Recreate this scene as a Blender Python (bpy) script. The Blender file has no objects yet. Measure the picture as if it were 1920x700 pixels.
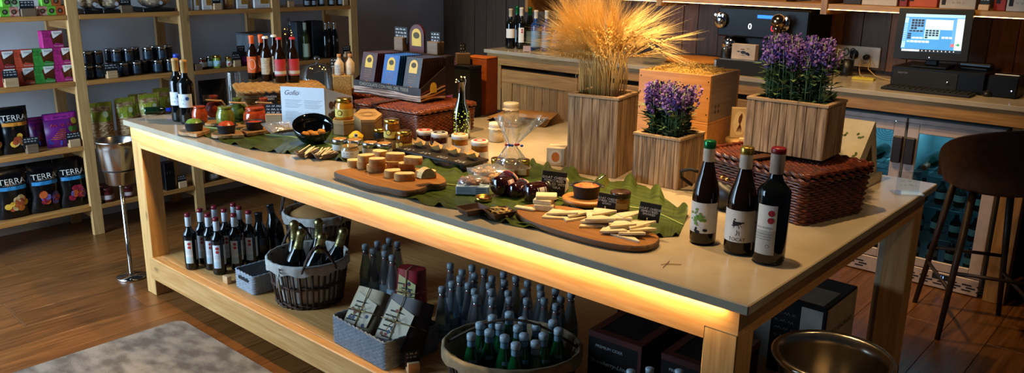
import bpy, bmesh, math, random
from math import sin, cos, pi, sqrt, atan2, radians
from mathutils import Vector, Matrix, noise

random.seed(7)
scene = bpy.context.scene
COL = scene.collection

# ---------------------------------------------------------------- camera
CAM = Vector((4.0384, -1.7076, 1.6690)); FPX = 1537.3
YAW, PITCH, ROLL = -.7201, .2667, .015
FW = Vector((sin(YAW)*cos(PITCH), cos(YAW)*cos(PITCH), -sin(PITCH)))
_R = Vector((cos(YAW), -sin(YAW), 0)); _U = _R.cross(FW)
RT = _R*cos(ROLL) + _U*sin(ROLL); UP = -_R*sin(ROLL) + _U*cos(ROLL)
cd = bpy.data.cameras.new('camera'); cam = bpy.data.objects.new('camera', cd); COL.objects.link(cam)
cd.sensor_fit = 'HORIZONTAL'; cd.sensor_width = 36; cd.lens = 36*FPX/1920; cd.clip_start = .05
m = Matrix((RT, UP, -FW)).transposed().to_4x4(); m.translation = CAM; cam.matrix_world = m
scene.camera = cam
vs = scene.view_settings
vs.view_transform = 'Standard'; vs.look = 'None'; vs.gamma = 1; vs.use_curve_mapping = False; vs.exposure = 0.85

# ---------------------------------------------------------------- world and lights
w = bpy.data.worlds.new('room_ambient'); scene.world = w; w.use_nodes = True
w.node_tree.nodes['Background'].inputs[0].default_value = (.55, .72, 1, 1)
w.node_tree.nodes['Background'].inputs[1].default_value = .014

def area(name, loc, look, sx, sy, col, e, spread=180):
    d = bpy.data.lights.new(name, 'AREA'); d.shape = 'RECTANGLE'; d.size = sx; d.size_y = sy; d.color = col; d.energy = e; d.spread = radians(spread)
    o = bpy.data.objects.new(name, d); COL.objects.link(o); o.location = loc
    o.rotation_euler = (Vector(look) - Vector(loc)).to_track_quat('-Z', 'Y').to_euler(); return o
def spot(name, loc, look, ang, e, col, blend=.6, r=.03):
    d = bpy.data.lights.new(name, 'SPOT'); d.spot_size = radians(ang); d.spot_blend = blend; d.energy = e; d.color = col; d.shadow_soft_size = r
    o = bpy.data.objects.new(name, d); COL.objects.link(o); o.location = loc
    o.rotation_euler = (Vector(look) - Vector(loc)).to_track_quat('-Z', 'Y').to_euler(); return o
COOL = (.52, .75, 1.0); WARM = (1.0, .66, .30)
# daylight from the shop window in the front wall, left of the camera
area('window_daylight', (-.5, -2.5, 1.55), (-.7, 1.0, .8), 1.8, 2.1, COOL, 98, 150)
# ceiling downlights
spot('downlight', (1.0, .75, 2.7), (.95, .62, .9), 76, 82, WARM)
spot('downlight', (2.1, .55, 2.7), (2.05, .5, .9), 74, 78, WARM)
spot('downlight', (2.2, .95, 2.7), (2.25, .85, 1.25), 46, 120, WARM)
spot('downlight', (2.9, .2, 2.7), (3.0, .8, .9), 64, 66, WARM)
spot('downlight', (4.2, .7, 2.7), (3.4, .7, .6), 60, 13, WARM)
spot('downlight', (.6, 2.2, 2.7), (.6, 2.9, .8), 80, 70, WARM)
spot('downlight', (2.0, 2.0, 2.7), (2.0, 2.9, .8), 80, 72, WARM)
spot('downlight', (3.0, 1.8, 2.7), (2.85, 2.93, .95), 46, 36, WARM)

# ---------------------------------------------------------------- pixel -> place helpers (1920x700 frame)
def ray(u, v): return FW + RT*((u-960)/FPX) - UP*((v-350)/FPX)
def P(u, v, z): d = ray(u, v); return CAM + d*((z-CAM.z)/d.z)
def PY(u, v, y): d = ray(u, v); return CAM + d*((y-CAM.y)/d.y)
def PX(u, v, x): d = ray(u, v); return CAM + d*((x-CAM.x)/d.x)
def proj(p):
    d = Vector(p) - CAM; z = FW.dot(d); return 960+FPX*RT.dot(d)/z, 350-FPX*UP.dot(d)/z
def YAT(u, x, z):
    a, b = -1.5, 4.5
    for _ in range(40):
        c = (a+b)/2
        if proj((x, c, z))[0] < u: a = c
        else: b = c
    return (a+b)/2
def XAT(u, y, z):
    a, b = -1.5, 4.6
    for _ in range(40):
        c = (a+b)/2
        if proj((c, y, z))[0] < u: a = c
        else: b = c
    return (a+b)/2
def PB(u, v, z, w):
    """centre of a round thing whose lowest base pixel is u, v and whose width is w metres"""
    b = P(u, v, z); h = (b-CAM); h.z = 0; h.normalize(); return b + h*(w/2)

# ---------------------------------------------------------------- materials
def lin(h):
    h = h.lstrip('#'); r = []
    for i in (0, 2, 4):
        c = int(h[i:i+2], 16)/255; r.append(c/12.92 if c <= .04045 else ((c+.055)/1.055)**2.4)
    return (*r, 1)
MATS = {}
def mat(name, c='#808080', c2=None, rough=.5, metal=0, scale=18, stretch=(1, 1, 1), bump=0, spec=.5, trans=0, ior=1.45,
        emit=None, es=0, coat=0, lo=.35, hi=.65, detail=4, sheen=0, bscale=None):
    if name in MATS: return MATS[name]
    M = bpy.data.materials.new(name); M.use_nodes = True; nt = M.node_tree; b = nt.nodes['Principled BSDF']; N = nt.nodes.new; K = nt.links.new
    b.inputs['Roughness'].default_value = rough; b.inputs['Metallic'].default_value = metal
    b.inputs['Specular IOR Level'].default_value = spec; b.inputs['IOR'].default_value = ior
    b.inputs['Transmission Weight'].default_value = trans; b.inputs['Coat Weight'].default_value = coat
    b.inputs['Sheen Weight'].default_value = sheen
    tc = N('ShaderNodeTexCoord'); mp = N('ShaderNodeMapping'); mp.inputs['Scale'].default_value = stretch; K(tc.outputs['Object'], mp.inputs[0])
    nz = N('ShaderNodeTexNoise'); nz.inputs['Scale'].default_value = scale; nz.inputs['Detail'].default_value = detail; K(mp.outputs[0], nz.inputs[0])
    cr = N('ShaderNodeValToRGB'); e = cr.color_ramp.elements; e[0].position = lo; e[1].position = hi
    A = lin(c); B = lin(c2) if c2 else tuple(min(1, x*.86) for x in A[:3]) + (1,)
    e[0].color = A; e[1].color = B; K(nz.outputs[0], cr.inputs[0]); K(cr.outputs[0], b.inputs['Base Color'])
    if bump:
        n2 = nz
        if bscale:
            n2 = N('ShaderNodeTexNoise'); n2.inputs['Scale'].default_value = bscale; K(mp.outputs[0], n2.inputs[0])
        bp = N('ShaderNodeBump'); bp.inputs['Strength'].default_value = bump; bp.inputs['Distance'].default_value = .004
        K(n2.outputs[0], bp.inputs['Height']); K(bp.outputs[0], b.inputs['Normal'])
    if emit:
        b.inputs['Emission Color'].default_value = lin(emit); b.inputs['Emission Strength'].default_value = es
    MATS[name] = M; return M
def wood(name, c, c2, axis='x', rough=.5, scale=9, knots=True, dark=.5, coat=0, bump=.12, across=9):
    if name in MATS: return MATS[name]
    M = bpy.data.materials.new(name); M.use_nodes = True; nt = M.node_tree; b = nt.nodes['Principled BSDF']; N = nt.nodes.new; K = nt.links.new
    b.inputs['Roughness'].default_value = rough; b.inputs['Coat Weight'].default_value = coat
    tc = N('ShaderNodeTexCoord'); oi = N('ShaderNodeObjectInfo'); ad = N('ShaderNodeVectorMath'); ad.operation = 'ADD'
    ml = N('ShaderNodeVectorMath'); ml.operation = 'SCALE'; ml.inputs[0].default_value = (3.1, 5.7, 7.3); K(oi.outputs['Random'], ml.inputs['Scale'])
    K(tc.outputs['Object'], ad.inputs[0]); K(ml.outputs[0], ad.inputs[1])
    mp = N('ShaderNodeMapping'); s = [across]*3; s['xyz'.index(axis)] = .55; mp.inputs['Scale'].default_value = s; K(ad.outputs[0], mp.inputs[0])
    nz = N('ShaderNodeTexNoise'); nz.inputs['Scale'].default_value = scale; nz.inputs['Detail'].default_value = 5; nz.inputs['Distortion'].default_value = .35; K(mp.outputs[0], nz.inputs[0])
    cr = N('ShaderNodeValToRGB'); e = cr.color_ramp.elements; e[0].position = .3; e[1].position = .7; e[0].color = lin(c); e[1].color = lin(c2); K(nz.outputs[0], cr.inputs[0])
    out = cr.outputs[0]
    # board to board tone
    hs = N('ShaderNodeHueSaturation'); mr = N('ShaderNodeMapRange'); mr.inputs[3].default_value = .82; mr.inputs[4].default_value = 1.14
    K(oi.outputs['Random'], mr.inputs[0]); K(mr.outputs[0], hs.inputs['Value']); K(out, hs.inputs['Color']); out = hs.outputs[0]
    if knots:
        m2 = N('ShaderNodeMapping'); s = [4.2]*3; s['xyz'.index(axis)] = 1.9; m2.inputs['Scale'].default_value = s; K(ad.outputs[0], m2.inputs[0])
        vo = N('ShaderNodeTexVoronoi'); vo.inputs['Scale'].default_value = 1.6; K(m2.outputs[0], vo.inputs[0])
        r2 = N('ShaderNodeValToRGB'); f = r2.color_ramp.elements; f[0].position = .03; f[1].position = .1; f[0].color = (dark, dark, dark, 1); f[1].color = (1, 1, 1, 1); K(vo.outputs['Distance'], r2.inputs[0])
        mx = N('ShaderNodeMix'); mx.data_type = 'RGBA'; mx.blend_type = 'MULTIPLY'; mx.inputs[0].default_value = 1; K(out, mx.inputs[6]); K(r2.outputs[0], mx.inputs[7]); out = mx.outputs[2]
    K(out, b.inputs['Base Color'])
    bp = N('ShaderNodeBump'); bp.inputs['Strength'].default_value = bump; bp.inputs['Distance'].default_value = .003; K(nz.outputs[0], bp.inputs['Height']); K(bp.outputs[0], b.inputs['Normal'])
    MATS[name] = M; return M
def clear(name, tint='#ffffff', gl=.35, rough=.03, noisy=0, milk=0):
    """thin glass or film: see-through with a fresnel sheen"""
    if name in MATS: return MATS[name]
    M = bpy.data.materials.new(name); M.use_nodes = True; nt = M.node_tree; N = nt.nodes.new; K = nt.links.new
    nt.nodes.remove(nt.nodes['Principled BSDF']); o = nt.nodes['Material Output']
    t = N('ShaderNodeBsdfTransparent'); t.inputs[0].default_value = lin(tint); g = N('ShaderNodeBsdfGlossy'); g.inputs['Roughness'].default_value = rough
    lw = N('ShaderNodeLayerWeight'); lw.inputs[0].default_value = gl; mx = N('ShaderNodeMixShader')
    K(lw.outputs['Facing'], mx.inputs[0])
    K(t.outputs[0], mx.inputs[1]); K(g.outputs[0], mx.inputs[2]); K(mx.outputs[0], o.inputs[0])
    if noisy:
        tc = N('ShaderNodeTexCoord'); nz = N('ShaderNodeTexNoise'); nz.inputs['Scale'].default_value = noisy; K(tc.outputs['Object'], nz.inputs[0])
        bp = N('ShaderNodeBump'); bp.inputs['Strength'].default_value = .9; bp.inputs['Distance'].default_value = .01; K(nz.outputs[0], bp.inputs['Height']); K(bp.outputs[0], g.inputs['Normal']); K(bp.outputs[0], lw.inputs['Normal'])
    if milk:
        d = N('ShaderNodeBsdfDiffuse'); d.inputs[0].default_value = (.85, .88, .9, 1); m2 = N('ShaderNodeMixShader'); m2.inputs[0].default_value = milk
        K(mx.outputs[0], m2.inputs[1]); K(d.outputs[0], m2.inputs[2]); K(m2.outputs[0], o.inputs[0])
    MATS[name] = M; return M

# ---------------------------------------------------------------- geometry
class G:
    def __init__(s): s.v = []; s.f = []; s.mi = []; s.sm = []; s.M = Matrix.Identity(4)
    def add(s, vs, fs, m=0, smooth=False):
        n = len(s.v); M = s.M
        s.v += [tuple(M @ Vector(p)) for p in vs]
        for f in fs: s.f.append([i+n for i in f]); s.mi.append(m); s.sm.append(smooth)
        return s
    def box(s, x0, x1, y0, y1, z0, z1, m=0):
        return s.add([(x0,y0,z0),(x1,y0,z0),(x1,y1,z0),(x0,y1,z0),(x0,y0,z1),(x1,y0,z1),(x1,y1,z1),(x0,y1,z1)],
              [(3,2,1,0),(4,5,6,7),(0,1,5,4),(1,2,6,5),(2,3,7,6),(3,0,4,7)], m)
    def rbox(s, x0, x1, y0, y1, z0, z1, r=.004, m=0):
        r = min(r, (x1-x0)*.45, (y1-y0)*.45, (z1-z0)*.45); vs = []; idx = {}
        for i, x in enumerate((x0, x1)):
            for j, y in enumerate((y0, y1)):
                for k, z in enumerate((z0, z1)):
                    dx, dy, dz = (r if i == 0 else -r), (r if j == 0 else -r), (r if k == 0 else -r)
                    for a, p in enumerate(((x, y+dy, z+dz), (x+dx, y, z+dz), (x+dx, y+dy, z))):
                        idx[i, j, k, a] = len(vs); vs.append(p)
        I = lambda *q: idx[q]; F = []
        F += [(I(0,0,0,0),I(0,0,1,0),I(0,1,1,0),I(0,1,0,0)), (I(1,0,0,0),I(1,1,0,0),I(1,1,1,0),I(1,0,1,0)),
              (I(0,0,0,1),I(1,0,0,1),I(1,0,1,1),I(0,0,1,1)), (I(0,1,0,1),I(0,1,1,1),I(1,1,1,1),I(1,1,0,1)),
              (I(0,0,0,2),I(0,1,0,2),I(1,1,0,2),I(1,0,0,2)), (I(0,0,1,2),I(1,0,1,2),I(1,1,1,2),I(0,1,1,2))]
        for i in (0, 1):
            for j in (0, 1): F.append((I(i,j,0,0),I(i,j,1,0),I(i,j,1,1),I(i,j,0,1)))
            for k in (0, 1): F.append((I(i,0,k,0),I(i,1,k,0),I(i,1,k,2),I(i,0,k,2)))
        for j in (0, 1):
            for k in (0, 1): F.append((I(0,j,k,1),I(1,j,k,1),I(1,j,k,2),I(0,j,k,2)))
        F += [(I(i,j,k,0),I(i,j,k,1),I(i,j,k,2)) for i in (0,1) for j in (0,1) for k in (0,1)]
        return s.add(vs, F, m)
    def lathe(s, prof, n=20, m=0, smooth=True, sx=1, sy=1, a0=0, a1=2*pi):
        full = abs(a1-a0-2*pi) < 1e-6; k = n if full else n+1; vs = []; fs = []
        for r, z in prof:
            for i in range(k):
                a = a0+(a1-a0)*i/n; vs.append((r*cos(a)*sx, r*sin(a)*sy, z))
        for j in range(len(prof)-1):
            for i in range(n):
                i2 = (i+1) % k if full else i+1
                a, b, c, d = j*k+i, j*k+i2, (j+1)*k+i2, (j+1)*k+i
                if prof[j][0] < 1e-6: fs.append((a, c, d))
                elif prof[j+1][0] < 1e-6: fs.append((a, b, d))
                else: fs.append((a, b, c, d))
        return s.add(vs, fs, m, smooth)
    def tube(s, pts, r, n=6, m=0, closed=False, smooth=True):
        pts = [Vector(p) for p in pts]; K = len(pts); R = r if hasattr(r, '__len__') else [r]*K; vs = []; fs = []; prev = None
        for i, p in enumerate(pts):
            t = (pts[(i+1) % K]-pts[i-1]) if closed else (pts[min(i+1, K-1)]-pts[max(i-1, 0)])
            t = t.normalized() if t.length > 1e-9 else Vector((0, 0, 1))
            a = prev if prev is not None else (Vector((0, 0, 1)) if abs(t.z) < .9 else Vector((1, 0, 0)))
            a = (a - t*a.dot(t)); a = a.normalized() if a.length > 1e-6 else t.orthogonal().normalized(); prev = a; b = t.cross(a)
            for j in range(n):
                q = 2*pi*j/n; vs.append(p + (a*cos(q)+b*sin(q))*R[i])
        for i in range(K if closed else K-1):
            for j in range(n):
                fs.append((i*n+j, i*n+(j+1) % n, ((i+1) % K)*n+(j+1) % n, ((i+1) % K)*n+j))
        if not closed: fs += [tuple(range(n-1, -1, -1)), tuple((K-1)*n+j for j in range(n))]
        return s.add(vs, fs, m, smooth)
    def ball(s, c, rx, ry=None, rz=None, nu=12, nv=8, m=0, smooth=True, wob=0, seed=0):
        ry = rx if ry is None else ry; rz = rx if rz is None else rz; vs = [(c[0], c[1], c[2]-rz)]; fs = []
        for j in range(1, nv):
            t = pi*j/nv
            for i in range(nu):
                a = 2*pi*i/nu; d = Vector((sin(t)*cos(a), sin(t)*sin(a), -cos(t)))
                k = 1+wob*noise.noise(d*2.2+Vector((seed, seed*.7, 0))) if wob else 1
                vs.append((c[0]+rx*k*d.x, c[1]+ry*k*d.y, c[2]+rz*k*d.z))
        vs.append((c[0], c[1], c[2]+rz)); L = len(vs)-1
        for i in range(nu):
            fs.append((0, 1+(i+1) % nu, 1+i)); fs.append((L, L-nu+i, L-nu+(i+1) % nu))
            for j in range(nv-2):
                a = 1+j*nu; fs.append((a+i, a+(i+1) % nu, a+nu+(i+1) % nu, a+nu+i))
        return s.add(vs, fs, m, smooth)
    def prism(s, pts, z0, z1, m=0, mt=None, smooth=False):
        n = len(pts); s.add([(x, y, z0) for x, y in pts]+[(x, y, z1) for x, y in pts], [(i, (i+1) % n, n+(i+1) % n, n+i) for i in range(n)], m, smooth)
        s.add([(x, y, z0) for x, y in pts], [tuple(range(n-1, -1, -1))], m); s.add([(x, y, z1) for x, y in pts], [tuple(range(n))], m if mt is None else mt); return s
    def vprism(s, pts, y0, y1, m=0, mf=None):
        """outline in x, z extruded along y; front is y0"""
        n = len(pts); s.add([(x, y0, z) for x, z in pts]+[(x, y1, z) for x, z in pts], [(i, n+i, n+(i+1) % n, (i+1) % n) for i in range(n)], m)
        s.add([(x, y0, z) for x, z in pts], [tuple(range(n))], m if mf is None else mf); s.add([(x, y1, z) for x, z in pts], [tuple(range(n-1, -1, -1))], m); return s
    def grid(s, fn, nu, nv, m=0, smooth=True, wrap=False):
        vs = [fn(i/(nu if wrap else nu-1), j/(nv-1)) for j in range(nv) for i in range(nu)]
        fs = [(j*nu+i, j*nu+(i+1) % nu, (j+1)*nu+(i+1) % nu, (j+1)*nu+i) for j in range(nv-1) for i in range(nu if wrap else nu-1)]
        return s.add(vs, fs, m, smooth)
    def quad(s, a, b, c, d, m=0): return s.add([a, b, c, d], [(0, 1, 2, 3)], m)
    def mesh(s, name, *ms):
        me = bpy.data.meshes.new(name); me.from_pydata(s.v, [], s.f); me.polygons.foreach_set('material_index', s.mi); me.polygons.foreach_set('use_smooth', s.sm)
        for x in ms: me.materials.append(x)
        me.update(); return me
def obj(name, me, parent=None, loc=(0, 0, 0), rot=(0, 0, 0), label=None, kind=None):
    o = bpy.data.objects.new(name, me); COL.objects.link(o); o.location = loc; o.rotation_euler = rot
    if parent: o.parent = parent
    if label: o['label'] = label
    if kind: o['kind'] = kind
    return o
def thing(name, label, cat, loc=(0, 0, 0), rz=0, group=None, me=None, kit=None, rot=None, scale=None):
    o = obj(name, me, None, loc, rot or (0, 0, rz)); o['label'] = label; o['category'] = cat
    if group: o['group'] = group
    if scale: o.scale = scale if hasattr(scale, '__len__') else (scale,)*3
    for k in kit or ():
        p = obj(k[0], k[1], o, k[3] if len(k) > 3 else (0, 0, 0), k[4] if len(k) > 4 else (0, 0, 0))
        for q in (k[2] if len(k) > 2 else ()): obj(q[0], q[1], p, q[2] if len(q) > 2 else (0, 0, 0))
    return o
def struct(name, me, parent=None, **k):
    o = obj(name, me, parent, **k)
    if not parent: o['kind'] = 'structure'
    return o
def stuff(o): o['kind'] = 'stuff'; return o
def text(s, size, mt, wrap=None, off=.0006, align='CENTER', shear=0, ext=.0004, xs=1, ls=1, at=(0, 0)):
    """lettering standing in the x-z plane, read from -y; wrap: radius of the round it lies on"""
    c = bpy.data.curves.new('lettering', 'FONT'); c.body = s; c.size = size; c.align_x = align; c.align_y = 'CENTER'; c.resolution_u = 1 if mt.name == 'chalk' else 3; c.shear = shear; c.extrude = 0; c.space_line = ls
    o = bpy.data.objects.new('lettering', c); me = bpy.data.meshes.new_from_object(o); bpy.data.objects.remove(o); bpy.data.curves.remove(c)
    for v in me.vertices:
        x, z = v.co.x*xs+at[0], v.co.y+at[1]
        if wrap: a = x/wrap; v.co = ((wrap+off)*sin(a), -(wrap+off)*cos(a), z)
        else: v.co = (x, -off, z)
    me.materials.clear(); me.materials.append(mt); me.name = 'lettering'; return me
def scrawl(g, x0, x1, z, h, y=-.0008, m=0, seed=0, words=3, thick=.0012, wrap=None):
    """a line of handwriting or small print too fine to read: short wavy strokes"""
    rnd = random.Random(seed); x = x0
    while x < x1-h*.5:
        L = min(rnd.uniform(.16, .42)*(x1-x0)/words*2.2, x1-x); n = max(4, int(L/h*2.2)); pts = []
        for i in range(n+1): pts.append((x+L*i/n, z+(h*.5 if i % 2 else -h*.5)*rnd.uniform(.4, 1)))
        for (a, b), (c, d) in zip(pts, pts[1:]):
            q = [(a, b-thick/2), (c, d-thick/2), (c, d+thick/2), (a, b+thick/2)]
            if wrap: q3 = [((wrap-y)*sin(u/wrap), -(wrap-y)*cos(u/wrap), t) for u, t in q]
            else: q3 = [(u, y, t) for u, t in q]
            g.add(q3, [(0, 1, 2, 3)], m)
        x += L+h*.7
    return g
def patch(g, r, a0, a1, z0, z1, m=0, n=10, off=.0005):
    """label wrapped on a round body; angles measured from the -y front, x to the right"""
    vs = []; fs = []
    for i in range(n+1):
        a = a0+(a1-a0)*i/n
        for z in (z0, z1): vs.append(((r+off)*sin(a), -(r+off)*cos(a), z))
    for i in range(n): fs.append((2*i, 2*i+2, 2*i+3, 2*i+1))
    return g.add(vs, fs, m, True)
def disc(g, r, cx, cz, rad, m=0, n=14, off=.0009, sx=1):
    """round spot on a round body of radius r, or on a flat front when r is None"""
    pts = [(cx+rad*sx*cos(2*pi*i/n), cz+rad*sin(2*pi*i/n)) for i in range(n)]
    if r: vs = [((r+off)*sin(x/r), -(r+off)*cos(x/r), z) for x, z in pts]
    else: vs = [(x, -off, z) for x, z in pts]
    return g.add(vs, [tuple(range(n))], m)
def face_cam(p, extra=0):
    """turn so that the -y front looks at the camera"""
    return atan2(CAM.y-p[1], CAM.x-p[0]) + pi/2 + extra
ORD = ['first', 'second', 'third', 'fourth', 'fifth', 'sixth', 'seventh', 'eighth', 'ninth', 'tenth', 'eleventh', 'twelfth', 'thirteenth', 'fourteenth', 'fifteenth', 'sixteenth',
       'seventeenth', 'eighteenth', 'nineteenth', 'twentieth']
# ================================================================ materials shared
pine_x = wood('pine_x', '#d8a566', '#bd8443', 'x', .5); pine_y = wood('pine_y', '#d8a566', '#bd8443', 'y', .5); pine_z = wood('pine_z', '#d6a869', '#bb8748', 'z', .5)
shelf_y = wood('shelf_pine_y', '#c98f4c', '#a96f33', 'y', .45); shelf_z = wood('shelf_pine_z', '#d0a468', '#b48750', 'z', .5); shelf_x = wood('shelf_pine_x', '#c59658', '#a8783f', 'x', .5)
ctr_x = wood('counter_oak_x', '#b08040', '#8a5e25', 'x', .5); ctr_z = wood('counter_oak_z', '#a4763a', '#805521', 'z', .5)
darkwood = wood('dark_panel', '#4f321a', '#352112', 'z', .6, knots=False); medwood = wood('brown_panel', '#7d4a22', '#583315', 'z', .6, knots=True)
floor_w = wood('floor_walnut', '#7f4f26', '#553214', 'y', .3, scale=7, knots=True, dark=.6, bump=.06)
stone = mat('beige_stone', '#b3a48c', '#a0917a', rough=.16, scale=7, detail=8, lo=.3, hi=.7)
steel = mat('brushed_steel', '#c9c6c0', '#b3b0aa', rough=.2, metal=1, scale=30, stretch=(1, 1, .05))
chrome = mat('polished_steel', '#d8d6d2', rough=.08, metal=1)
black = mat('black_plastic', '#0c0c0d', '#121213', rough=.38); mblack = mat('matt_black', '#101010', '#161514', rough=.8)
white = mat('white_card', '#e9e6df', '#dedad1', rough=.7); wallc = mat('wall_paint', '#d3d9de', '#c6ccd1', rough=.9, scale=3, bump=.03)
chalk = mat('chalk', '#e6ecef', rough=.9); slate = mat('chalk_card', '#0c1014', '#12171c', rough=.65)
blockw = wood('block_pine', '#cfa97c', '#b98f62', 'x', .6, knots=False); blockd = wood('block_dark', '#7d6449', '#665039', 'x', .6, knots=False)
silver = mat('silver_lid', '#c9ced2', rough=.22, metal=1); gold = mat('gold_lid', '#d9ae55', rough=.25, metal=1)
glassc = clear('clear_glass', '#f4fbff', .22); film = clear('clear_film', '#fbfdff', .42, .12, noisy=28, milk=.1)
ink = mat('black_ink', '#1b1a1a', rough=.8); greyink = mat('grey_ink', '#8c8f94', rough=.8)
twine = mat('twine', '#a58a5c', '#8a7146', rough=.9, scale=60)

# ================================================================ floor
floor = struct('floor', G().box(-1.5, 5.2, -4.2, 3.7, -.06, -.012).mesh('floor', mat('floor_joint', '#160c05', rough=.8)))
rnd = random.Random(3); x = -1.46; r = 0
while x < 5.1:
    wd = .187; y = -4.1 - rnd.uniform(0, 1.2)
    while y < 3.6:
        L = rnd.choice((1.3, 1.6, 1.95, 2.2)); a, b = max(y, -4.15), min(y+L, 3.6)
        if b-a > .1:
            me = G().rbox(x+.001, x+wd-.001, a+.001, b-.001, -.012, 0, .0012).mesh('plank', floor_w); obj('plank', me, floor)
        y += L
    x += wd; r += 1
# rug
def rug_h(x, y): return .011+.0035*noise.noise(Vector((x*60, y*60, 0)))
g = G(); x0, x1, y0, y1 = .495, 2.6, -2.4, -.042; pts = []
for cx_, cy_, a in ((x1-.05, y1-.05, 0), (x0+.05, y1-.05, 90), (x0+.05, y0+.05, 180), (x1-.05, y0+.05, 270)):
    for i in range(5): q = radians(a+22.5*i); pts.append((cx_+.05*cos(q), cy_+.05*sin(q)))
g.prism(pts, .0005, .011)
thing('area_rug', 'grey and beige distressed woven rug lying on the plank floor', 'rug', me=g.mesh('area_rug', mat('rug_pile', '#80786e', '#554e45', rough=.95, scale=9, detail=12, bump=.5, bscale=160, lo=.38, hi=.62, stretch=(1, 1.6, 1))))

# ================================================================ walls
struct('wall_left', G().box(-1.62, -1.462, -4.2, 3.62, 0, 2.9).mesh('wall_left', wallc))
wb = struct('wall_back', G().box(-1.62, 5.2, 3.6, 3.7, 0, 2.9).mesh('wall_back', darkwood))
x = -1.46; i = 0
while x < 5.1:
    wd = rnd.choice((.115, .14, .14, .165)); i += 1
    obj('panel_board', G().rbox(x+.0015, x+wd-.0015, 3.578-.004*(i % 3 == 0), 3.6, 1.06 if x > -.3 else 0, 2.8, .002).mesh('panel_board', darkwood if i % 4 in (0, 1) or x < -.3 else medwood), wb)
    x += wd

# ================================================================ display table
TL, TW, TZ = 3.284, 1.546, .9
tb = thing('display_table', 'long pine display table with beige stone top and glowing light strip under its edge', 'table')
obj('stone_top', G().rbox(0, TL, 0, TW, TZ-.027, TZ, .003).mesh('stone_top', stone), tb)
def notched(x0, x1, y, zt, zm, zb, nx):       # beam with stepped ends that sit on the legs
    return [(x0, zt), (x0, zm), (x0+nx, zm), (x0+nx, zb), (x1-nx, zb), (x1-nx, zm), (x1, zm), (x1, zt)][::-1]
BT, BM, BB = .872, .806, .772
obj('front_beam', G().vprism(notched(.026, TL-.03, 0, BT, BM, BB, .09), .021, .062).mesh('front_beam', pine_x), tb)
obj('back_beam', G().vprism(notched(.026, TL-.03, 0, BT, BM, BB, .09), TW-.062, TW-.021).mesh('back_beam', pine_x), tb)
obj('side_beam', G().rbox(TL-.072, TL-.0305, .0625, TW-.0625, .787, BT, .002).mesh('side_beam', pine_y), tb)
obj('side_beam', G().rbox(.0265, .068, .0625, TW-.0625, .787, BT, .002).mesh('side_beam', pine_y), tb)
for lx in (.026, TL-.121):
    for ly in (.0215, TW-.113):
        obj('leg', G().rbox(lx, lx+.091, ly, ly+.091, 0, BM-.0005, .003).mesh('leg', pine_z), tb)
obj('leg_side_strip', G().rbox(TL-.145, TL-.122, TW-.1, TW-.03, 0, .786, .002).mesh('leg_side_strip', mat('pale_strip', '#b9a88c', '#a89578', rough=.6)), tb)  # narrow pale upright strip to the left of the back right leg
DZ = .205
dk = obj('lower_shelf', G().rbox(.118, TL-.122, .06, TW-.04, DZ-.03, DZ, .002).mesh('lower_shelf', pine_x), tb)
obj('shelf_front_rail', G().rbox(.088, TL-.07, .0175, .0595, .088, DZ, .004).mesh('shelf_front_rail', pine_x), tb)
obj('shelf_back_rail', G().rbox(.088, TL-.07, TW-.0395, TW-.0005, .088, DZ, .004).mesh('shelf_back_rail', pine_x), tb)
led = mat('warm_led', '#ffe0a8', emit='#ffd48c', es=64)
obj('light_strip', G().box(.045, TL-.07, .005, .0155, TZ-.0275, TZ-.02715).mesh('light_strip', led), tb)

# ================================================================ shelving on the left wall
SX0, SX1 = -1.071, -1.44; SPZ = .676; SY0 = .206
LEV = [1.34, .955, .567, .189]
su = thing('shelving_unit', 'tall open pine shelving unit full of groceries along the pale wall', 'shelf')
PYS = [SY0+SPZ*i for i in range(-1, 4)]
for y in PYS:
    obj('post', G().rbox(SX0-.030, SX0, y, y+.064, 0, 2.3, .002).mesh('post', shelf_z), su)
    obj('post', G().rbox(SX1, SX1+.03, y, y+.064, .0, 2.3, .002).mesh('post', shelf_z), su)
    for z in LEV:
        obj('brace', G().rbox(SX1+.0305, SX0-.0305, y+.014, y+.050, z-.085, z-.0285, .002).mesh('brace', shelf_x), su)
for z in LEV:
    for a, b in zip(PYS, PYS[1:]):
        obj('board', G().rbox(SX1+.031, SX0-.0002, a+.0645, b-.0005, z-.028, z, .002).mesh('board', shelf_y), su)
    obj('board', G().rbox(SX1+.031, SX0-.0002, PYS[0]-.62, PYS[0]-.0005, z-.028, z, .002).mesh('board', shelf_y), su)
    for a in PYS: obj('board_end', G().rbox(SX1+.031, SX0-.031, a, a+.0645, z-.0279, z-.0002, .001).mesh('board_end', shelf_y), su)
for a, b in zip(PYS, PYS[1:]):
    obj('upper_board', G().rbox(SX1+.031, SX0, a+.065, b-.001, 1.73, 1.758, .002).mesh('upper_board', shelf_y), su)

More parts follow.
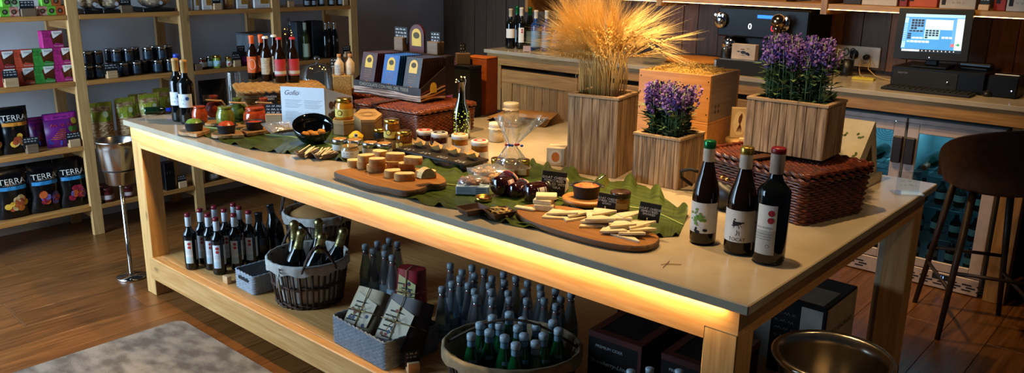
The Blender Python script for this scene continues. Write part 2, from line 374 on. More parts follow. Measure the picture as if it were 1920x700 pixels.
# ================================================================ service counter
CY, CZ = 2.871, 1.032; CX0, CX1 = -.285, 5.0
ct = thing('service_counter', 'wooden service counter with pale stone top along the back wall', 'counter')
obj('stone_top', G().rbox(CX0, CX1, CY, 3.575, CZ-.026, CZ, .002).mesh('stone_top', stone), ct)
obj('apron', G().rbox(CX0+.02, CX1, CY+.014, CY+.04, .925, CZ-.0265, .002).mesh('apron', ctr_x), ct)
obj('end_panel', G().rbox(CX0+.02, CX0+.05, CY+.0405, 3.57, 0, CZ-.0265, .002).mesh('end_panel', ctr_z), ct)
def cupboard(x0, x1):
    z1 = .9245
    obj('stile', G().rbox(x0, x0+.075, CY+.02, CY+.04, 0, z1, .002).mesh('stile', ctr_z), ct)
    obj('stile', G().rbox(x1-.06, x1, CY+.02, CY+.04, 0, z1, .002).mesh('stile', ctr_z), ct)
    d = obj('door', G().box(x0+.0755, x1-.0605, CY+.036, CY+.042, .05, .9).mesh('door', mat('door_gap', '#241608', rough=.9)), ct)
    a, b = x0+.08, x1-.065
    obj('door_rail', G().rbox(a, b, CY+.022, CY+.036, .795, .893, .002).mesh('door_rail', ctr_x), d)
    obj('door_rail', G().rbox(a, b, CY+.022, CY+.036, .055, .15, .002).mesh('door_rail', ctr_x), d)
    obj('door_stile', G().rbox(a, a+.105, CY+.022, CY+.036, .1505, .7945, .002).mesh('door_stile', ctr_z), d)
    obj('door_stile', G().rbox(b-.105, b, CY+.022, CY+.036, .1505, .7945, .002).mesh('door_stile', ctr_z), d)
    n = 7; a += .106; b -= .106
    for i in range(n):
        u = a+(b-a)*i/n; obj('door_board', G().rbox(u+.001, u+(b-a)/n-.001, CY+.028, CY+.036, .1505, .7945, .002).mesh('door_board', ctr_z), d)
    obj('hinge', G().box(a-.108, a-.102, CY+.018, CY+.0215, .6, .75).mesh('hinge', mblack), d)
    return d
cupboard(-.2, .66); cupboard(.72, 1.5); cupboard(1.56, 2.1)
obj('post', G().rbox(3.262, 3.36, CY+.0405, CY+.13, 0, .9245, .003).mesh('post', ctr_z), ct)
obj('post', G().rbox(3.8, 3.9, CY+.0405, CY+.13, 0, .9245, .003).mesh('post', ctr_z), ct)
obj('backing', G().box(2.12, 4.98, 3.545, 3.56, 0, .92).mesh('backing', mblack), ct)

# wine fridges
frm = mat('fridge_steel', '#c4ada0', '#b59e92', rough=.4, metal=.1); fin = mat('fridge_liner', '#a9bcc0', '#97abb0', rough=.6)
wire = mat('wire_rack', '#6d7f86', rough=.35, metal=1)
def fridge(x0, x1, label, hand):
    t = thing('wine_fridge', label, 'fridge', (x0, CY+.055, 0)); W = x1-x0; D = .5; H = .9
    obj('cabinet', G().box(0, .02, .02, D, .03, H).box(W-.02, W, .02, D, .03, H).box(.02, W-.02, D-.02, D, .03, H).box(.02, W-.02, .02, D, .03, .1).box(.02, W-.02, .02, D, H-.02, H).mesh('cabinet', fin), t)
    d = obj('door', G().rbox(.004, .062, 0, .018, .1, .875, .003).rbox(W-.062, W-.004, 0, .018, .1, .875, .003).rbox(.062, W-.062, 0, .018, .1, .15, .003).rbox(.062, W-.062, 0, .018, .825, .875, .003).mesh('door', frm), t)
    obj('pane', G().box(.06, W-.06, .006, .010, .145, .83).mesh('pane', clear('fridge_pane', '#c8dde2', .18)), d)
    obj('fascia', G().rbox(.002, W-.002, 0, .018, .8765, .9, .002).mesh('fascia', frm), t)
    hx = W-.055 if hand else .003
    obj('handle', G().rbox(hx, hx+.052, -.024, -.0005, .655, .80, .006).mesh('handle', mat('bronze_handle', '#2a1c12', '#1d130c', rough=.4)), d)
    g = G().rbox(.004, W-.004, .0, .018, .005, .095, .003)
    obj('kick_grille', g.mesh('kick_grille', frm), t)
    for k in range(3):
        for j in range(6):
            xx = .1+j*.07; obj('slot', G().box(xx+(k % 2)*.02, xx+.045+(k % 2)*.02, -.0012, .0, .026+.015*k, .033+.015*k).mesh('slot', mblack), t)
    if not hand: pass
    obj('display', G().box(W*.5-.0, W*.5+.1, -.001, -.0002, .055, .085).mesh('display', mblack), t)
    obj('display_digits', text('11', .02, mat('blue_led', '#5f8fff', emit='#6fa4ff', es=2.5), at=(W*.5+.05, .07), off=.0015), t)
    ll = obj('interior_lamp', G().box(.05, W-.05, .2, .24, H-.06, H-.045).mesh('interior_lamp', mat('fridge_lamp', '#9fe6ff', emit='#a8ecff', es=9)), t)
    for k, z in enumerate((.26, .43, .60)):
        g = G()
        for j in range(10): xx = .03+(W-.06)*j/9; g.tube([(xx, .05, z), (xx, D-.04, z)], .0022, 5)
        for yy in (.05, .2, .35): g.tube([(.022, yy, z-.004), (W-.022, yy, z-.004)], .003, 5)
        obj('rack', g.mesh('rack', wire), t)
    g = G()
    for k in range(5): g.tube([(W-.19+.03*cos(a)*(k+1)*.55, .33, .76+.012*sin(a)*(k+1)) for a in [2*pi*i/16 for i in range(16)]], .0018, 4, closed=True)
    obj('fan_guard', g.mesh('fan_guard', wire), t)
    return t
fridge(2.15, 2.772, 'steel wine fridge with glass door, the further left of two under the counter', True)
fridge(2.776, 3.238, 'steel wine fridge with glass door beside the wooden post behind the stool', False)
# bottles lying and standing inside the fridges
def bottle_prof(h, r, style='bordeaux'):
    n = r*.39
    if style == 'bordeaux': q = [(0, .004), (r*.7, .0), (r*.94, .003), (r, .012), (r, h*.60), (r*.97, h*.635), (r*.84, h*.67), (r*.6, h*.70), (n*1.12, h*.735), (n, h*.77), (n, h*.955), (n*1.1, h*.958), (n*1.1, h*.985), (n*.9, h*.99)]
    elif style == 'burgundy': q = [(0, .004), (r*.7, 0), (r*.94, .003), (r, .012), (r, h*.47), (r*.96, h*.52), (r*.82, h*.60), (r*.62, h*.68), (n*1.25, h*.755), (n, h*.81), (n, h*.955), (n*1.1, h*.958), (n*1.1, h*.985), (n*.9, h*.99)]
    else: q = [(0, .004), (r*.7, 0), (r*.94, .003), (r, .01), (r, h*.56), (r*.95, h*.61), (r*.7, h*.70), (n*1.25, h*.78), (n, h*.83), (n, h*.95), (n*.95, h*.96)]
    return q + [(0, q[-1][1])]
dk_glass = mat('dark_bottle_glass', '#07090a', '#0a0d0c', rough=.07, spec=.6); br_glass = mat('brown_bottle_glass', '#1d0d04', '#140803', rough=.07, spec=.6); gr_glass = mat('green_bottle_glass', '#0d2614', '#0a1d10', rough=.07, spec=.6)
i = 0
for fx0, fx1 in ((2.15, 2.772), (2.776, 3.238)):
    for lv, z in enumerate((.604, .434, .264, .104)):
        n = 5 if fx0 < 2.3 else 4
        for j in range(n):
            xx = fx0+.09+(fx1-fx0-.18)*j/(n-1); i += 1
            side = 'left' if fx0 < 2.3 else 'right'
            pos = f'{ORD[j]} from left on {"top second third bottom".split()[lv]} rack of {side} wine fridge'
            if lv < 1:
                g = G(); g.M = Matrix.Translation((0, 0, .037)) @ Matrix.Rotation(radians(92), 4, 'X'); g.lathe(bottle_prof(.29, .037, 'burgundy'), 14)
                g2 = G(); g2.M = g.M; g2.lathe([(.0162, .225), (.0165, .292), (.012, .296), (0, .296)], 12)
                cc = [mat('teal_foil', '#7fc7c9', rough=.4), mat('orange_foil', '#b5532d', rough=.4), mat('green_foil', '#39893a', rough=.4), mat('silver_foil', '#99aaaa', rough=.3, metal=1), mat('dark_foil', '#3a1414', rough=.4)][(i+lv) % 5]
                thing('wine_bottle', 'wine bottle lying neck outward, '+pos, 'bottle', (xx, CY+.055+.37, z), 0, 'bottles in the wine fridges', kit=[('glass', g.mesh('glass', gr_glass)), ('neck_foil', g2.mesh('neck_foil', cc))])
            else:
                hh = .135; g = G().lathe(bottle_prof(hh if lv < 3 else .145, .03, 'beer'), 12); g2 = patch(G(), .03, -1.2, 1.2, .035, .07, n=8)
                thing('small_bottle', 'small bottle standing, '+pos, 'bottle', (xx, CY+.055+.13, z), 0, 'bottles in the wine fridges', kit=[('glass', g.mesh('glass', [gr_glass, dk_glass, br_glass][i % 3])), ('paper_label', g2.mesh('paper_label', mat('fridge_label', '#a6bcb4', rough=.7)))])
# upper shelf on the back wall with light strip
us = thing('wall_shelf', 'wooden wall shelf above the counter with a thin light strip under it', 'shelf', (0, 0, 0))
ux0 = XAT(990, 3.22, 1.45)
obj('board', G().rbox(ux0, 5.0, 3.22, 3.577, 1.432, 1.462, .002).mesh('board', ctr_x), us)
obj('end_panel', G().rbox(ux0-.03, ux0-.0005, 3.22, 3.577, 1.3, 2.2, .002).mesh('end_panel', ctr_z), us)
for u in (1238, 1548):
    xx = XAT(u, 3.22, 1.5); obj('divider', G().rbox(xx-.02, xx+.02, 3.21, 3.577, 1.40, 2.2, .002).mesh('divider', ctr_z), us)
obj('light_strip', G().box(ux0+.02, 4.95, 3.226, 3.231, 1.4285, 1.4315).mesh('light_strip', mat('shelf_led', '#ffe2ae', emit='#ffc477', es=7)), us)
# ================================================================ small makers used all over
R90 = pi/2
def price_sign(loc, rz, label, dark=False, bw=.052, bh=.046, bd=.034, cw=.07, ch=.042, lines=2, txt=None, group='chalk price cards on wooden blocks', ts=.012, seed=None):
    t = thing('price_sign', label, 'sign', loc, rz, group)
    obj('wooden_block', G().rbox(-bw/2, bw/2, -bd/2, -.002, 0, bh, .002).rbox(-bw/2, bw/2, .002, bd/2, 0, bh, .002).box(-bw/2, bw/2, -.002, .002, 0, bh*.55).mesh('wooden_block', blockd if dark else blockw), t)
    g = G().box(-cw/2, cw/2, -.0013, .0013, bh*.56, bh+ch); c = obj('chalk_card', g.mesh('chalk_card', slate), t)
    if txt: obj('chalk_writing', text(txt, ts, chalk, off=.0018, at=(0, bh+ch*.5), ls=.85), c)
    else:
        g = G(); sd = seed if seed is not None else int(loc[1]*1000)+int(loc[2]*100)
        for i in range(lines): scrawl(g, -cw*.42, cw*.42, bh+ch*(.78-.34*i), ch*.2, -.002, seed=sd+i, thick=.003)
        obj('chalk_writing', g.mesh('chalk_writing', chalk), c)
    return t
JK = {}
def jar_kit(key, h, r, body, lid, lab=None, neck=.9, lidh=.014, band=(.2, .7), half=1.5, art=None, open_=False, n=18):
    if key in JK: return JK[key]
    hb = h-lidh
    k = [('glass_body', G().lathe([(0, .002), (r*.9, 0), (r, .006), (r, hb*.8), (r*neck, hb*.95), (r*neck, hb), (0, hb)], n).mesh('glass_body', body))]
    if not open_: k.append(('lid', G().lathe([(r*neck+.0005, hb-.004), (r*neck+.002, hb-.004), (r*neck+.002, h-.002), (r*neck-.001, h), (0, h)], n).mesh('lid', lid)))
    if lab:
        s = []
        if art:
            g = G(); art(g, r+.0008); s = [('print', g.mesh('print', *ART_M))]
        k.append(('paper_label', patch(G(), r+.0006, -half, half, hb*band[0], hb*band[1], n=10).mesh('paper_label', lab), s))
    JK[key] = k; return k
ART_M = (ink, mat('art_red', '#b3262c', rough=.6), mat('art_orange', '#d9762a', rough=.6), mat('art_yellow', '#e4bb3e', rough=.6), mat('art_green', '#6f9636', rough=.6), mat('art_blue', '#2f62ae', rough=.6))
def art_fruit(c, dz=.0):
    def f(g, r):
        for i, (x, z) in enumerate(((-.012, .022), (-.006, .026), (-.01, .016))): disc(g, r, x, z+dz, .005, c)
        for i in range(4): scrawl(g, .0, .02, .034-.006*i+dz, .003, -.0012, 0, seed=i+c, thick=.0009, wrap=r)
    return f
def soft_bag(w, h, d, crimp=.02, nx=13, nz=15, seed=0, lean=0):
    """pillow bag standing on its base: returns G and the front surface function"""
    def th(x, z): return d/2*max(0, 1-abs(2*x/w)**3)*max(0, min(1, sin(pi*min(1, max(0, (z+.12*h)/(1.12*h-crimp)))) if z < h-crimp else 0))**.55 + .0015
    def wr(x, z): return .004*noise.noise(Vector((x*40, z*30, seed)))*(1 if .02 < z < h-.01 else .2)
    def front(x, z): return -th(x, z)+wr(x, z)+lean*z
    g = G()
    g.grid(lambda a, b: ((a-.5)*w, front((a-.5)*w, b*h), b*h), nx, nz)
    g.grid(lambda a, b: ((.5-a)*w, th((.5-a)*w, b*h)+wr((.5-a)*w, b*h+9)+lean*b*h, b*h), nx, nz)
    g.quad((-w/2, front(-w/2, 0), 0), (-w/2, .0016, 0), (w/2, .0016, 0), (w/2, front(w/2, 0), 0))
    return g, front
def decal(g, front, pts, m=0, off=.0018): g.add([(x, front(x, z)-off, z) for x, z in pts], [tuple(range(len(pts)))], m); return g
def band_decal(g, front, x0, x1, z0, z1, m=0, n=12, off=.0016, nz=2):
    for i in range(n):
        for j in range(nz):
            a, b = x0+(x1-x0)*i/n, x0+(x1-x0)*(i+1)/n; c, d = z0+(z1-z0)*j/nz, z0+(z1-z0)*(j+1)/nz
            decal(g, front, [(a, c), (b, c), (b, d), (a, d)], m, off)
    return g
def bend_text(me, front, off=.0022):
    for v in me.vertices: v.co.y = front(v.co.x, v.co.z)-off
    return me
def ring(cx, cz, r, n=9, sx=1, ph=0): return [(cx+r*sx*cos(ph+2*pi*i/n), cz+r*sin(ph+2*pi*i/n)) for i in range(n)]

# ================================================================ goods on the shelves: black chip bags
foil = mat('black_foil_bag', '#07080a', '#0b0c0f', rough=.24, scale=8, bump=.15)
lett = mat('cream_lettering', '#e9e4d6', rough=.6)
FOOD = {'berry': (mat('beet_red', '#b3203a', '#7c1428', rough=.6, scale=60), mat('violet_chip', '#7f6ab0', '#5d4a90', rough=.6, scale=60), mat('orange_chip', '#d8622a', rough=.6)),
        'root': (mat('sweet_orange', '#d9822e', '#b9601f', rough=.6, scale=60), mat('pale_chip', '#e4cf9a', '#cfae6d', rough=.6, scale=60), mat('rust_chip', '#a94a23', rough=.6), mat('yellow_chip', '#e6b23a', rough=.6))}
def terra(key, w, h, d, bandm, food, seed):
    g, fr = soft_bag(w, h, d, seed=seed); k = [('bag', g.mesh('bag', foil), [])]
    k[0][2].append(('lettering', bend_text(text('TERRA', w*.27, lett, at=(0, h*.77), xs=1.05), fr)))
    k[0][2].append(('colour_band', band_decal(G(), fr, -w*.42, w*.42, h*.6, h*.675).mesh('colour_band', bandm)))
    g = G(); rn = random.Random(seed); ms = FOOD[food]
    for i in range(15):
        a = rn.uniform(0, 2*pi); q = rn.uniform(0, 1)**.6*w*.3
        decal(g, fr, ring(q*cos(a)+w*.04, h*.3+q*.75*sin(a), w*rn.uniform(.085, .14), 9, 1, a), i % len(ms), .002+i*.0003)
    k[0][2].append(('chip_picture', g.mesh('chip_picture', *ms)))
    g = G()
    scrawl(g, -w*.3, w*.3, h*.705, .005, 0, 0, seed=seed, thick=.0012)
    me = g.mesh('small_print', lett)
    for v in me.vertices: v.co.y = fr(v.co.x, v.co.z)-.0022
    k[0][2].append(('small_print', me))
    return k
blue_b = mat('sky_blue_band', '#2e8cc4', rough=.5); or_b = mat('orange_band', '#d98a2b', rough=.5)
T1 = terra('a', .17, .285, .08, blue_b, 'root', 1); T2 = terra('b', .168, .285, .08, blue_b, 'berry', 2); T3 = terra('c', .165, .285, .08, blue_b, 'berry', 5); T4 = terra('d', .155, .27, .08, or_b, 'root', 4)
def shelf_put(kit, name, label, cat, u, lev, x=-1.155, group=None, rz=R90, dz=0, scale=None, ru=None):
    z = LEV[lev]+.0008+dz; return thing(name, label, cat, (x, YAT(u, x, z+.1), z), rz, group, kit=kit, scale=scale)
cb = 'black vegetable chip bags'
shelf_put(T1, 'chip_bag', 'black chip bag with blue band and orange root chips, leftmost on bottom shelf', 'bag', 25, 3, group=cb)
shelf_put(T2, 'chip_bag', 'black chip bag with blue band and red berry-coloured chips, middle of bottom shelf row', 'bag', 85, 3, group=cb)
shelf_put(T3, 'chip_bag', 'black chip bag with blue band beside the shelf post on the bottom shelf', 'bag', 138, 3, group=cb)
for u, x_, nm in ((18, -1.26, 'leftmost'), (76, -1.26, 'middle'), (132, -1.26, 'rightmost')):
    shelf_put(T1, 'chip_bag', f'black chip bag in the back row of the bottom shelf, {nm}', 'bag', u, 3, x_, cb)
shelf_put(T4, 'chip_bag', 'black chip bag with orange band and root chips on the third shelf', 'bag', 28, 2, -1.15, cb)
shelf_put(T4, 'chip_bag', 'black chip bag cut off by the left picture edge on the third shelf', 'bag', -24, 2, -1.15, cb)
# purple crisp bags
pur = mat('purple_bag', '#6f1f78', '#54145c', rough=.32, scale=10)
def crisp(w, h, seed):
    g, fr = soft_bag(w, h, .07, seed=seed, lean=.12); s = []; ms = (mat('magenta_print', '#a52a8e', rough=.5), mat('crisp_orange', '#c4562c', '#9f3d1d', rough=.6), mat('crisp_green', '#4e8a35', rough=.5), mat('crisp_yellow', '#d9c33f', rough=.5), mat('crisp_red', '#b02a2a', rough=.5), mat('crisp_blue', '#3b4fb0', rough=.5))
    q = G(); band_decal(q, fr, -w*.46, w*.46, h*.82, h*.97, 0)
    for i in range(6): band_decal(q, fr, -w*.40+.01*i, w*.05, h*(.25+.055*i), h*(.275+.055*i), 1, 6, .003)
    for i, (cx, cz) in enumerate(((.28, .4), (.34, .52), (.22, .52))): decal(q, fr, ring(w*cx, h*cz, w*.09), 2 if i else 1, .003)
    decal(q, fr, ring(w*.36, h*.74, w*.1), 3, .003); decal(q, fr, [(-w*.45, h*.12), (-w*.1, h*.06), (-w*.1, h*.2), (-w*.45, h*.26)], 5, .003)
    s.append(('bag_print', q.mesh('bag_print', *ms)))
    pass
    q = G(); scrawl(q, -w*.36, w*.36, h*.66, h*.1, 0, 0, seed=seed, thick=.006); me = q.mesh('bag_title', ms[4])
    for v in me.vertices: v.co.y = fr(v.co.x, v.co.z)-.0034
    s.append(('bag_title', me)); return [('bag', g.mesh('bag', pur), s)]
shelf_put(crisp(.105, .175, 3), 'crisp_bag', 'smaller purple crisp bag beside the orange-banded black bag', 'bag', 73, 2, -1.24, 'purple crisp bags')
shelf_put(crisp(.19, .2, 6), 'crisp_bag', 'larger purple crisp bag leaning next to the shelf post', 'bag', 117, 2, -1.15, 'purple crisp bags')
# pasta bags
pasta = mat('dry_pasta', '#d8b887', '#9c7446', rough=.55, scale=38, stretch=(1, 1, 2.6), bump=.8, lo=.42, hi=.58, detail=2)
pfilm = mat('green_yellow_film', '#b7b53c', '#7f9330', rough=.25, scale=14)
def pasta_bag(w, h, seed):
    g, fr = soft_bag(w, h, .09, seed=seed, crimp=.03); q = G(); band_decal(q, fr, -w*.47, w*.47, h*.52, h*.99, 0, 10, .0014, 4)
    r2 = G(); decal(r2, fr, ring(w*.12, h*.7, w*.13), 0, .0026); decal(r2, fr, ring(w*.2, h*.58, w*.09, 6), 1, .003)
    t = G()
    for i in range(12):
        x, z = random.uniform(-w*.36, w*.3), random.uniform(h*.08, h*.45); a = random.uniform(.1, .7)
        decal(t, fr, [(x, z), (x+.045*cos(a), z+.045*sin(a)), (x+.045*cos(a)-.003, z+.045*sin(a)+.006), (x-.004, z+.006)], 0, .0022)
    return [('bag', g.mesh('bag', pasta), [('printed_film', q.mesh('printed_film', pfilm)), ('bag_print', r2.mesh('bag_print', mat('pale_green_print', '#d6dfa6', rough=.4), mat('leaf_green_print', '#567d2b', rough=.4))), ('pasta_twist', t.mesh('pasta_twist', mat('pasta_light', '#e6c998', rough=.6)))])]
PB1 = pasta_bag(.15, .24, 11); PB2 = pasta_bag(.13, .245, 12)
for i, (u, kit, sc, x_) in enumerate(((190, PB1, 1, -1.14), (238, PB2, 1.02, -1.16), (262, PB2, 1.0, -1.28), (283, PB2, 1.06, -1.15), (310, PB2, 1.1, -1.27))):
    shelf_put(kit, 'pasta_bag', f'green and yellow bag of pasta twists, {ORD[i]} from the post on the third shelf', 'bag', u, 2, x_, 'pasta bags on the third shelf', scale=sc)
# boot-print gift boxes on the second shelf
def boot_box(cm, key):
    w, h, d = .112, .098, .06; pr = mat('box_print_'+key, '#1d2a24', rough=.7)
    g = G().rbox(-w/2, w/2, -d/2, d/2, 0, h, .0015)
    win = G().vprism([(-w*.02, h*.22), (w*.46, h*.22), (w*.46, h*.8), (-w*.12, h*.8)], -d/2-.0012, -d/2-.0004)
    boot = G(); boot.vprism([(-w*.02, h*.10), (w*.47, h*.02), (w*.47, h*.2), (w*.1, h*.3)], -d/2-.0022, -d/2-.0013)
    lab = G().vprism([(-w*.04, h*.98), (-w*.0, h*.60), (w*.03, h*.56), (w*.47, h*.86), (w*.47, h*.98)][::-1], -d/2-.0024, -d/2-.0013)
    q = G()
    for i in range(3): scrawl(q, -w*.45, -w*.12, h*(.85-.2*i), h*.1, -d/2-.0006, 0, seed=i, thick=.0018)
    ti = text('tunya', .02, mat('box_logo', '#5c6570', rough=.7), off=d/2+.0027, at=(w*.26, h*.87))
    fl = text('fruit nature', .0105, lett, off=d/2+.0026, at=(w*.24, h*.11), shear=.2)
    return [('carton', g.mesh('carton', cm)), ('window', win.mesh('window', mat('box_window', '#5d2a17', '#45200f', rough=.18)), [('logo_label', lab.mesh('logo_label', white)), ('logo', ti)]), ('toe_flap', boot.mesh('toe_flap', cm), [('lettering', fl)]), ('side_print', q.mesh('side_print', pr))]
BX = {k: boot_box(mat('card_'+k, a, b, rough=.6, scale=26), k) for k, a, b in (('pink', '#c0277c', '#9c1a63'), ('green', '#3f9a3a', '#2c7a2c'), ('orange', '#d4512f', '#b23c22'), ('red', '#a92a2a', '#7f1d1d'))}
for c, u, lay, pos in (('pink', 114, 0, 'bottom right of the stack beside the post'), ('pink', 111.5, 1, 'second up beside the post'), ('pink', 93, 2, 'alone on top of the stack'),
                  ('green', 78, 0, 'bottom of the green pair'), ('green', 75, 1, 'upper of the green pair'), ('orange', 39, 0, 'bottom, behind the price card'), ('orange', 36, 1, 'upper, next to the green boxes'),
                  ('red', 4, 0, 'bottom at the left picture edge'), ('red', 0, 1, 'upper at the left picture edge')):
    shelf_put(BX[c], 'gift_box', f'{c} gift carton with white logo label, {pos}', 'box', u, 1, -1.145, 'boot-print gift cartons', R90, dz=lay*.0992)
def shsign(u, lev, label, dark=False, x=-1.088, dz=0, **k): z = LEV[lev]+.0008+dz; return price_sign((x, YAT(u, x, z), z), R90, label, dark, **k)
shsign(22, 1, 'chalk price card on pale block in front of the orange gift cartons', bw=.07, bh=.05, cw=.075)
shsign(61, 2, 'chalk price card on grey block before the orange-banded chip bag', True, bw=.062, bh=.05, cw=.085)
shsign(140, 2, 'chalk price card on pale block before the larger purple crisp bag', bw=.062, bh=.046, cw=.08)
shsign(53, 0, 'chalk price card on dark block among the green sample boxes, top shelf', True, bw=.075, bh=.042, cw=.075)
shsign(237, 0, 'chalk price card on dark block between the pasta trays, top shelf', True, bw=.07, bh=.045, cw=.065)
shsign(407, 0, 'chalk price card on pale block among the white spice packs, top shelf', bw=.055, bh=.042, cw=.055)
shsign(210, 1, 'chalk price card on pale block among the dark stacked jars', bw=.062, bh=.044, cw=.085)
shsign(444, 1, 'chalk price card on pale block before the magenta sachet', bw=.05, bh=.045, cw=.06)
shsign(650, 1, 'chalk price card on pale block beside the dark bottles, second shelf end', bw=.045, bh=.04, cw=.07)
shsign(342, 3, 'chalk price card on pale block on the bottom shelf beside the black box', bw=.055, bh=.042, cw=.06)
# dark stacked jars on the second shelf
dkj = mat('dark_preserve', '#0b1017', '#151a1c', rough=.1, spec=.7, coat=.5); dklab = mat('slate_blue_label', '#1b2b3a', '#24394a', rough=.35); gpr = mat('gold_print', '#a98d3c', rough=.5)
DJ = jar_kit('dark', .083, .03, dkj, silver, dklab, .96, .012, (.18, .82), 1.7)
if len(DJ) < 4:
    g = G(); [scrawl(g, -.018, .018, .058-.012*i, .005, -.0016, 0, seed=i, thick=.0012, wrap=.031) for i in range(2)]
    DJ.append(('gold_print', g.mesh('gold_print', gpr)))
n = 0
for us_, x_, lay, row in (((164, 183, 230, 254, 294, 317), -1.135, 0, 'front bottom row'), ((172, 205, 242, 268, 284, 307), -1.2, 0, 'back bottom row'), ((162, 181, 216, 238, 275, 301), -1.135, 1, 'upper front row'), ((203, 226, 250, 288, 312), -1.2, 1, 'upper back row')):
    for i, u in enumerate(us_):
        shelf_put(DJ, 'preserve_jar', f'dark preserve jar with silver lid, {ORD[i]} from the post in the {row}', 'jar', u, 1, x_, 'dark stacked jars on the second shelf', rz=R90+.15, dz=lay*.0836)
# bright jars in the third bay
mk = lambda n, c, c2=None: mat(n, c, c2, rough=.12, coat=.4, scale=40)
shelf_put(jar_kit('redj', .075, .024, mk('red_sauce', '#8e2a16', '#5f1a0e'), silver, white, .9, .012), 'sauce_jar', 'red sauce jar behind the wooden block by the second post', 'jar', 379, 1, -1.14, 'sauce jars on the second shelf')
shelf_put(jar_kit('grn1', .082, .022, mk('dark_green_sauce', '#2f4a1e', '#1f3414'), silver, mat('aqua_label', '#9fc6cc', rough=.6), .9, .012), 'sauce_jar', 'slim dark green sauce jar with aqua label on second shelf', 'jar', 392, 1, -1.13, 'sauce jars on the second shelf')
shelf_put(jar_kit('grn2', .085, .028, mk('lime_sauce', '#8f9c34', '#6a7a24'), gold, mat('aqua_label', '#9fc6cc'), .9, .012, art=art_fruit(4)), 'sauce_jar', 'wider lime green sauce jar with gold lid on second shelf', 'jar', 406, 1, -1.11, 'sauce jars on the second shelf')
shelf_put(jar_kit('sml', .07, .022, mk('olive_sauce', '#b9a552', '#8c7a35'), gold, white, .88, .012, art=art_fruit(1)), 'sauce_jar', 'small pale jar with gold lid next to the price block', 'jar', 427, 1, -1.11, 'sauce jars on the second shelf')
thing('wooden_block', 'plain dark wooden block by the second post on the second shelf', 'block', (-1.09, YAT(370, -1.09, 1.0), LEV[1]+.0008), R90, me=G().rbox(-.024, .024, -.018, .018, 0, .042, .002).mesh('wooden_block', blockd))
g, fr = soft_bag(.045, .062, .03, .01); q = G(); scrawl(q, -.016, .016, .035, .016, 0, 0, 3, thick=.003); me = q.mesh('print', lett)
for v in me.vertices: v.co.y = fr(v.co.x, v.co.z)-.002
shelf_put([('sachet', g.mesh('sachet', mat('magenta_sachet', '#8d1f7c', '#6a145d', rough=.35))), ('print', me)], 'spice_sachet', 'small magenta sachet beside the price block on second shelf', 'sachet', 458, 1, -1.11)
# dark case carrying a raised price card
t = shelf_put([('case', G().rbox(-.04, .04, -.03, .03, 0, .085, .003).mesh('case', mblack)), ('chalk_card', G().box(-.038, .022, -.033, -.0305, .088, .130).mesh('chalk_card', slate), [('chalk_writing', scrawl(scrawl(G(), -.032, .018, .118, .008, -.0345, 0, 1, thick=.002), -.02, .01, .102, .008, -.0345, 0, 2, thick=.002).mesh('chalk_writing', chalk))])], 'display_case', 'black box with raised chalk card behind the small jars', 'box', 449, 1, -1.2)
# grey presentation carton
gy = mat('pale_grey_carton', '#8f979f', '#7f878f', rough=.75)
shelf_put([('carton', G().rbox(-.09, .09, -.09, .09, 0, .2, .002).mesh('carton', gy)), ('lid_edge', G().rbox(-.093, .093, -.093, .093, .19, .203, .001).mesh('lid_edge', mat('grey_carton_lid', '#6f767d', rough=.75))), ('ribbon', G().box(-.022, -.017, -.0915, -.0905, 0, .188).box(.03, .033, -.0915, -.0905, 0, .188).mesh('ribbon', mblack))], 'gift_carton', 'large pale grey carton behind the orange capped beers', 'box', 478, 1, -1.29)
# fourth bay, second shelf: bottles and grey boxes
def plain_bottle(h, r, gm, style, foilm=None, labm=None, lz=(.2, .5), half=1.3, extra=()):
    k = [('glass', G().lathe(bottle_prof(h, r, style), 18).mesh('glass', gm))]
    if foilm: n = r*.39; k.append(('capsule', G().lathe([(n+.0008, h*.80), (n+.0014, h*.955), (n*1.1+.001, h*.96), (n*1.1+.001, h*.99), (n*.8, h*1.0), (0, h*1.0)], 14).mesh('capsule', foilm)))
    if labm: k.append(('paper_label', patch(G(), r, -half, half, h*lz[0], h*lz[1], n=12).mesh('paper_label', labm), list(extra)))
    return k
olive = mat('olive_glass', '#3b4420', '#2c3418', rough=.08)
shelf_put(plain_bottle(.27, .031, olive, 'bordeaux', mat('pale_capsule', '#b7bfae', rough=.4), mat('pale_green_label', '#b9c5a9', '#a8b598', rough=.7), (.08, .44)), 'oil_bottle', 'olive green glass bottle with pale label before grey cartons', 'bottle', 573, 1, -1.13)
for i, (u, x_, dm) in enumerate(((560, -1.24, .085), (590, -1.24, .1))):
    shelf_put([('carton', G().rbox(-dm/2, dm/2, -.05, .05, 0, .27, .002).mesh('carton', mat('slate_carton', '#3d444d', '#343b44', rough=.7))), ('print', scrawl(G(), -.03, .03, .17, .02, -.0508, 0, i, thick=.003).mesh('print', greyink))], 'bottle_carton', f'tall slate grey bottle carton, {"left" if i == 0 else "right"} of the olive green bottle', 'box', u, 1, x_, 'slate bottle cartons')
EM = [('emblem', disc(G(), .03, 0, .13, .012, 0).mesh('emblem', greyink))]
for i, (u, x_) in enumerate(((612, -1.12), (628, -1.12), (619, -1.19))):
    shelf_put(plain_bottle(.262, .03, dk_glass, 'beer', silver, None)+EM, 'liqueur_bottle', f'black bottle with silver cap, {("left front", "right front", "back")[i]} of three at the shelf end', 'bottle', u, 1, x_, 'black silver-capped bottles', rz=R90+.2)
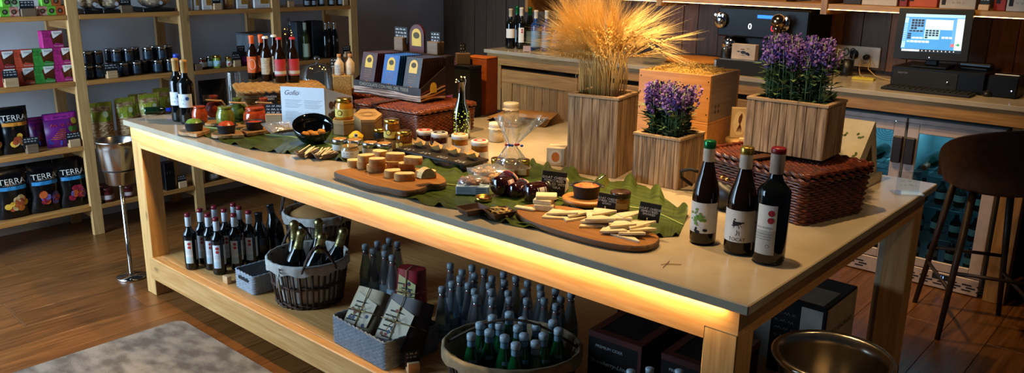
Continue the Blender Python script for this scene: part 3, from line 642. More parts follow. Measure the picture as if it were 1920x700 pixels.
# top shelf: sample boxes
SB = {}
for k, a, b in (('green', '#5aa52c', '#7cc43f'), ('orange', '#c2602c', '#a34a1e'), ('red', '#b0453a', '#d9b7a0'), ('clear', '#9fc29a', '#7fae72')):
    SB[k] = [('carton', G().rbox(-.026, .026, -.026, .026, 0, .052, .002).mesh('carton', mat('sample_'+k, a, b, rough=.55, scale=55))), ('round_window', disc(disc(G(), None, 0, .026, .014, 0, off=.0268), None, 0, .026, .008, 1, off=.0272).mesh('round_window', mat('sample_dark_'+k, '#23301c' if k in ('green', 'clear') else '#5f2414', rough=.3), mat('sample_core', '#6f6a58', rough=.4)))]
SBN = {2: 'lower row at left picture edge', 19: 'lower row left of the dark block', 73: 'lower row just right of the dark block', 90: 'lower row, middle right', 106: 'lower row nearest the post', 6: 'upper row at left picture edge', 20: 'upper row left of the dark block', 80: 'upper row right of the dark block', 98: 'upper row nearest the post'}
for k, u, lay in (('green', 2, 0), ('red', 19, 0), ('red', 73, 0), ('green', 90, 0), ('orange', 106, 0), ('green', 6, 1), ('clear', 20, 1), ('green', 80, 1), ('orange', 98, 1)):
    shelf_put(SB[k], 'sample_box', f'small {k} sample box with round window, {SBN[u]}', 'box', u, 0, -1.11, 'sample boxes on the top shelf', dz=lay*.0525)
shelf_put([('tin', G().rbox(-.024, .024, -.03, .03, 0, .05, .003).mesh('tin', mblack)), ('tin_lid', G().rbox(-.025, .025, -.031, .031, .046, .056, .003).mesh('tin_lid', black))], 'tin_box', 'small black tin beside the first post on top shelf', 'box', 117, 0, -1.14)
# top shelf: pasta in clear bags on black trays
def pillow_pasta(w, seed):
    g = G().ball((0, 0, .085), w/2, .07, .062, 18, 10, 0, True, .12, seed); q = G(); rn = random.Random(seed)
    for i in range(46):
        a = rn.uniform(-1.25, 1.25); b = rn.uniform(-.7, .8); c = Vector((w/2*.97*sin(a)*cos(b), -.068*cos(a)*cos(b), .085+.06*sin(b))); t = rn.uniform(0, pi)
        q.ball(c, .012+.006*abs(sin(t)), .006, .007, 6, 4, 0, True)
    s = G().ball((0, 0, .085), w/2*1.04, .076, .068, 16, 8, 0, True)
    return [('tray', G().rbox(-w/2-.003, w/2+.003, -.075, .075, 0, .02, .003).rbox(-w/2-.003, -w/2+.003, -.075, .075, .02, .03, .001).mesh('tray', black)), ('pasta', g.mesh('pasta', pasta), [('pasta_piece', q.mesh('pasta_piece', mat('pasta_shell', '#d9c08a', '#b98f55', rough=.5)))]), ('clear_bag', s.mesh('clear_bag', film)), ('seal', disc(G(), None, .01, .055, .012, 0, off=.08).mesh('seal', mat('round_seal', '#c9c9c9', rough=.5)))]
for i, (u, wd) in enumerate(((162, .1), (203, .135), (286, .2))):
    t = shelf_put(pillow_pasta(wd, i+1), 'pasta_tray', f'clear bag of pasta on a black tray, {("narrowest by the post", "middle one", "widest one")[i]}, top shelf', 'pasta', u, 0, -1.16, 'pasta trays on the top shelf')
    for c in t.children:
        for q in c.children:
            if q.name.startswith('pasta_piece'): stuff(q)
# top shelf: spice packs
spw = mat('spice_window', '#b98a35', '#8f5f22', rough=.5, scale=90)
for i, (u, wd, c) in enumerate(((364, .034, 'w'), (384, .07, 'w'), (426, .055, 'b'), (450, .085, 'w'), (487, .125, 'w'))):
    body = white if c == 'w' else mat('kraft_brown', '#8a5a34', '#744a2a', rough=.7)
    k = [('pack', G().rbox(-wd/2, wd/2, -.022, .022, 0, .11, .004).mesh('pack', body)), ('pack_window', G().box(-wd*.1, wd*.42, -.0232, -.0222, .03, .1).mesh('pack_window', spw)), ('print', scrawl(G(), -wd*.42, wd*.3, .015, .008, -.0236, 0, i, thick=.0015).mesh('print', greyink))]
    shelf_put(k, 'spice_pack', f'{"white" if c == "w" else "brown"} spice pack with window, {ORD[i]} from the second post on top shelf', 'packet', u, 0, -1.11, 'spice packs on the top shelf')
# top shelf, last bay
thing('wooden_block', 'pale wooden block just right of the third post on top shelf', 'block', (-1.09, YAT(544, -1.09, 1.36), LEV[0]+.0008), R90, me=G().rbox(-.024, .024, -.018, .018, 0, .045, .002).mesh('wooden_block', blockw))
thing('wooden_block', 'pale wooden block just left of the last post on top shelf', 'block', (-1.09, YAT(646, -1.09, 1.36), LEV[0]+.0008), R90, me=G().rbox(-.022, .022, -.018, .018, 0, .05, .002).mesh('wooden_block', blockw))
DB = plain_bottle(.2, .026, dk_glass, 'beer', None, mat('grey_label', '#8c949c', rough=.6), (.05, .2))
for i, u in enumerate((574, 586, 601, 620, 636)):
    shelf_put(DB if i != 2 else jar_kit('clj', .09, .026, mat('dark_herb', '#23231f', rough=.3), silver, mat('grey_label', '#8c949c'), .92), 'dark_bottle' if i != 2 else 'herb_jar', f'{"dark bottle" if i != 2 else "jar with grey label"}, {ORD[i]} from the left in last bay of top shelf', 'bottle' if i != 2 else 'jar', u, 0, -1.11, 'dark bottles in the last top bay')
# bottom shelf leftovers
RJ = jar_kit('rj', .09, .038, mk('dark_red_jam', '#3a0d10', '#5a1a18'), mat('red_lid', '#4a1616', rough=.3), mat('rose_label', '#b7a5a0', rough=.6), .94, .016, (.25, .62), 1.6)
for u, x_, nm in ((199, -1.11, 'nearest the post'), (190, -1.2, 'hidden behind the first one'), (238, -1.12, 'beside the steel spittoon stem')):
    shelf_put(RJ, 'jam_jar', f'dark red jam jar on the bottom shelf, {nm}', 'jar', u, 3, x_, 'dark red jars on the bottom shelf', scale=1 if u != 238 else .8)
shelf_put([('carton', G().rbox(-.034, .034, -.034, .034, 0, .185, .002).mesh('carton', mat('glossy_black_box', '#090b0e', rough=.2))), ('print', scrawl(G(), -.02, .02, .12, .02, -.0346, 0, 3, thick=.002).mesh('print', greyink))], 'bottle_box', 'tall glossy black bottle box behind the table leg', 'box', 314, 3, -1.11)
g, fr = soft_bag(.12, .085, .07, .01, seed=9)
shelf_put([('bag', g.mesh('bag', mat('brown_paper_dark', '#5d5148', '#473d36', rough=.7))), ('label', band_decal(G(), fr, -.03, .03, .02, .05).mesh('label', mat('taupe_label', '#8c8178', rough=.7)))], 'paper_bag', 'grey brown paper bag on the bottom shelf behind the table beam', 'bag', 398, 3, -1.12)
g, fr = soft_bag(.2, .31, .08, seed=15)
shelf_put([('bag', g.mesh('bag', foil)), ('brown_label', band_decal(G(), fr, -.085, -.035, .17, .215).mesh('brown_label', mat('cocoa_label', '#7b5030', rough=.6)))], 'chip_bag', 'black foil bag with brown label behind the tall glass cylinder', 'bag', 402, 2, -1.14, cb)
# ================================================================ table top: banana leaves
T = TZ+.0006
leafm = mat('banana_leaf', '#46551c', '#2f3c12', rough=.35, scale=5, stretch=(2, 14, 1), bump=.25, coat=.15)
def interp(pl, t):
    q = t*(len(pl)-1); i = min(int(q), len(pl)-2); f = q-i; return (pl[i][0]*(1-f)+pl[i+1][0]*f, pl[i][1]*(1-f)+pl[i+1][1]*f)
def leaf(front, back, label, amp_f, amp_b, nu=90, nv=13, fq=9, seed=0):
    F = [P(u, v, T) for u, v in front]; B = [P(u, v, T) for u, v in back]
    F = [(p.x, p.y) for p in F]; B = [(p.x, p.y) for p in B]
    def fn(a, b, dz=.0):
        f = interp(F, a); k = interp(B, a); x = f[0]*(1-b)+k[0]*b; y = f[1]*(1-b)+k[1]*b
        wv = max(0, sin(a*fq*2*pi+seed)+.3*sin(a*fq*4.7*pi))
        z = .0012+amp_f*wv*max(0, 1-b*3.2)**1.5 + amp_b*max(0, sin(a*fq*1.1*pi*1.7+2+seed))*max(0, (b-.6)/.4)**1.6
        rid = .0012*sin(b*2+a*170)*min(1, abs(b-.5)*4)
        return (x, y, T+z+max(0, rid)+dz)
    g = G(); g.grid(lambda a, b: fn(a, b), nu, nv); g.grid(lambda a, b: fn(1-a, b, -.0008), nu, nv)
    t = thing('banana_leaf', label, 'leaf', group='banana leaves on the table', kit=[('leaf_blade', g.mesh('leaf_blade', leafm))])
    mid = G().tube([Vector(fn(i/40, .5))+Vector((0, 0, .0012)) for i in range(41)], .003, 5)
    obj('midrib', mid.mesh('midrib', mat('leaf_rib', '#8d9a4a', rough=.4)), t); return t
leaf([(372, 252), (414, 267), (471, 281), (520, 288), (560, 290), (615, 300), (660, 306)], [(398, 228), (455, 225), (520, 230), (570, 232), (625, 245), (680, 262), (720, 275)], 'banana leaf under the sauce pots and black bowl at the far end', .012, .004)
leaf([(668, 345), (740, 366), (800, 386), (860, 394), (905, 411), (965, 425), (1030, 437), (1100, 446)], [(690, 285), (770, 303), (840, 312), (905, 318), (970, 312), (1005, 306), (1040, 318), (1085, 330)], 'banana leaf under the bread board and slate tray', .012, .022, seed=1)
leaf([(905, 400), (1000, 430), (1090, 444), (1180, 447), (1240, 446), (1272, 444)], [(1040, 322), (1085, 331), (1130, 343), (1170, 340), (1210, 350), (1250, 375), (1290, 405)], 'banana leaf under the cheese board with upturned wavy edge', .010, .034, seed=2.3, fq=5)
LZ = T+.0045
# ================================================================ left end
frm_lab = mat('bottle_white_label', '#d7dde2', '#cbd2d8', rough=.6)
capg = mat('tan_capsule', '#b58a4e', '#a37a42', rough=.4)
def emb(r, x, z): g = G(); disc(g, r, x, z, .011, 0); disc(g, r, x, z, .0085, 1, off=.0012); return g.mesh('emblem', mat('emblem_ring', '#cfd8e2', rough=.5), mat('emblem_blue', '#1f4a86', rough=.5))
WL = plain_bottle(.305, .037, dk_glass, 'bordeaux', capg, frm_lab, (.27, .48), .95, [('emblem', emb(.037, .012, .125)), ('small_print', scrawl(scrawl(G(), -.028, .0, .118, .008, -.001, 0, 1, wrap=.037), -.028, .01, .1, .006, -.001, 0, 2, wrap=.037).mesh('small_print', ink))])
WB = plain_bottle(.305, .037, dk_glass, 'bordeaux', mat('blue_capsule', '#1d3fae', '#17338f', rough=.35), frm_lab, (.27, .48), .95)
for (u, v), kit, lb in (((343, 112), WL, 'dark wine bottle with tan capsule at the table corner, nearest'), ((327, 109), WL, 'dark wine bottle with tan capsule just behind the corner one'), ((334, 91), WB, 'dark wine bottle with blue capsule behind the two tan-capped ones')):
    p = P(u, v, T+.305); p.z = T
    if p.x < .05: p = Vector((.055, YAT(u, .055, 1.1), T))
    thing('wine_bottle', lb, 'bottle', p, face_cam(p, -.25), 'wine bottles at the far corner', kit=kit)
g = G(); g.M = Matrix.Rotation(radians(90), 4, 'Y'); g.lathe([(0, -.07), (.018, -.07), (.02, -.06), (.02, .01), (.008, .03), (.008, .05)], 14)
q = G(); q.M = g.M; q.lathe([(.009, .03), (.011, .035), (.011, .075), (.0, .077)], 12)
p = P(298, 214, T); thing('small_bottle', 'little bottle with bright blue cap lying at the far table edge', 'bottle', (p.x+.01, p.y, T+.0205), radians(65), kit=[('glass', g.mesh('glass', gr_glass)), ('cap', q.mesh('cap', mat('bright_blue_cap', '#1f3bb8', rough=.35)))])
# coasters, iron pots and sauce jars
oliveW = wood('olive_board', '#b98a52', '#8d5f30', 'x', .5, scale=14, knots=False)
def round_board(r, th=.013, hand=.03, key=None):
    pts = []
    for i in range(26):
        a = 2*pi*i/26; rr = r*(1+.03*sin(3*a+1))
        x, y = rr*cos(a), rr*sin(a)
        if abs(a-pi) > 2.75: x += hand*(1-abs(y)/r*2) if abs(y) < r*.5 else 0
        pts.append((x, y))
    return G().prism(pts, 0, th).mesh('serving_board', oliveW)
iron = mat('cast_iron', '#15181b', '#1d2124', rough=.5, bump=.1, scale=120)
def pot_kit(r, h, fill, dome=.008):
    return [('iron_pot', G().lathe([(0, .001), (r*.8, 0), (r*.86, .004), (r*.96, h*.88), (r, h*.9), (r*1.03, h), (r*.97, h), (r*.92, h*.9), (r*.85, h*.72), (0, h*.72)], 22).rbox(r*.95, r*1.25, -.009, .009, h*.86, h*.97, .002).rbox(-r*1.25, -r*.95, -.009, .009, h*.86, h*.97, .002).mesh('iron_pot', iron)),
            ('filling', G().lathe([(r*.9, h*.86), (r*.6, h*.86+dome*.7), (0, h*.86+dome)], 18).mesh('filling', fill))]
mojo_g = mat('green_mojo', '#7d9a34', '#56742a', rough=.3, scale=80, bump=.5); mojo_r = mat('red_mojo', '#c8491c', '#9c2d12', rough=.3, scale=80, bump=.5)
for i, (u, v, fm, bl, dome) in enumerate(((365, 247, mojo_g, 'green', .022), (425.5, 252, mojo_r, 'red', .022), (478.5, 245, mojo_r, 'red', .004))):
    p = PB(u, v+.5, T+.019, .088); bp = Vector((p.x, p.y, LZ+.0008))
    thing('serving_board', f'small round wooden board under the {("leftmost", "middle", "rightmost")[i]} iron sauce pot', 'board', bp, [-.4, .3, -.9][i], 'small boards under the sauce pots', me=round_board(.066))
    thing('sauce_pot', f'small black iron pot of {bl} sauce, {("leftmost", "middle", "rightmost")[i]} of three', 'pot', (bp.x, bp.y, bp.z+.0135), .6, 'iron sauce pots', kit=pot_kit(.042, .038, fm, dome))
def round_jar(r, h, body, key):
    return [('glass_body', G().lathe([(0, .002), (r*.75, 0), (r*.95, h*.12), (r, h*.4), (r*.96, h*.62), (r*.8, h*.8), (r*.72, h*.86), (r*.72, h*.9), (0, h*.9)], 20).mesh('glass_body', body)), ('rim', G().lathe([(r*.73, h*.88), (r*.78, h*.9), (r*.78, h*.98), (r*.7, h), (0, h)], 18).mesh('rim', body))]
sr = mat('red_orange_sauce', '#b0431a', '#8a2c0e', rough=.1, coat=.5, scale=60); sg = mat('olive_green_sauce', '#7d7f2b', '#5f6420', rough=.1, coat=.5, scale=60); so = mat('tomato_sauce', '#c04a1c', '#93300f', rough=.1, coat=.5, scale=60)
for u, v, r, h, bm, nm in ((376, 236, .036, .085, sr, 'red sauce jar behind the leftmost iron pot'), (424, 240, .042, .09, sg, 'green sauce jar behind the middle iron pot'), (480, 240, .056, .085, so, 'wide orange sauce jar behind the rightmost iron pot')):
    p = PB(u, v, T, 2*r); thing('sauce_jar', nm, 'jar', (p.x, p.y, LZ+.001), 0, 'sauce jars by the iron pots', kit=round_jar(r, h, bm, nm))
net = {'red': mat('red_net_pack', '#8e2a16', '#6a1c10', rough=.4, scale=50), 'green': mat('green_net_pack', '#5d6a24', '#3f4a18', rough=.4, scale=50), 'orange': mat('orange_net_pack', '#9c3a18', '#762810', rough=.4, scale=50)}
for u, v, c in ((404, 226, 'red'), (448, 231, 'green'), (497, 231, 'orange')):
    p = PB(u, v, T, .1); t = thing('gift_pack', f'{c} sauce gift pack with bent wooden tag beside the {dict(red="red", green="green", orange="orange")[c]} jar', 'packet', (p.x, p.y, LZ+.001), face_cam(p, .3), 'sauce gift packs with wooden tags')
    obj('pack', G().ball((0, 0, .042), .045, .04, .042, 14, 9, 0, True, .2, u).mesh('pack', net[c]), t)
    obj('ruffle', G().lathe([(.006, .08), (.014, .09), (.022, .108), (.016, .112), (.004, .085)], 11, smooth=False).mesh('ruffle', net[c]), t)
    tag = G(); tag.M = Matrix.Translation((-.012, -.03, .088)) @ Matrix.Rotation(radians(8), 4, 'Y'); tag.rbox(-.035, .035, -.012, .012, 0, .006, .001)
    tag.M = Matrix.Translation((.022, -.03, .088)) @ Matrix.Rotation(radians(58), 4, 'Y'); tag.rbox(0, .05, -.012, .012, 0, .006, .001)
    obj('wooden_tag', tag.mesh('wooden_tag', blockw), t)
for u, v in ((405, 238), (452, 243)):
    p = PB(u, v, T, .1); thing('serving_board', f'small wooden board with rounded end between the pots, {"left" if u < 430 else "right"} one', 'board', (p.x, p.y, LZ-.002+.001), .5, 'small boards under the sauce pots', me=round_board(.05, .009))
p = P(516, 239, T); price_sign((p.x, p.y, LZ), face_cam(p, -.2), 'chalk card on a big pale block beside the white folded board', bw=.075, bh=.062, bd=.05, cw=.082, ch=.045, lines=3)
# tall ridged glass cylinder
p = Vector((.085, .56, T)); pf = []
for i in range(24):
    z = .19*i/23; pf.append((.034+.0018*(i % 2), .002+z))
thing('glass_cylinder', 'tall clear ridged glass cylinder beside the woven beer basket', 'glass', p, kit=[('wall', G().lathe([(0, .004), (.033, 0)]+pf+[(.031, .194), (.031, .01), (0, .008)], 24).mesh('wall', clear('ridged_glass', '#f0f6fa', .35)))])
# ================================================================ woven boxes
def weave_loop(w, d, rad, n):
    """points of a rounded rectangle, counter-clockwise"""
    L = 2*(w-2*rad)+2*(d-2*rad)+2*pi*rad; out = []
    for i in range(n):
        s = L*i/n; a, b = w-2*rad, d-2*rad
        for seg in range(8):
            l = (a, pi*rad/2, b, pi*rad/2, a, pi*rad/2, b, pi*rad/2)[seg]
            if s <= l or seg == 7: break
            s -= l
        if seg % 2 == 0:
            base = ((-a/2+s, -d/2), (w/2, -b/2+s), (a/2-s, d/2), (-w/2, b/2-s))[seg//2]; nrm = ((0, -1), (1, 0), (0, 1), (-1, 0))[seg//2]
        else:
            c = ((a/2, -b/2), (a/2, b/2), (-a/2, b/2), (-a/2, -b/2))[seg//2]; q = (-pi/2, 0, pi/2, pi)[seg//2]+s/rad
            base = (c[0]+rad*cos(q), c[1]+rad*sin(q)); nrm = (cos(q), sin(q))
        out.append((base[0], base[1], nrm[0], nrm[1]))
    return out
def woven(w, d, h, r=.004, rows=None, flare=1.0, amp=.0022, step=.016, rad=.02, sides=5):
    g = G(); rows = rows or int(h/(r*1.75)); per = 2*(w+d); n = int(per/step)//2*2+1
    for k in range(rows):
        t = k/max(1, rows-1); f = 1+(flare-1)*t; pts = []
        for i, (x, y, nx, ny) in enumerate(weave_loop(w*f, d*f, rad, n)):
            o = amp*(1 if (i+k) % 2 else -1); pts.append((x+nx*o, y+ny*o, r+(h-2*r)*t))
        g.tube(pts, r, sides, closed=True)
    return g
def plait(g, w, d, z, r, rad=.02, step=.018):
    L = weave_loop(w, d, rad, int(2*(w+d)/step))
    for ph in (0, pi):
        g.tube([(x+nx*r*.8*sin(i*1.6+ph), y+ny*r*.8*sin(i*1.6+ph), z+r*.8*cos(i*1.6+ph)) for i, (x, y, nx, ny) in enumerate(L)], r, 5, closed=True)
    return g
def woven_lid(w, d, z, r=.004, m=0):
    g = G(); n = int(d/(r*1.9)); k = int(w/.016)
    for j in range(n):
        y = -d/2+r+(d-2*r)*j/(n-1); g.tube([(-w/2+w*i/k, y, z+.0022*(1 if (i+j) % 2 else -1)) for i in range(k+1)], r, 5)
    return g
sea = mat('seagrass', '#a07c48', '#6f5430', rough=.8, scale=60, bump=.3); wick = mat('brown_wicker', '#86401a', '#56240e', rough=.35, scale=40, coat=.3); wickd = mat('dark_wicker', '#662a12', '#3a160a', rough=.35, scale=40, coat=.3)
ctr = PB(531, 221, T, .26); br = face_cam(ctr, .12)
t = thing('seagrass_basket', 'square lidded seagrass basket carrying six beer bottles', 'basket', (ctr.x-.02, ctr.y, T), br)
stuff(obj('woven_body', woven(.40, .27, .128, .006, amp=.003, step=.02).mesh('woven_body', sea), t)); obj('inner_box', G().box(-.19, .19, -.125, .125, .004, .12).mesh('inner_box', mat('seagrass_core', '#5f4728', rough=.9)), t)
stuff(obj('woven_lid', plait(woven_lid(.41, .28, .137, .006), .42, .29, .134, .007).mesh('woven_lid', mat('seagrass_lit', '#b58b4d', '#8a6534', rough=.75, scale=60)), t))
c = obj('chalk_card', G().box(-.092, -.03, -.152, -.149, .068, .132).mesh('chalk_card', slate), t)
obj('chalk_writing', text('CERVEZAS\nBEERS', .0125, chalk, off=.1525, at=(-.061, .104), ls=.95), c)
bz = T+.1455
beer = {'orange': (mat('orange_beer_label', '#d9652a', '#c45520', rough=.55), mat('orange_neck', '#e0641f', '#cf5515', rough=.4)), 'white': (mat('cream_beer_label', '#b9ab92', '#9c8c72', rough=.6, scale=60), mat('white_crown', '#d8d8d4', rough=.4)), 'red': (mat('red_beer_label', '#b52a33', '#8f6a60', rough=.55, scale=12), mat('red_crown', '#b5262b', rough=.4))}
def beer_kit(c):
    lm, cm = beer[c]; h, r = .232, .0305; n = r*.39; k = plain_bottle(h, r, br_glass, 'beer', None, lm, (.16, .53), 1.25)
    if c == 'orange':
        k.append(('neck_foil', G().lathe([(n+.0009, h*.76), (n+.0012, h*.9), (n*1.2, h*.97), (n*1.1, h*1.0), (0, h)], 14).mesh('neck_foil', cm))); k[1][2].append(('print', G().tube([((r+.001)*sin(.5*cos(a)-.2), -(r+.001)*cos(.5*cos(a)-.2), .082+.026*sin(a)) for a in [2*pi*i/20 for i in range(20)]], .0009, 4, closed=True).mesh('print', white)))
    else:
        k.append(('crown_cap', G().lathe([(n*1.05, h*.955), (n*1.35, h*.955), (n*1.25, h*.995), (n, h*1.005), (0, h*1.005)], 14, smooth=False).mesh('crown_cap', cm)))
        g = G()
        if c == 'white': [scrawl(g, -.02, .022, .11-.014*i, .009, -.0008, 0, i, wrap=r, thick=.0016) for i in range(5)]; k[1][2].append(('print', g.mesh('print', mat('taupe_ink', '#6d604c', rough=.7))))
        else: patch(g, r, -1.25, 1.25, .045, .062, n=10, off=.0012); k[1][2].append(('print', g.mesh('print', mat('pale_swirl', '#c9c0b5', rough=.6))))
    return k
BK = {c: beer_kit(c) for c in beer}
fx = Vector((cos(br), sin(br), 0)); fy = Vector((-sin(br), cos(br), 0))
for u, v, c, nm, dy in ((476, 150, 'orange', 'front, leftmost', 0), (502, 153, 'white', 'front, second', 0), (527, 156, 'red', 'front, third', 0), (552, 155, 'red', 'front, rightmost', 0), (494, 148, 'orange', 'back row left', .02), (518, 149, 'white', 'back row right', .012)):
    p = PB(u, v, bz, .061); p = p+fy*dy; p.z = bz
    thing('beer_bottle', f'brown beer bottle with {c} label on the seagrass basket, {nm}', 'bottle', p, face_cam(p, .1), 'beer bottles on the seagrass basket', kit=BK[c])
# clear bottle and cloche with fairy lights behind the beers
fairy = mat('fairy_light', '#ffd27a', emit='#ffc25a', es=9); wirem = mat('silver_wire', '#b9b3a5', rough=.3, metal=1)
def fairy_lights(pts, name='fairy_lights'): 
    g = G(); [g.ball(p_, .0022, nu=6, nv=4) for p_ in pts]; return g.mesh(name, fairy)
x = -1.12; y = YAT(543, x, 1.1)
t = thing('glass_bottle', 'clear glass bottle wound with fairy light wire on the second shelf behind the beers', 'bottle', (x, y, LEV[1]+.0008), kit=[('glass', G().lathe([(0, .004), (.034, 0), (.037, .01), (.037, .15), (.03, .185), (.014, .22), (.013, .29), (.016, .3), (.016, .307), (.012, .307)], 20).mesh('glass', clear('bottle_clear', '#dfe8ea', .3)))])
g = G().tube([(.02+.012*cos(i*.7), .012*sin(i*.7), .305-.012*i) for i in range(20)], .0008, 4); w_ = obj('light_wire', g.mesh('light_wire', wirem), t)
obj('fairy_lights', fairy_lights([(.03*cos(i*2.1), .03*sin(i*2.1), .17+.012*i) for i in range(6)]), t)
x = .135; y = YAT(595, x, 1.05)
t = thing('glass_cloche', 'clear glass cloche dome with knob and fairy lights', 'cloche', (x, y, T))
obj('dome', G().lathe([(.1, .012), (.1, .13), (.09, .165), (.065, .19), (.03, .203), (.008, .207)], 26).mesh('dome', clear('cloche_glass', '#e6eef2', .3)), t)
obj('knob', G().lathe([(.006, .206), (.006, .214), (.016, .222), (.018, .232), (.012, .243), (0, .246)], 14).mesh('knob', clear('knob_glass', '#d8e0e4', .5)), t)
obj('base_board', G().lathe([(0, 0), (.112, 0), (.115, .006), (.112, .0115), (0, .0115)], 24).mesh('base_board', oliveW), t)
obj('light_wire', G().tube([(.11*cos(.3*i), .11*sin(.3*i), .215-.009*i) for i in range(14)], .0009, 4).mesh('light_wire', wirem), t)
obj('fairy_lights', fairy_lights([(.05*cos(i*1.7), .05*sin(i*1.7), .175+.008*sin(i*3)) for i in range(6)]), t)
# folded white board
A = P(530, 240, LZ); B = P(611, 245, LZ); d = (B-A); a = atan2(d.y, d.x); L = d.length; H = .196
t = thing('folded_board', 'white folded information board headed Gofio standing by the black bowl', 'board', (A.x, A.y, LZ), a)
p1 = obj('front_panel', G().box(0, L, 0, .003, 0, H).mesh('front_panel', mat('blue_white_card', '#d8dde2', '#d2d7dd', rough=.6)), t)
obj('title', text('Gofio', .032, mat('mauve_ink', '#6a5a5f', rough=.8), align='LEFT', shear=.35, off=.0006, at=(.016, H-.028)), p1)
g = G()
for i in range(17):
    if i in (6, 7): continue
    for x0, x1 in ((.02, .105), (.118, .205)): g.box(x0, x1-.01*(i % 3), -.0007, -.0002, H-.062-.0068*i, H-.0605-.0068*i)
for i in range(3): g.box(.078, .1, -.0007, -.0002, H-.02-.006*i, H-.019-.006*i)
obj('printed_text', g.mesh('printed_text', greyink), p1)
b2 = G(); b2.M = Matrix.Translation((L, .001, 0)) @ Matrix.Rotation(radians(38), 4, 'Z'); b2.add([(0, 0, 0), (.13, 0, 0), (.13, 0, H*.78), (0, 0, H), (0, .003, 0), (.13, .003, 0), (.13, .003, H*.78), (0, .003, H)], [(0, 1, 2, 3), (7, 6, 5, 4), (3, 2, 6, 7), (1, 5, 6, 2), (0, 3, 7, 4)])
p2 = obj('side_panel', b2.mesh('side_panel', mat('blue_white_card')), t)
g = G(); g.M = b2.M
for i in range(70): x, z = random.uniform(.018, .112), random.uniform(.02, H*.68); q = random.uniform(.008, .02); g.add([(x+q*cos(k)*.6, -.0006-.00003*i, z+q*sin(k)) for k in [2*pi*j/7 for j in range(7)]], [tuple(range(7))], i % 3)
obj('plant_picture', g.mesh('plant_picture', mat('print_leaf', '#5f7d3a', rough=.6), mat('print_dark', '#3c4a2c', rough=.6), mat('print_brown', '#6b4630', rough=.6)), p2)
# black slanted bowl with golden bites
p = PB(588, 271, LZ, .13); t = thing('slanted_bowl', 'glossy black slanted bowl holding golden gofio bites', 'bowl', (p.x, p.y, LZ), face_cam(p))
g = G(); g.M = Matrix.Translation((0, 0, .041)) @ Matrix.Rotation(radians(24), 4, 'X') @ Matrix.Translation((0, 0, -.041))
g.lathe([(0, .006), (.04, .002), (.066, .022), (.081, .052), (.086, .082), (.084, .083), (.077, .054), (.062, .028), (.036, .010), (0, .009)], 30)
obj('bowl', g.mesh('bowl', mat('glossy_black', '#08090a', rough=.06, coat=.6)), t)
gb = mat('golden_crust', '#c98a2f', '#9a5f1a', rough=.8, scale=90, bump=.9)
for i, (x, y, z) in enumerate(((-.034, -.035, .036), (.008, -.03, .034), (.034, -.022, .042), (-.01, .004, .032))):
    q = thing('gofio_bite', f'golden rough gofio bite in the black bowl, {("left", "middle", "right", "rear")[i]} one', 'snack', (p.x+x*cos(t.rotation_euler.z)-y*sin(t.rotation_euler.z), p.y+x*sin(t.rotation_euler.z)+y*cos(t.rotation_euler.z), LZ+z), 0, 'gofio bites in the bowl', me=G().ball((0, 0, 0), .019, .019, .016, 12, 8, 0, True, .3, i*3).mesh('gofio_bite', gb))
g, fr = soft_bag(.14, .1, .035, .012, seed=4); p = P(536, 255, LZ)
thing('clear_packet', 'crinkled clear packet lying beside the black bowl', 'packet', (p.x, p.y, LZ+.02), face_cam(p), rot=(radians(-72), 0, face_cam(p, .5)), kit=[('film', g.mesh('film', film)), ('contents', soft_bag(.12, .07, .02, .01, seed=5)[0].mesh('contents', mat('pale_contents', '#b7a48c', '#8a7966', rough=.5, scale=70)))])
# clay trays with tasting sticks
def dish(w, d, h, mt, sp=1.35):
    g = G(); b = [(-w/2/sp, -d/2/sp), (w/2/sp, -d/2/sp), (w/2/sp, d/2/sp), (-w/2/sp, d/2/sp)]; tp = [(-w/2, -d/2), (w/2, -d/2), (w/2, d/2), (-w/2, d/2)]
    k = .92; ti = [(x*k, y*k) for x, y in tp]; bi = [(x*.93, y*.93) for x, y in b]
    vs = [(x, y, 0) for x, y in b]+[(x, y, h) for x, y in tp]+[(x, y, h) for x, y in ti]+[(x, y, .005) for x, y in bi]; fs = [(3, 2, 1, 0), (12, 13, 14, 15)]
    for i in range(4):
        j = (i+1) % 4; fs += [(i, j, 4+j, 4+i), (4+i, 4+j, 8+j, 8+i), (8+i, 8+j, 12+j, 12+i)]
    return g.add(vs, fs).mesh('dish', mt)
clay = mat('grey_clay', '#6b5a50', '#57483f', rough=.6)
stickm = mat('birch_stick', '#e6cf9f', '#d4b983', rough=.7)
for i, (u, v, ln) in enumerate(((577, 296, 'left'), (610, 299, 'right'))):
    p = PB(u, v, LZ, .06); rz = face_cam(p, .25)
    thing('clay_tray', f'small grey clay tray of tasting sticks, {ln} of two', 'tray', (p.x, p.y, LZ), rz, 'trays of tasting sticks', me=dish(.098, .062, .02, clay))
    rn = random.Random(i)
    for k in range(9):
        a = rz+radians(rn.uniform(10, 60)); ce = Vector((p.x+rn.uniform(-.02, .02), p.y+rn.uniform(-.012, .012), LZ+.012+.0022*k))
        thing('tasting_stick', f'short pale wooden tasting stick lying in the {ln} clay tray', 'stick', ce, group=f'tasting sticks in the {ln} clay tray', rot=(0, radians(-14), a), me=G().rbox(-.035, .035, -.003, .003, -.001, .001, .0006).mesh('tasting_stick', stickm))
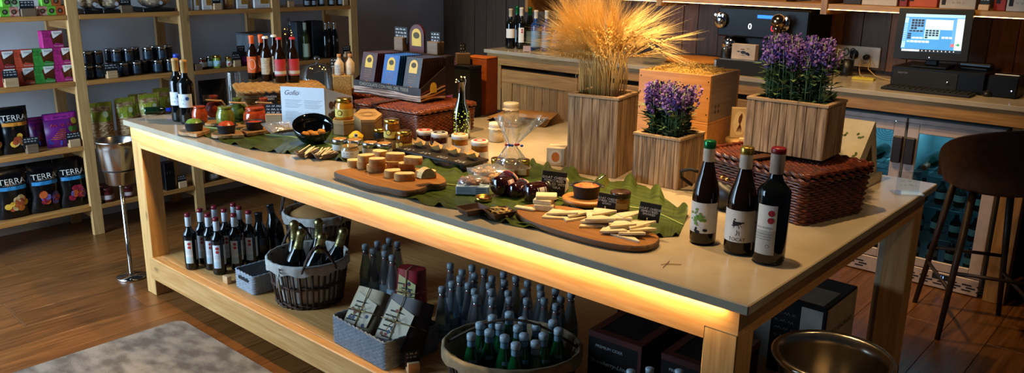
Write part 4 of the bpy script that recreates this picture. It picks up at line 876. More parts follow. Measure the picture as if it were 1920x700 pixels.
# ================================================================ honey corner
kraft = mat('kraft_card', '#a9844f', '#98743f', rough=.75, scale=30)
def hexpts(r, ph=0): return [(r*cos(ph+pi*i/3), r*sin(ph+pi*i/3)) for i in range(6)]
honey = mat('amber_honey', '#c07d18', '#a8660e', rough=.08, coat=.6); honeyd = mat('dark_honey', '#7a4409', '#5f3206', rough=.08, coat=.6)
hlab = mat('honey_label', '#d9bf5e', '#c9a943', rough=.6); blkband = mat('dark_band', '#12151a', rough=.5)
def honey_art(g, r):
    disc(g, r, -.014, .032, .012, 0, off=.0014); disc(g, r, -.014, .032, .009, 3, off=.0018)
    for i in range(4): scrawl(g, .0, .03, .042-.007*i, .004, -.0018, 0, i, wrap=r, thick=.001)
HJ = jar_kit('honeyA', .096, .0405, honey, gold, hlab, .82, .016, (.16, .62), 1.3, honey_art)
HJ2 = jar_kit('honeyB', .084, .0335, honeyd, gold, hlab, .9, .014, (.12, .5), 1.4, honey_art)
p = PB(650, 254, LZ, .095); h1 = Vector((p.x-.01, p.y, LZ))
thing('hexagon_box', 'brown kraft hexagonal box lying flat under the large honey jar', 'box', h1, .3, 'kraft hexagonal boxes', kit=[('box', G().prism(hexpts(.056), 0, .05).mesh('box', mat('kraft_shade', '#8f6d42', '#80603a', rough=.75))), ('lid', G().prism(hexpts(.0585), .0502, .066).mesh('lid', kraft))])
thing('honey_jar', 'large honey jar with gold lid standing on a kraft hexagonal box', 'jar', (h1.x, h1.y, h1.z+.0668), face_cam(h1, -.2), 'honey jars', kit=HJ)
p = PB(691, 262, LZ, .1); t = thing('hexagon_box', 'kraft hexagonal box with printed bee lid tipped toward the camera', 'box', (p.x, p.y, LZ+.01), face_cam(p), 'kraft hexagonal boxes')
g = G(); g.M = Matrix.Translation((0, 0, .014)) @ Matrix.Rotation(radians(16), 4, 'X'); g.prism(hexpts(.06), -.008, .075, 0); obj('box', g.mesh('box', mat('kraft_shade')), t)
g2 = G(); g2.M = g.M; g2.prism(hexpts(.0625), .0755, .088, 0); l = obj('lid', g2.mesh('lid', kraft), t)
g3 = G(); g3.M = g.M
for q in (.03, .04, .022): g3.tube([(q*cos(a), q*.6*sin(a), .0885) for a in [2*pi*i/18 for i in range(18)]], .0008, 3, closed=True)
obj('print', g3.mesh('print', mat('brown_print', '#7a5426', rough=.8)), l)
p = PB(668, 271, LZ, .05); thing('honey_pot', 'small yellow hexagonal honey tub with round badge', 'jar', (p.x, p.y, LZ), face_cam(p), kit=[('tub', G().prism(hexpts(.034, .5), 0, .03, 0).mesh('tub', mat('bright_yellow', '#d9b21c', '#c79d12', rough=.45))), ('lid', G().lathe([(.033, .0302), (.03, .036), (.012, .052), (0, .055)], 6, smooth=False).mesh('lid', mat('bright_yellow')), [('badge', disc(disc(G(), .03, 0, .04, .009, 0, off=.001), .03, 0, .04, .005, 1, off=.0014).mesh('badge', white, ink))])])
stk = PB(758, 285, LZ, .06); thing('honey_jar', 'dark honey jar with gold lid at the bottom of the pair by the wicker hamper', 'jar', (stk.x, stk.y, LZ), face_cam(stk), 'honey jars', kit=HJ2)
p = PB(713, 268, LZ, .055); thing('honey_jar', 'dark honey jar peeking between kraft box and stacked pair', 'jar', (p.x, p.y, LZ), face_cam(p), 'honey jars', kit=jar_kit('honeyC', .06, .028, honeyd, gold, blkband, .92, .012, (.4, .9), 1.2))
q = PB(735, 262, LZ+.045, .065)
hb = Vector((q.x, q.y, LZ)); thing('kraft_stand', 'low kraft box under the upper honey jar beside the wicker hamper', 'box', hb, face_cam(hb), me=G().rbox(-.032, .032, -.03, .03, 0, .042, .002).mesh('kraft_stand', kraft))
thing('honey_jar', 'dark honey jar raised on a low kraft box before the wicker hamper', 'jar', (hb.x, hb.y, LZ+.043), face_cam(hb), 'honey jars', kit=HJ2)
# silver lidded spread jars
spread = mat('pale_spread', '#a98a58', '#8d6f42', rough=.12, coat=.5, scale=50); slab_ = mat('white_jar_label', '#d3cdc2', '#c6bfb2', rough=.6); cork = mat('printed_lid', '#c08a45', '#8c5f2a', rough=.5, scale=70)
SJ = jar_kit('spread', .052, .031, spread, silver, slab_, .98, .016, (.2, .85), .9)
if len(SJ) < 4: SJ.append(('lid_print', G().lathe([(.028, .0523), (0, .0525)], 16).mesh('lid_print', cork)))
for i, (u, v) in enumerate(((638, 286), (666, 288), (695, 293), (721, 295))):
    p = PB(u, v, LZ, .062); thing('spread_jar', f'low spread jar with silver lid, {ORD[i]} from the left behind the bread', 'jar', (p.x, p.y, LZ), face_cam(p, .9 if i % 2 else -.5), 'silver-lidded spread jars', kit=SJ)
p = PB(657, 300, LZ, .07); t = thing('open_jar', 'open jar of spread with a wooden stick beside the tasting trays', 'jar', (p.x, p.y, LZ), face_cam(p), kit=[('glass_body', G().lathe([(0, .002), (.033, 0), (.036, .006), (.036, .036), (.031, .042), (.031, .05), (.0335, .051), (.029, .05), (.029, .04), (0, .04)], 20).mesh('glass_body', spread)), ('paper_label', patch(G(), .036, -1.2, 1.2, .008, .034).mesh('paper_label', slab_), [('print', scrawl(scrawl(G(), -.03, .02, .024, .008, -.001, 0, 1, wrap=.036, thick=.0016), -.03, .0, .014, .006, -.001, 0, 2, wrap=.036).mesh('print', ink))]), ('stick', G().box(-.004, .004, -.001, .001, .03, .068).mesh('stick', stickm))])
# jam jars with white lids
jamd = mat('dark_jam', '#2c0d0e', '#431414', rough=.08, coat=.6); jamo = mat('orange_jam', '#9a5a14', '#7c430c', rough=.08, coat=.6); wlid = mat('white_lid', '#d9cfc2', '#c9b9a6', rough=.4); jlab = mat('jam_label', '#d6d2d0', '#cbc5c4', rough=.6)
for i, (u, v, bm, c, nm) in enumerate(((786.5, 286, jamd, 1, 'dark jam, leftmost'), (814.5, 291, jamd, 4, 'dark jam, second'), (852.5, 295, jamo, 2, 'orange jam, third'), (889.5, 308, jamo, 1, 'orange jam, rightmost'))):
    p = PB(u, v, LZ, .068); thing('jam_jar', f'white-lidded jar of {nm} behind the slate tray', 'jar', (p.x, p.y+.03, LZ), face_cam(p, .1), 'white-lidded jam jars', kit=jar_kit(f'jam{i}', .084, .034, bm, wlid, jlab, .97, .014, (.14, .6), 1.35, art_fruit(c))+[('lid_print', G().lathe([(.026, .0844), (.012, .0846)], 18).mesh('lid_print', ART_M[c if c != 4 else 0]))])
# slate tray with bamboo boats
tx0, tx1, ty0, ty1 = 1.53, 1.93, .425, .56; tc_ = ((tx0+tx1)/2, (ty0+ty1)/2)
t = thing('slate_tray', 'long raised black tray with chalk names carrying four bamboo boats', 'tray', (tc_[0], tc_[1], LZ+.0005), .0)
hw, hd = .2, .066; obj('tray_top', G().rbox(-hw, hw, -hd, hd, .018, .028, .002).mesh('tray_top', mat('tray_black', '#1c1510', '#261c14', rough=.4)), t)
for sx in (-1, 1): obj('foot', G().rbox(sx*(hw-.03)-.01, sx*(hw-.03)+.01, -hd+.01, hd-.01, 0, .0178, .001).mesh('foot', mat('tray_black')), t)
g = G()
for i in range(4):
    for j in range(2):
        h_ = G(); scrawl(h_, -.165+.098*i, -.115+.098*i, 0, .012, 0, 0, i*2+j, thick=.003)
        g.add([(v[0], -.05+.014*j+v[2], .0284) for v in h_.v], h_.f)
obj('chalk_writing', g.mesh('chalk_writing', chalk), t)
bam = mat('bamboo_leaf', '#c39a58', '#b0864a', rough=.55, scale=12)
def boat(L=.075, W=.05, H=.026):
    def fn(a, b):
        s = (a-.5)*2; q = (b-.5)*2; e = 1-abs(s)**2.2*.55
        return (s*L/2, q*W/2*e, H*(abs(q)**1.6*.75)+H*.45*abs(s)**2)
    g = G(); g.grid(fn, 15, 9); g.grid(lambda a, b: tuple(Vector(fn(1-a, b))+Vector((0, 0, -.0012))), 15, 9); return g
bm_ = boat().mesh('bamboo_boat', bam)
for i in range(4): thing('bamboo_boat', f'small bamboo boat dish, {ORD[i]} from the left on the black tray', 'dish', (tc_[0]-.145+.1*i, tc_[1]+.018, LZ+.0312), radians(-14), 'bamboo boats on the black tray', me=bm_)
# ================================================================ bread board
def px_board(pts, z0, th, m, mt=None, bev=.004, name='board'):
    W = [P(u, v, z0+th) for u, v in pts]; c = sum(W, Vector())/len(W); n = len(W)
    # smooth the outline
    out = []
    for i in range(n):
        a, b, d, e = W[i-1], W[i], W[(i+1) % n], W[(i+2) % n]
        for t in (0, .25, .5, .75):
            t2, t3 = t*t, t*t*t; q = .5*((2*b)+(-a+d)*t+(2*a-5*b+4*d-e)*t2+(-a+3*b-3*d+e)*t3); out.append((q.x-c.x, q.y-c.y))
    k = len(out); sh = lambda s, z: [(x*s, y*s, z) for x, y in out]
    g = G(); vs = sh(.985, 0)+sh(1, bev)+sh(1, th-bev)+sh(.985, th); fs = [tuple(range(k-1, -1, -1))]
    for r in range(3):
        for i in range(k): fs.append((r*k+i, r*k+(i+1) % k, (r+1)*k+(i+1) % k, (r+1)*k+i))
    g.add(vs, fs, 0, True); g.add(sh(.985, th), [tuple(range(k))], 0 if mt is None else 1)
    return g, Vector((c.x, c.y, z0)), m
bark = wood('board_edge', '#7a5a38', '#54391f', 'x', .7, knots=False); btop = wood('board_top', '#b57a36', '#8f5822', 'x', .45, scale=12, knots=False)
g, c, _ = px_board([(626, 322), (652, 316), (700, 308), (760, 312), (815, 322), (837, 338), (826, 345), (806, 346), (790, 354), (760, 358), (725, 352), (690, 345), (655, 333)], LZ, .022, None, 1)
thing('bread_board', 'live-edge wooden board with a pile of cut bread', 'board', c, me=g.mesh('bread_board', bark, btop))
crust = mat('bread_crust', '#c08c4c', '#a06c34', rough=.8, scale=40, bump=.3); crumb = mat('bread_crumb', '#e8cc92', '#d6b272', rough=.9, scale=70, bump=.7)
def bread(L=.055, W=.034, th=.028, seed=0):
    rn = random.Random(seed); pts = []
    for i in range(14):
        a = 2*pi*i/14; k = 1+.08*rn.uniform(-1, 1); pts.append((L/2*k*(abs(cos(a))**.75)*(1 if cos(a) > 0 else -1), W/2*k*(abs(sin(a))**.75)*(1 if sin(a) > 0 else -1)))
    g = G(); n = 14; g.add([(x*.94, y*.94, 0) for x, y in pts]+[(x, y, th*.2) for x, y in pts]+[(x, y, th*.85) for x, y in pts]+[(x*.95, y*.95, th) for x, y in pts], [(r*n+i, r*n+(i+1) % n, (r+1)*n+(i+1) % n, (r+1)*n+i) for r in range(3) for i in range(n)], 0, True)
    g.add([(x*.94, y*.94, 0) for x, y in pts], [tuple(range(n-1, -1, -1))], 1); g.add([(x*.95, y*.95, th) for x, y in pts], [tuple(range(n))], 1); return g.mesh('bread_slice', crust, crumb)
BM_ = [bread(.06, .046, .026, i) for i in range(3)]+[bread(.075, .044, .026, 7)]
bz0 = LZ+.0224
lowr = [(666, 315, .3, 0), (685, 318, .8, 1), (707, 324, .2, 3), (736, 317, .0, 0), (762, 321, .2, 2), (737, 335, .5, 1), (759, 341, .3, 3), (799, 336, .25, 3)]
hi = [(687, 304, .6, 0), (712, 296, -.5, 1), (742, 301, .1, 3), (707, 311, .3, 2), (775, 308, -.1, 3)]
for i, (u, v, a, k) in enumerate(lowr):
    p = P(u, v-3, bz0); thing('bread_slice', f'cut bread piece on the board, {ORD[i]} in the lower layer from the far end', 'bread', (p.x, p.y, bz0), face_cam(p, a-.3), 'bread pieces on the board', me=BM_[k])
for i, (u, v, a, k) in enumerate(hi):
    p = P(u, v-1, bz0+.0268); thing('bread_slice', f'cut bread piece stacked in the upper layer, {ORD[i]} from the far end', 'bread', (p.x, p.y, bz0+.0268), face_cam(p, a-.3), 'bread pieces on the board', me=BM_[k])
p = P(799, 331, bz0+.028); g = G(); g.add(*(lambda pts: ([(x, -.016, z) for x, z in pts]+[(x, .016, z) for x, z in pts], [tuple(range(len(pts)-1, -1, -1)), tuple(range(len(pts), 2*len(pts)))]+[(i, (i+1) % len(pts), len(pts)+(i+1) % len(pts), len(pts)+i) for i in range(len(pts))]))([(.028*cos(pi*i/10), .032*sin(pi*i/10)) for i in range(11)]), 0)
thing('bread_slice', 'rounded bread heel standing upright on the near end of the board', 'bread', (p.x, p.y, bz0+.0268), face_cam(p, .5), 'bread pieces on the board', me=g.mesh('bread_heel', crumb))
# ================================================================ wicker hamper with chocolates
t = thing('wicker_hamper', 'brown wicker hamper with leather strap under the chocolate display', 'basket', (1.155, .875, T), .04)
stuff(obj('woven_body', woven(.43, .36, .11, .0042, flare=1.03).mesh('woven_body', wick), t)); obj('lining', G().box(-.2, .2, -.165, .165, .003, .108).mesh('lining', mat('hamper_dark', '#1c0c06', rough=.9)), t)
l = obj('woven_lid', plait(woven_lid(.44, .37, .128, .0042), .45, .38, .122, .006).mesh('woven_lid', wick), t); stuff(l)
leath = mat('brown_leather', '#4e2a14', '#3d200f', rough=.5)
obj('strap', G().rbox(-.085, -.045, -.2, -.193, .035, .13, .002).rbox(-.085, -.045, -.2, -.02, .134, .139, .001).mesh('strap', leath), t)
obj('buckle', G().tube([(-.065+.012*cos(a), -.202, .06+.012*sin(a)) for a in [2*pi*i/12 for i in range(12)]], .002, 5, closed=True).mesh('buckle', gold), t)
kz = T+.1405
t = thing('thin_basket', 'flat reddish wicker tray behind the hamper by the cloche', 'basket', (.5, 1.1, T), .2)
stuff(obj('woven_body', plait(woven(.2, .18, .075, .004), .215, .195, .078, .006).mesh('woven_body', mat('red_wicker', '#8a3a15', '#5e230b', rough=.4, scale=40)), t)); obj('lining', G().box(-.09, .09, -.08, .08, .003, .074).mesh('lining', mat('hamper_dark')), t)
# chocolate display carton
cb0 = P(664, 172, kz); cb1 = P(789, 192, kz); dv = cb1-cb0; a = atan2(dv.y, dv.x); W = dv.length; D = .165; bk = .15
t = thing('chocolate_display', 'dark cardboard chocolate display with honey swirl print on the wicker hamper', 'display', (cb0.x, cb0.y, kz), a)
choc_c = mat('choc_card', '#24110b', '#1a0c08', rough=.45)
fp = obj('front_lip', G().box(0, W, 0, .003, 0, .062).mesh('front_lip', choc_c), t)
obj('floor_panel', G().box(.003, W-.003, .003, D, 0, .003).mesh('floor_panel', choc_c), t)
sd = [(0, 0), (D, 0), (D, bk), (.003, .062)]
for x0 in (0, W-.003):
    g = G(); n = 4; g.add([(x0, y, z) for y, z in sd]+[(x0+.003, y, z) for y, z in sd], [(3, 2, 1, 0), (4, 5, 6, 7)]+[(i, (i+1) % 4, 4+(i+1) % 4, 4+i) for i in range(4)]); sp_ = obj('side_panel', g.mesh('side_panel', choc_c), t)
obj('back_panel', G().box(0, W, D, D+.003, 0, bk).mesh('back_panel', choc_c), t)
obj('lettering', text('CHOCOLATE CON MIEL DEL TEIDE', .0215, mat('taupe_lettering', '#b5a890', rough=.6), at=(W*.46, .046), off=.0008), fp)
swm = (mat('swirl_cream', '#cdb39b', '#b3937a', rough=.5), mat('swirl_tan', '#8a6653', rough=.5), mat('swirl_gold', '#c98a3a', '#a86a22', rough=.5), mat('swirl_rust', '#7a2f14', rough=.5))
g = G()
for k in range(7):
    n = 26; ph = k*.9
    for i in range(n):
        x0, x1 = W*i/n, W*(i+1)/n; f = lambda x: .004+.0045*k+.009*sin(x*14+ph)*(.5+.5*sin(x*5+k))
        za, zb = max(.001, f(x0)), max(.001, f(x1)); g.add([(x0, -.0003-.00012*k, max(.0, za-.004)), (x1, -.0003-.00012*k, max(0, zb-.004)), (x1, -.0003-.00012*k, min(.033, zb+.0025)), (x0, -.0003-.00012*k, min(.033, za+.0025))], [(0, 1, 2, 3)], k % 2)
obj('swirl_print', g.mesh('swirl_print', *swm), fp)
g = G()
for k in range(6):
    n = 16; ph = k*1.1
    for i in range(n):
        y0, y1 = D*i/n, D*(i+1)/n; f = lambda y: .005+.007*k+.008*sin(y*20+ph)+.03*(y/D)*(k/6); xx = W+.0004+.00012*k
        g.add([(xx, y0, max(0, f(y0)-.004)), (xx, y1, max(0, f(y1)-.004)), (xx, y1, min(.06, f(y1)+.003)), (xx, y0, min(.06, f(y0)+.003))], [(0, 1, 2, 3)], 2+(k % 3 == 2)-(2 if k % 3 == 1 else 0))
g.add([(W+.0015, D*.5+.022*cos(q), .062+.022*sin(q)) for q in [pi*i/10 for i in range(11)]]+[(W+.0015, D*.5-.022, .035), (W+.0015, D*.5+.022, .035)], [tuple(range(13))], 4)
obj('swirl_print', g.mesh('swirl_print', *swm, mat('gold_badge', '#d8b23c', '#c39a28', rough=.35)), sp_)
arch = lambda w, h: [(w/2*cos(q), h-w/2+w/2*sin(q)) for q in [pi*i/10 for i in range(11)]]+[(-w/2, 0), (w/2, 0)]
badge = mat('gold_badge'); bark_ = mat('badge_print', '#4a3a12', rough=.6)
def choc_bar(cm, key):
    w, h, th = .106, .196, .009; g = G().rbox(-w/2, w/2, -th/2, th/2, 0, h, .001)
    bd = G().add([(x, -th/2-.0006, z+h*.62) for x, z in arch(w*.5, h*.32)], [tuple(range(12, -1, -1))])
    pr_ = G(); [scrawl(pr_, -w*.22, w*.22, h*(.56-.055*i), .006, -th/2-.0007, 0, i+len(key), thick=.0016) for i in range(4)]
    pr2 = G().add([(x, -th/2-.0012, z) for x, z in ring(0, h*.81, .013, 9, 1.3)], [tuple(range(9))])
    q = G(); [q.add([(x, -th/2-.0006, z) for x, z in ring(-.012+.012*i, h*.24+.004*(i % 2), .009, 8)], [tuple(range(8))]) for i in range(3)]
    wv = G().add([(-w/2, -th/2-.0006, .0), (w/2, -th/2-.0006, .0), (w/2, -th/2-.0006, .022), (w*.1, -th/2-.0006, .03), (-w/2, -th/2-.0006, .02)], [(0, 1, 2, 3, 4)])
    return [('wrapper', g.mesh('wrapper', cm), [('gold_badge', bd.mesh('gold_badge', badge)), ('badge_print', pr2.mesh('badge_print', bark_)), ('lettering', pr_.mesh('lettering', mat('tan_print', '#a98c5c', rough=.6))), ('nut_print', q.mesh('nut_print', mat('nut_tan', '#b9803c', rough=.6))), ('swirl_print', wv.mesh('swirl_print', swm[0]))])]
def back_bar(cm, key): return [('wrapper', G().rbox(-.053, .053, -.0045, .0045, 0, .196, .001).mesh('wrapper', cm))]
CB = {k: (choc_bar(m_, k), back_bar(m_, k)) for k, m_ in (('milk brown', mat('choc_brown', '#4a2014', '#3a170e', rough=.35)), ('blue', mat('choc_blue', '#1d5fa8', '#12407c', rough=.35, scale=6)), ('dark brown', mat('choc_dark', '#30160e', '#24100a', rough=.35)))}
tilt = radians(13); ux = Vector((cos(a), sin(a), 0)); uy = Vector((-sin(a), cos(a), 0)); o0 = Vector((cb0.x, cb0.y, kz+.0035))
for ci, (k, xx) in enumerate((('milk brown', .072), ('blue', W*.5-.004), ('dark brown', W-.085))):
    for j in range(10):
        pp = o0+ux*(xx+.0045*j*(.6 if ci < 2 else .3))+uy*(.012+.0125*j)
        thing('chocolate_bar', f'chocolate bar in {k} wrapper, {"front one" if j == 0 else ORD[j]+" back"} in its column of the display', 'chocolate', pp, group='chocolate bars in the display', rot=(-tilt, 0, a), kit=CB[k][0 if j == 0 else 1])
# gold-badged card and chalk signs on top of the bars: they stand on a shelf board across the carton back
sbz = kz+.19
t2 = thing('display_riser', 'dark narrow riser behind the chocolate bars carrying the badge card', 'stand', o0+ux*(W*.5)+uy*(.235), a, me=G().rbox(-.2, .2, -.03, .03, 0, .19, .003).mesh('display_riser', choc_c))
def on_riser(u, dy=.235): 
    best = None
    for i in range(200):
        s = W*i/199; q = o0+ux*s+uy*dy
        if best is None or abs(proj((q.x, q.y, sbz+.03))[0]-u) < best[0]: best = (abs(proj((q.x, q.y, sbz+.03))[0]-u), q)
    q = best[1].copy(); q.z = o0.z+.1905; return q
q = on_riser(783); rz = a
thing('badge_card', 'dark red arched card with gold badge above the chocolate bars', 'card', q, rz, kit=[('card', G().vprism(arch(.098, .135)[::-1], -.006, .006).mesh('card', mat('rust_card', '#5c1d0e', '#451408', rough=.3))), ('gold_badge', G().vprism([(x, z+.03) for x, z in arch(.064, .085)[::-1]], -.0075, -.0062).mesh('gold_badge', badge), [('badge_print', G().add([(x, -.0082, z) for x, z in ring(0, .082, .016, 9, 1.4)], [tuple(range(9))]).mesh('badge_print', bark_))])])
q = on_riser(753); price_sign(q, rz, 'chalk card on tall dark block left of the gold badge card', True, bw=.062, bh=.066, bd=.045, cw=.09, ch=.05, lines=3)
q = on_riser(817); price_sign(q, rz, 'chalk card on dark block right of the gold badge card', True, bw=.07, bh=.06, bd=.05, cw=.062, ch=.045, lines=3)
# sack-cloth block, salt bottles, small sign on the left of the hamper
p = Vector((XAT(645, .93, 1.0), .93, T)); t = thing('kraft_pedestal', 'tan cloth-covered pedestal beside the chocolate display', 'stand', p, face_cam(p), me=G().rbox(-.055, .04, -.04, .04, 0, .19, .004).mesh('kraft_pedestal', mat('burlap', '#b08a4e', '#8f6d38', rough=.95, scale=140, bump=.5)))
salt = mat('pale_salt', '#d8c3a4', '#c2a885', rough=.5, scale=60)
for i, (dx, dy) in enumerate(((.0, -.024), (.028, .024))):
    k = [('glass', G().lathe([(0, .001), (.022, 0), (.024, .006), (.024, .06), (.012, .078), (.009, .084), (.009, .094)], 16).mesh('glass', salt)), ('stopper', G().lathe([(.0095, .09), (.0105, .094), (.0105, .108), (0, .109)], 12).mesh('stopper', mat('cork', '#b98552', '#a06f40', rough=.8)))]
    if i == 0: k.append(('paper_label', patch(G(), .024, -1, .2, .012, .055).mesh('paper_label', mat('salt_label', '#b9b2a6', rough=.7)), [('print', scrawl(scrawl(scrawl(G(), -.022, .002, .045, .01, -.0012, 0, 1, wrap=.024, thick=.002), -.022, .002, .03, .01, -.0012, 0, 2, wrap=.024, thick=.002), -.022, 0, .018, .008, -.0012, 0, 3, wrap=.024, thick=.002).mesh('print', ink))]))
    thing('salt_bottle', f'small corked bottle of pale salt on the tan pedestal, {"front" if i == 0 else "rear"} one', 'bottle', (p.x+dx, p.y+dy, T+.1905), face_cam(p), 'salt bottles', kit=k)
ps = Vector((p.x-.075, p.y+.02, T)); thing('dark_pedestal', 'dark narrow pedestal under the chalk card by the salt bottles', 'stand', ps, face_cam(ps), me=G().rbox(-.03, .022, -.03, .03, 0, .165, .003).mesh('dark_pedestal', mat('hamper_dark')))
price_sign((ps.x, ps.y, T+.1655), face_cam(ps), 'chalk card on dark block left of the salt bottles', True, bw=.055, bh=.055, bd=.04, cw=.075, ch=.048, lines=3)
# ================================================================ behind the hamper: boxes and lit bottle
p = P(836, 203, T); thing('gift_box', 'dark red tall gift box behind the wicker hamper', 'box', (p.x+.03, p.y+.05, T), .05, kit=[('box', G().rbox(-.06, .05, -.05, .05, 0, .25, .002).mesh('box', mat('crimson_box', '#7a0f1c', '#640b16', rough=.5))), ('lid', G().rbox(-.062, .052, -.052, .052, .2505, .262, .002).mesh('lid', mat('crimson_lid', '#4a0f14', rough=.5)))])
p = P(868, 216, T); thing('gift_box', 'black tall gift box between the red and orange boxes', 'box', (p.x+.03, p.y-.0, T), .05, kit=[('box', G().rbox(-.06, .06, -.045, .045, 0, .245, .002).mesh('box', mblack)), ('lid', G().rbox(-.061, .061, -.046, .046, .2455, .262, .002).mesh('lid', black))])
price_sign((p.x-.02, p.y+.02, T+.2625), face_cam(p, .2), 'small chalk card on dark block on top of the black gift box', True, bw=.07, bh=.055, bd=.045, cw=.032, ch=.05, lines=3)
p = P(905, 216, T); t = thing('gift_box', 'tall orange gift box with dark script near the counter door', 'box', (p.x-.03, p.y+.05, T), .12)
obj('box', G().rbox(-.1, .045, -.05, .05, 0, .29, .002).mesh('box', mat('orange_box', '#b8591a', '#a34c12', rough=.5)), t)
obj('print', scrawl(scrawl(G(), -.01, .035, .22, .02, -.0508, 0, 4, thick=.003), -.005, .03, .19, .015, -.0508, 0, 5, thick=.002).mesh('print', ink), t); obj('top_panel', G().rbox(-.101, .046, -.051, .051, .2902, .296, .002).mesh('top_panel', mat('orange_box_top', '#c96a20', rough=.5)), t)
obj('dark_side', G().box(-.1004, -.045, -.0508, -.0502, .01, .285).mesh('dark_side', mat('hamper_dark')), t)
p = PB(865, 262, T, .087); t = thing('lit_bottle', 'dark green bottle filled with tiny glowing fairy lights', 'bottle', (p.x, p.y, T), 0)
obj('glass', G().lathe([(0, .004), (.036, 0), (.0415, .008), (.0415, .10), (.036, .125), (.022, .165), (.0155, .19), (.014, .25), (.0165, .252), (.0165, .262), (.013, .262)], 24).mesh('glass', clear('green_clear_glass', '#4a6a3a', .4)), t)
rn = random.Random(5); obj('fairy_lights', fairy_lights([(.033*cos(i*2.4), .033*sin(i*2.4), .012+.0022*i+rn.uniform(-.004, .004)) for i in range(52)]), t)
g = G().tube([(.031*cos(i*.8), .031*sin(i*.8), .012+.0021*i) for i in range(60)], .0006, 3); obj('inner_wire', g.mesh('inner_wire', mat('copper_wire', '#b98a4a', rough=.3, metal=1)), t)
obj('outer_wire', G().tube([(0, 0, .25), (.002, 0, .272), (.018, .0, .278), (.03, 0, .262), (.026, -.004, .235), (.022, 0, .20), (.032, -.01, .16), (.046, -.012, .13), (.058, -.02, .09), (.075, -.02, .055), (.06, -.03, .018), (.05, -.03, .001)], .0011, 5).mesh('outer_wire', wirem), t)
obj('neck_lights', fairy_lights([(.0, 0, .276), (.022, 0, .276), (-.02, -.01, .262), (-.028, -.005, .25)]), t)
# kraft paper bags, white jars, cellophane cone
kp = mat('kraft_paper', '#a87c45', '#94693a', rough=.7, scale=12)
p = P(950, 236, T); t = thing('paper_stack', 'loose stack of folded brown paper bags near the back edge', 'paper', (p.x-.02, p.y+.165, T), .3)
for k in range(6):
    w_, d_ = .17-.004*k, .1; g = G().grid(lambda a_, b_: ((a_-.5)*2*w_, (b_-.5)*2*d_, .003+.006*k+.006*sin(a_*5+k)*(1-a_)*1.5), 12, 4); g.grid(lambda a_, b_: ((.5-a_)*2*w_, (b_-.5)*2*d_, .001+.006*k+.006*sin((1-a_)*5+k)*(a_)*1.5), 12, 4)
    obj('paper_bag', g.mesh('paper_bag', kp), t, (0, 0, 0), (0, 0, .06*k-.15))
cream = mat('cream_fill', '#d8c6a4', '#c4b08a', rough=.35, scale=50); ivory = mat('ivory_lid', '#e0d2b6', '#d1c1a2', rough=.5)
def cloth_jar(h, r):
    return [('glass_body', G().lathe([(0, .002), (r*.9, 0), (r, .006), (r, h*.72), (r*.92, h*.8), (0, h*.8)], 20).mesh('glass_body', cream)), ('cloth_cover', G().lathe([(r*1.1, h*.66), (r*1.0, h*.74), (r*.98, h*.8), (r*1.02, h*.83), (r*1.03, h*.96), (r*.95, h), (0, h)], 22).mesh('cloth_cover', ivory)), ('ruffle', G().tube([((r*1.06+.002*sin(9*a_))*cos(a_), (r*1.06+.002*sin(9*a_))*sin(a_), h*.69+.002*cos(11*a_)) for a_ in [2*pi*i/40 for i in range(40)]], .002, 4, closed=True).mesh('ruffle', ivory))]
p = PB(958, 239, T, .075); pp = Vector((p.x, p.y, T+.037)); 
q = PB(931, 268, T, .068); thing('cream_jar', 'shorter cream jar with ivory cover left of the cellophane cone', 'jar', (q.x, q.y, T), 0, 'ivory-covered cream jars', kit=cloth_jar(.085, .034))
thing('wooden_riser', 'low pale block under the taller cream jar', 'block', (pp.x, pp.y, T), .4, me=G().rbox(-.045, .045, -.045, .045, 0, .012, .002).mesh('wooden_riser', kp))
thing('cream_jar', 'taller cream jar with ivory cover on the low pale block', 'jar', (pp.x, pp.y, T+.0125), 0, 'ivory-covered cream jars', kit=cloth_jar(.102, .038))
ctr_ = PB(958, 334, LZ, .09)
t = thing('cellophane_gift', 'cellophane-wrapped jar set gathered with blue and red ribbon', 'gift', (ctr_.x, ctr_.y, LZ), face_cam(ctr_))
def cel(a_, b_):
    q_ = 2*pi*a_; rr = (.05*(1-b_)+.016) if b_ < .45 else .0385*0+.0305+(b_-.45)*.19
    if b_ < .45: rr = .075-.135*b_
    else: rr = .0145+(b_-.45)*.13
    rr *= 1+.22*sin(q_*7+b_*9)*min(1, b_*2); return (rr*cos(q_)+.055*max(0, b_-.4), rr*sin(q_)*.7, .03+.19*b_)
obj('cellophane', G().grid(cel, 42, 16, wrap=True).mesh('cellophane', film), t)
rb = G(); [rb.ball((.012*cos(i*2.2)-.02+.008*i, -.018, .118+.003*sin(i*3)), .0065, .004, .005, 7, 5, i % 2) for i in range(8)]
obj('ribbon', rb.mesh('ribbon', mat('blue_ribbon', '#1f4fb0', rough=.4), mat('red_ribbon', '#b0302a', rough=.4)), t)
amber = mat('amber_jar', '#a5722c', '#86571c', rough=.1, coat=.5)
for i, (x, y) in enumerate(((-.05, .012), (.0, -.01), (.045, -.004))):
    ca, sa = cos(t.rotation_euler.z), sin(t.rotation_euler.z); thing('amber_jar', f'small amber jar under the cellophane gift, {("left", "middle", "right")[i]} one', 'jar', (ctr_.x+x*ca-y*sa, ctr_.y+x*sa+y*ca, LZ+.0002), 0, 'amber jars under the cellophane', kit=jar_kit('amb', .062, .024, amber, gold, slab_, .95, .012, (.15, .6), 1.2))
p = PB(1044, 311, T, .06); t = thing('soap_box', 'small pale cube box with orange emblem beside the tall planter', 'box', (p.x, p.y, T), radians(28)); 
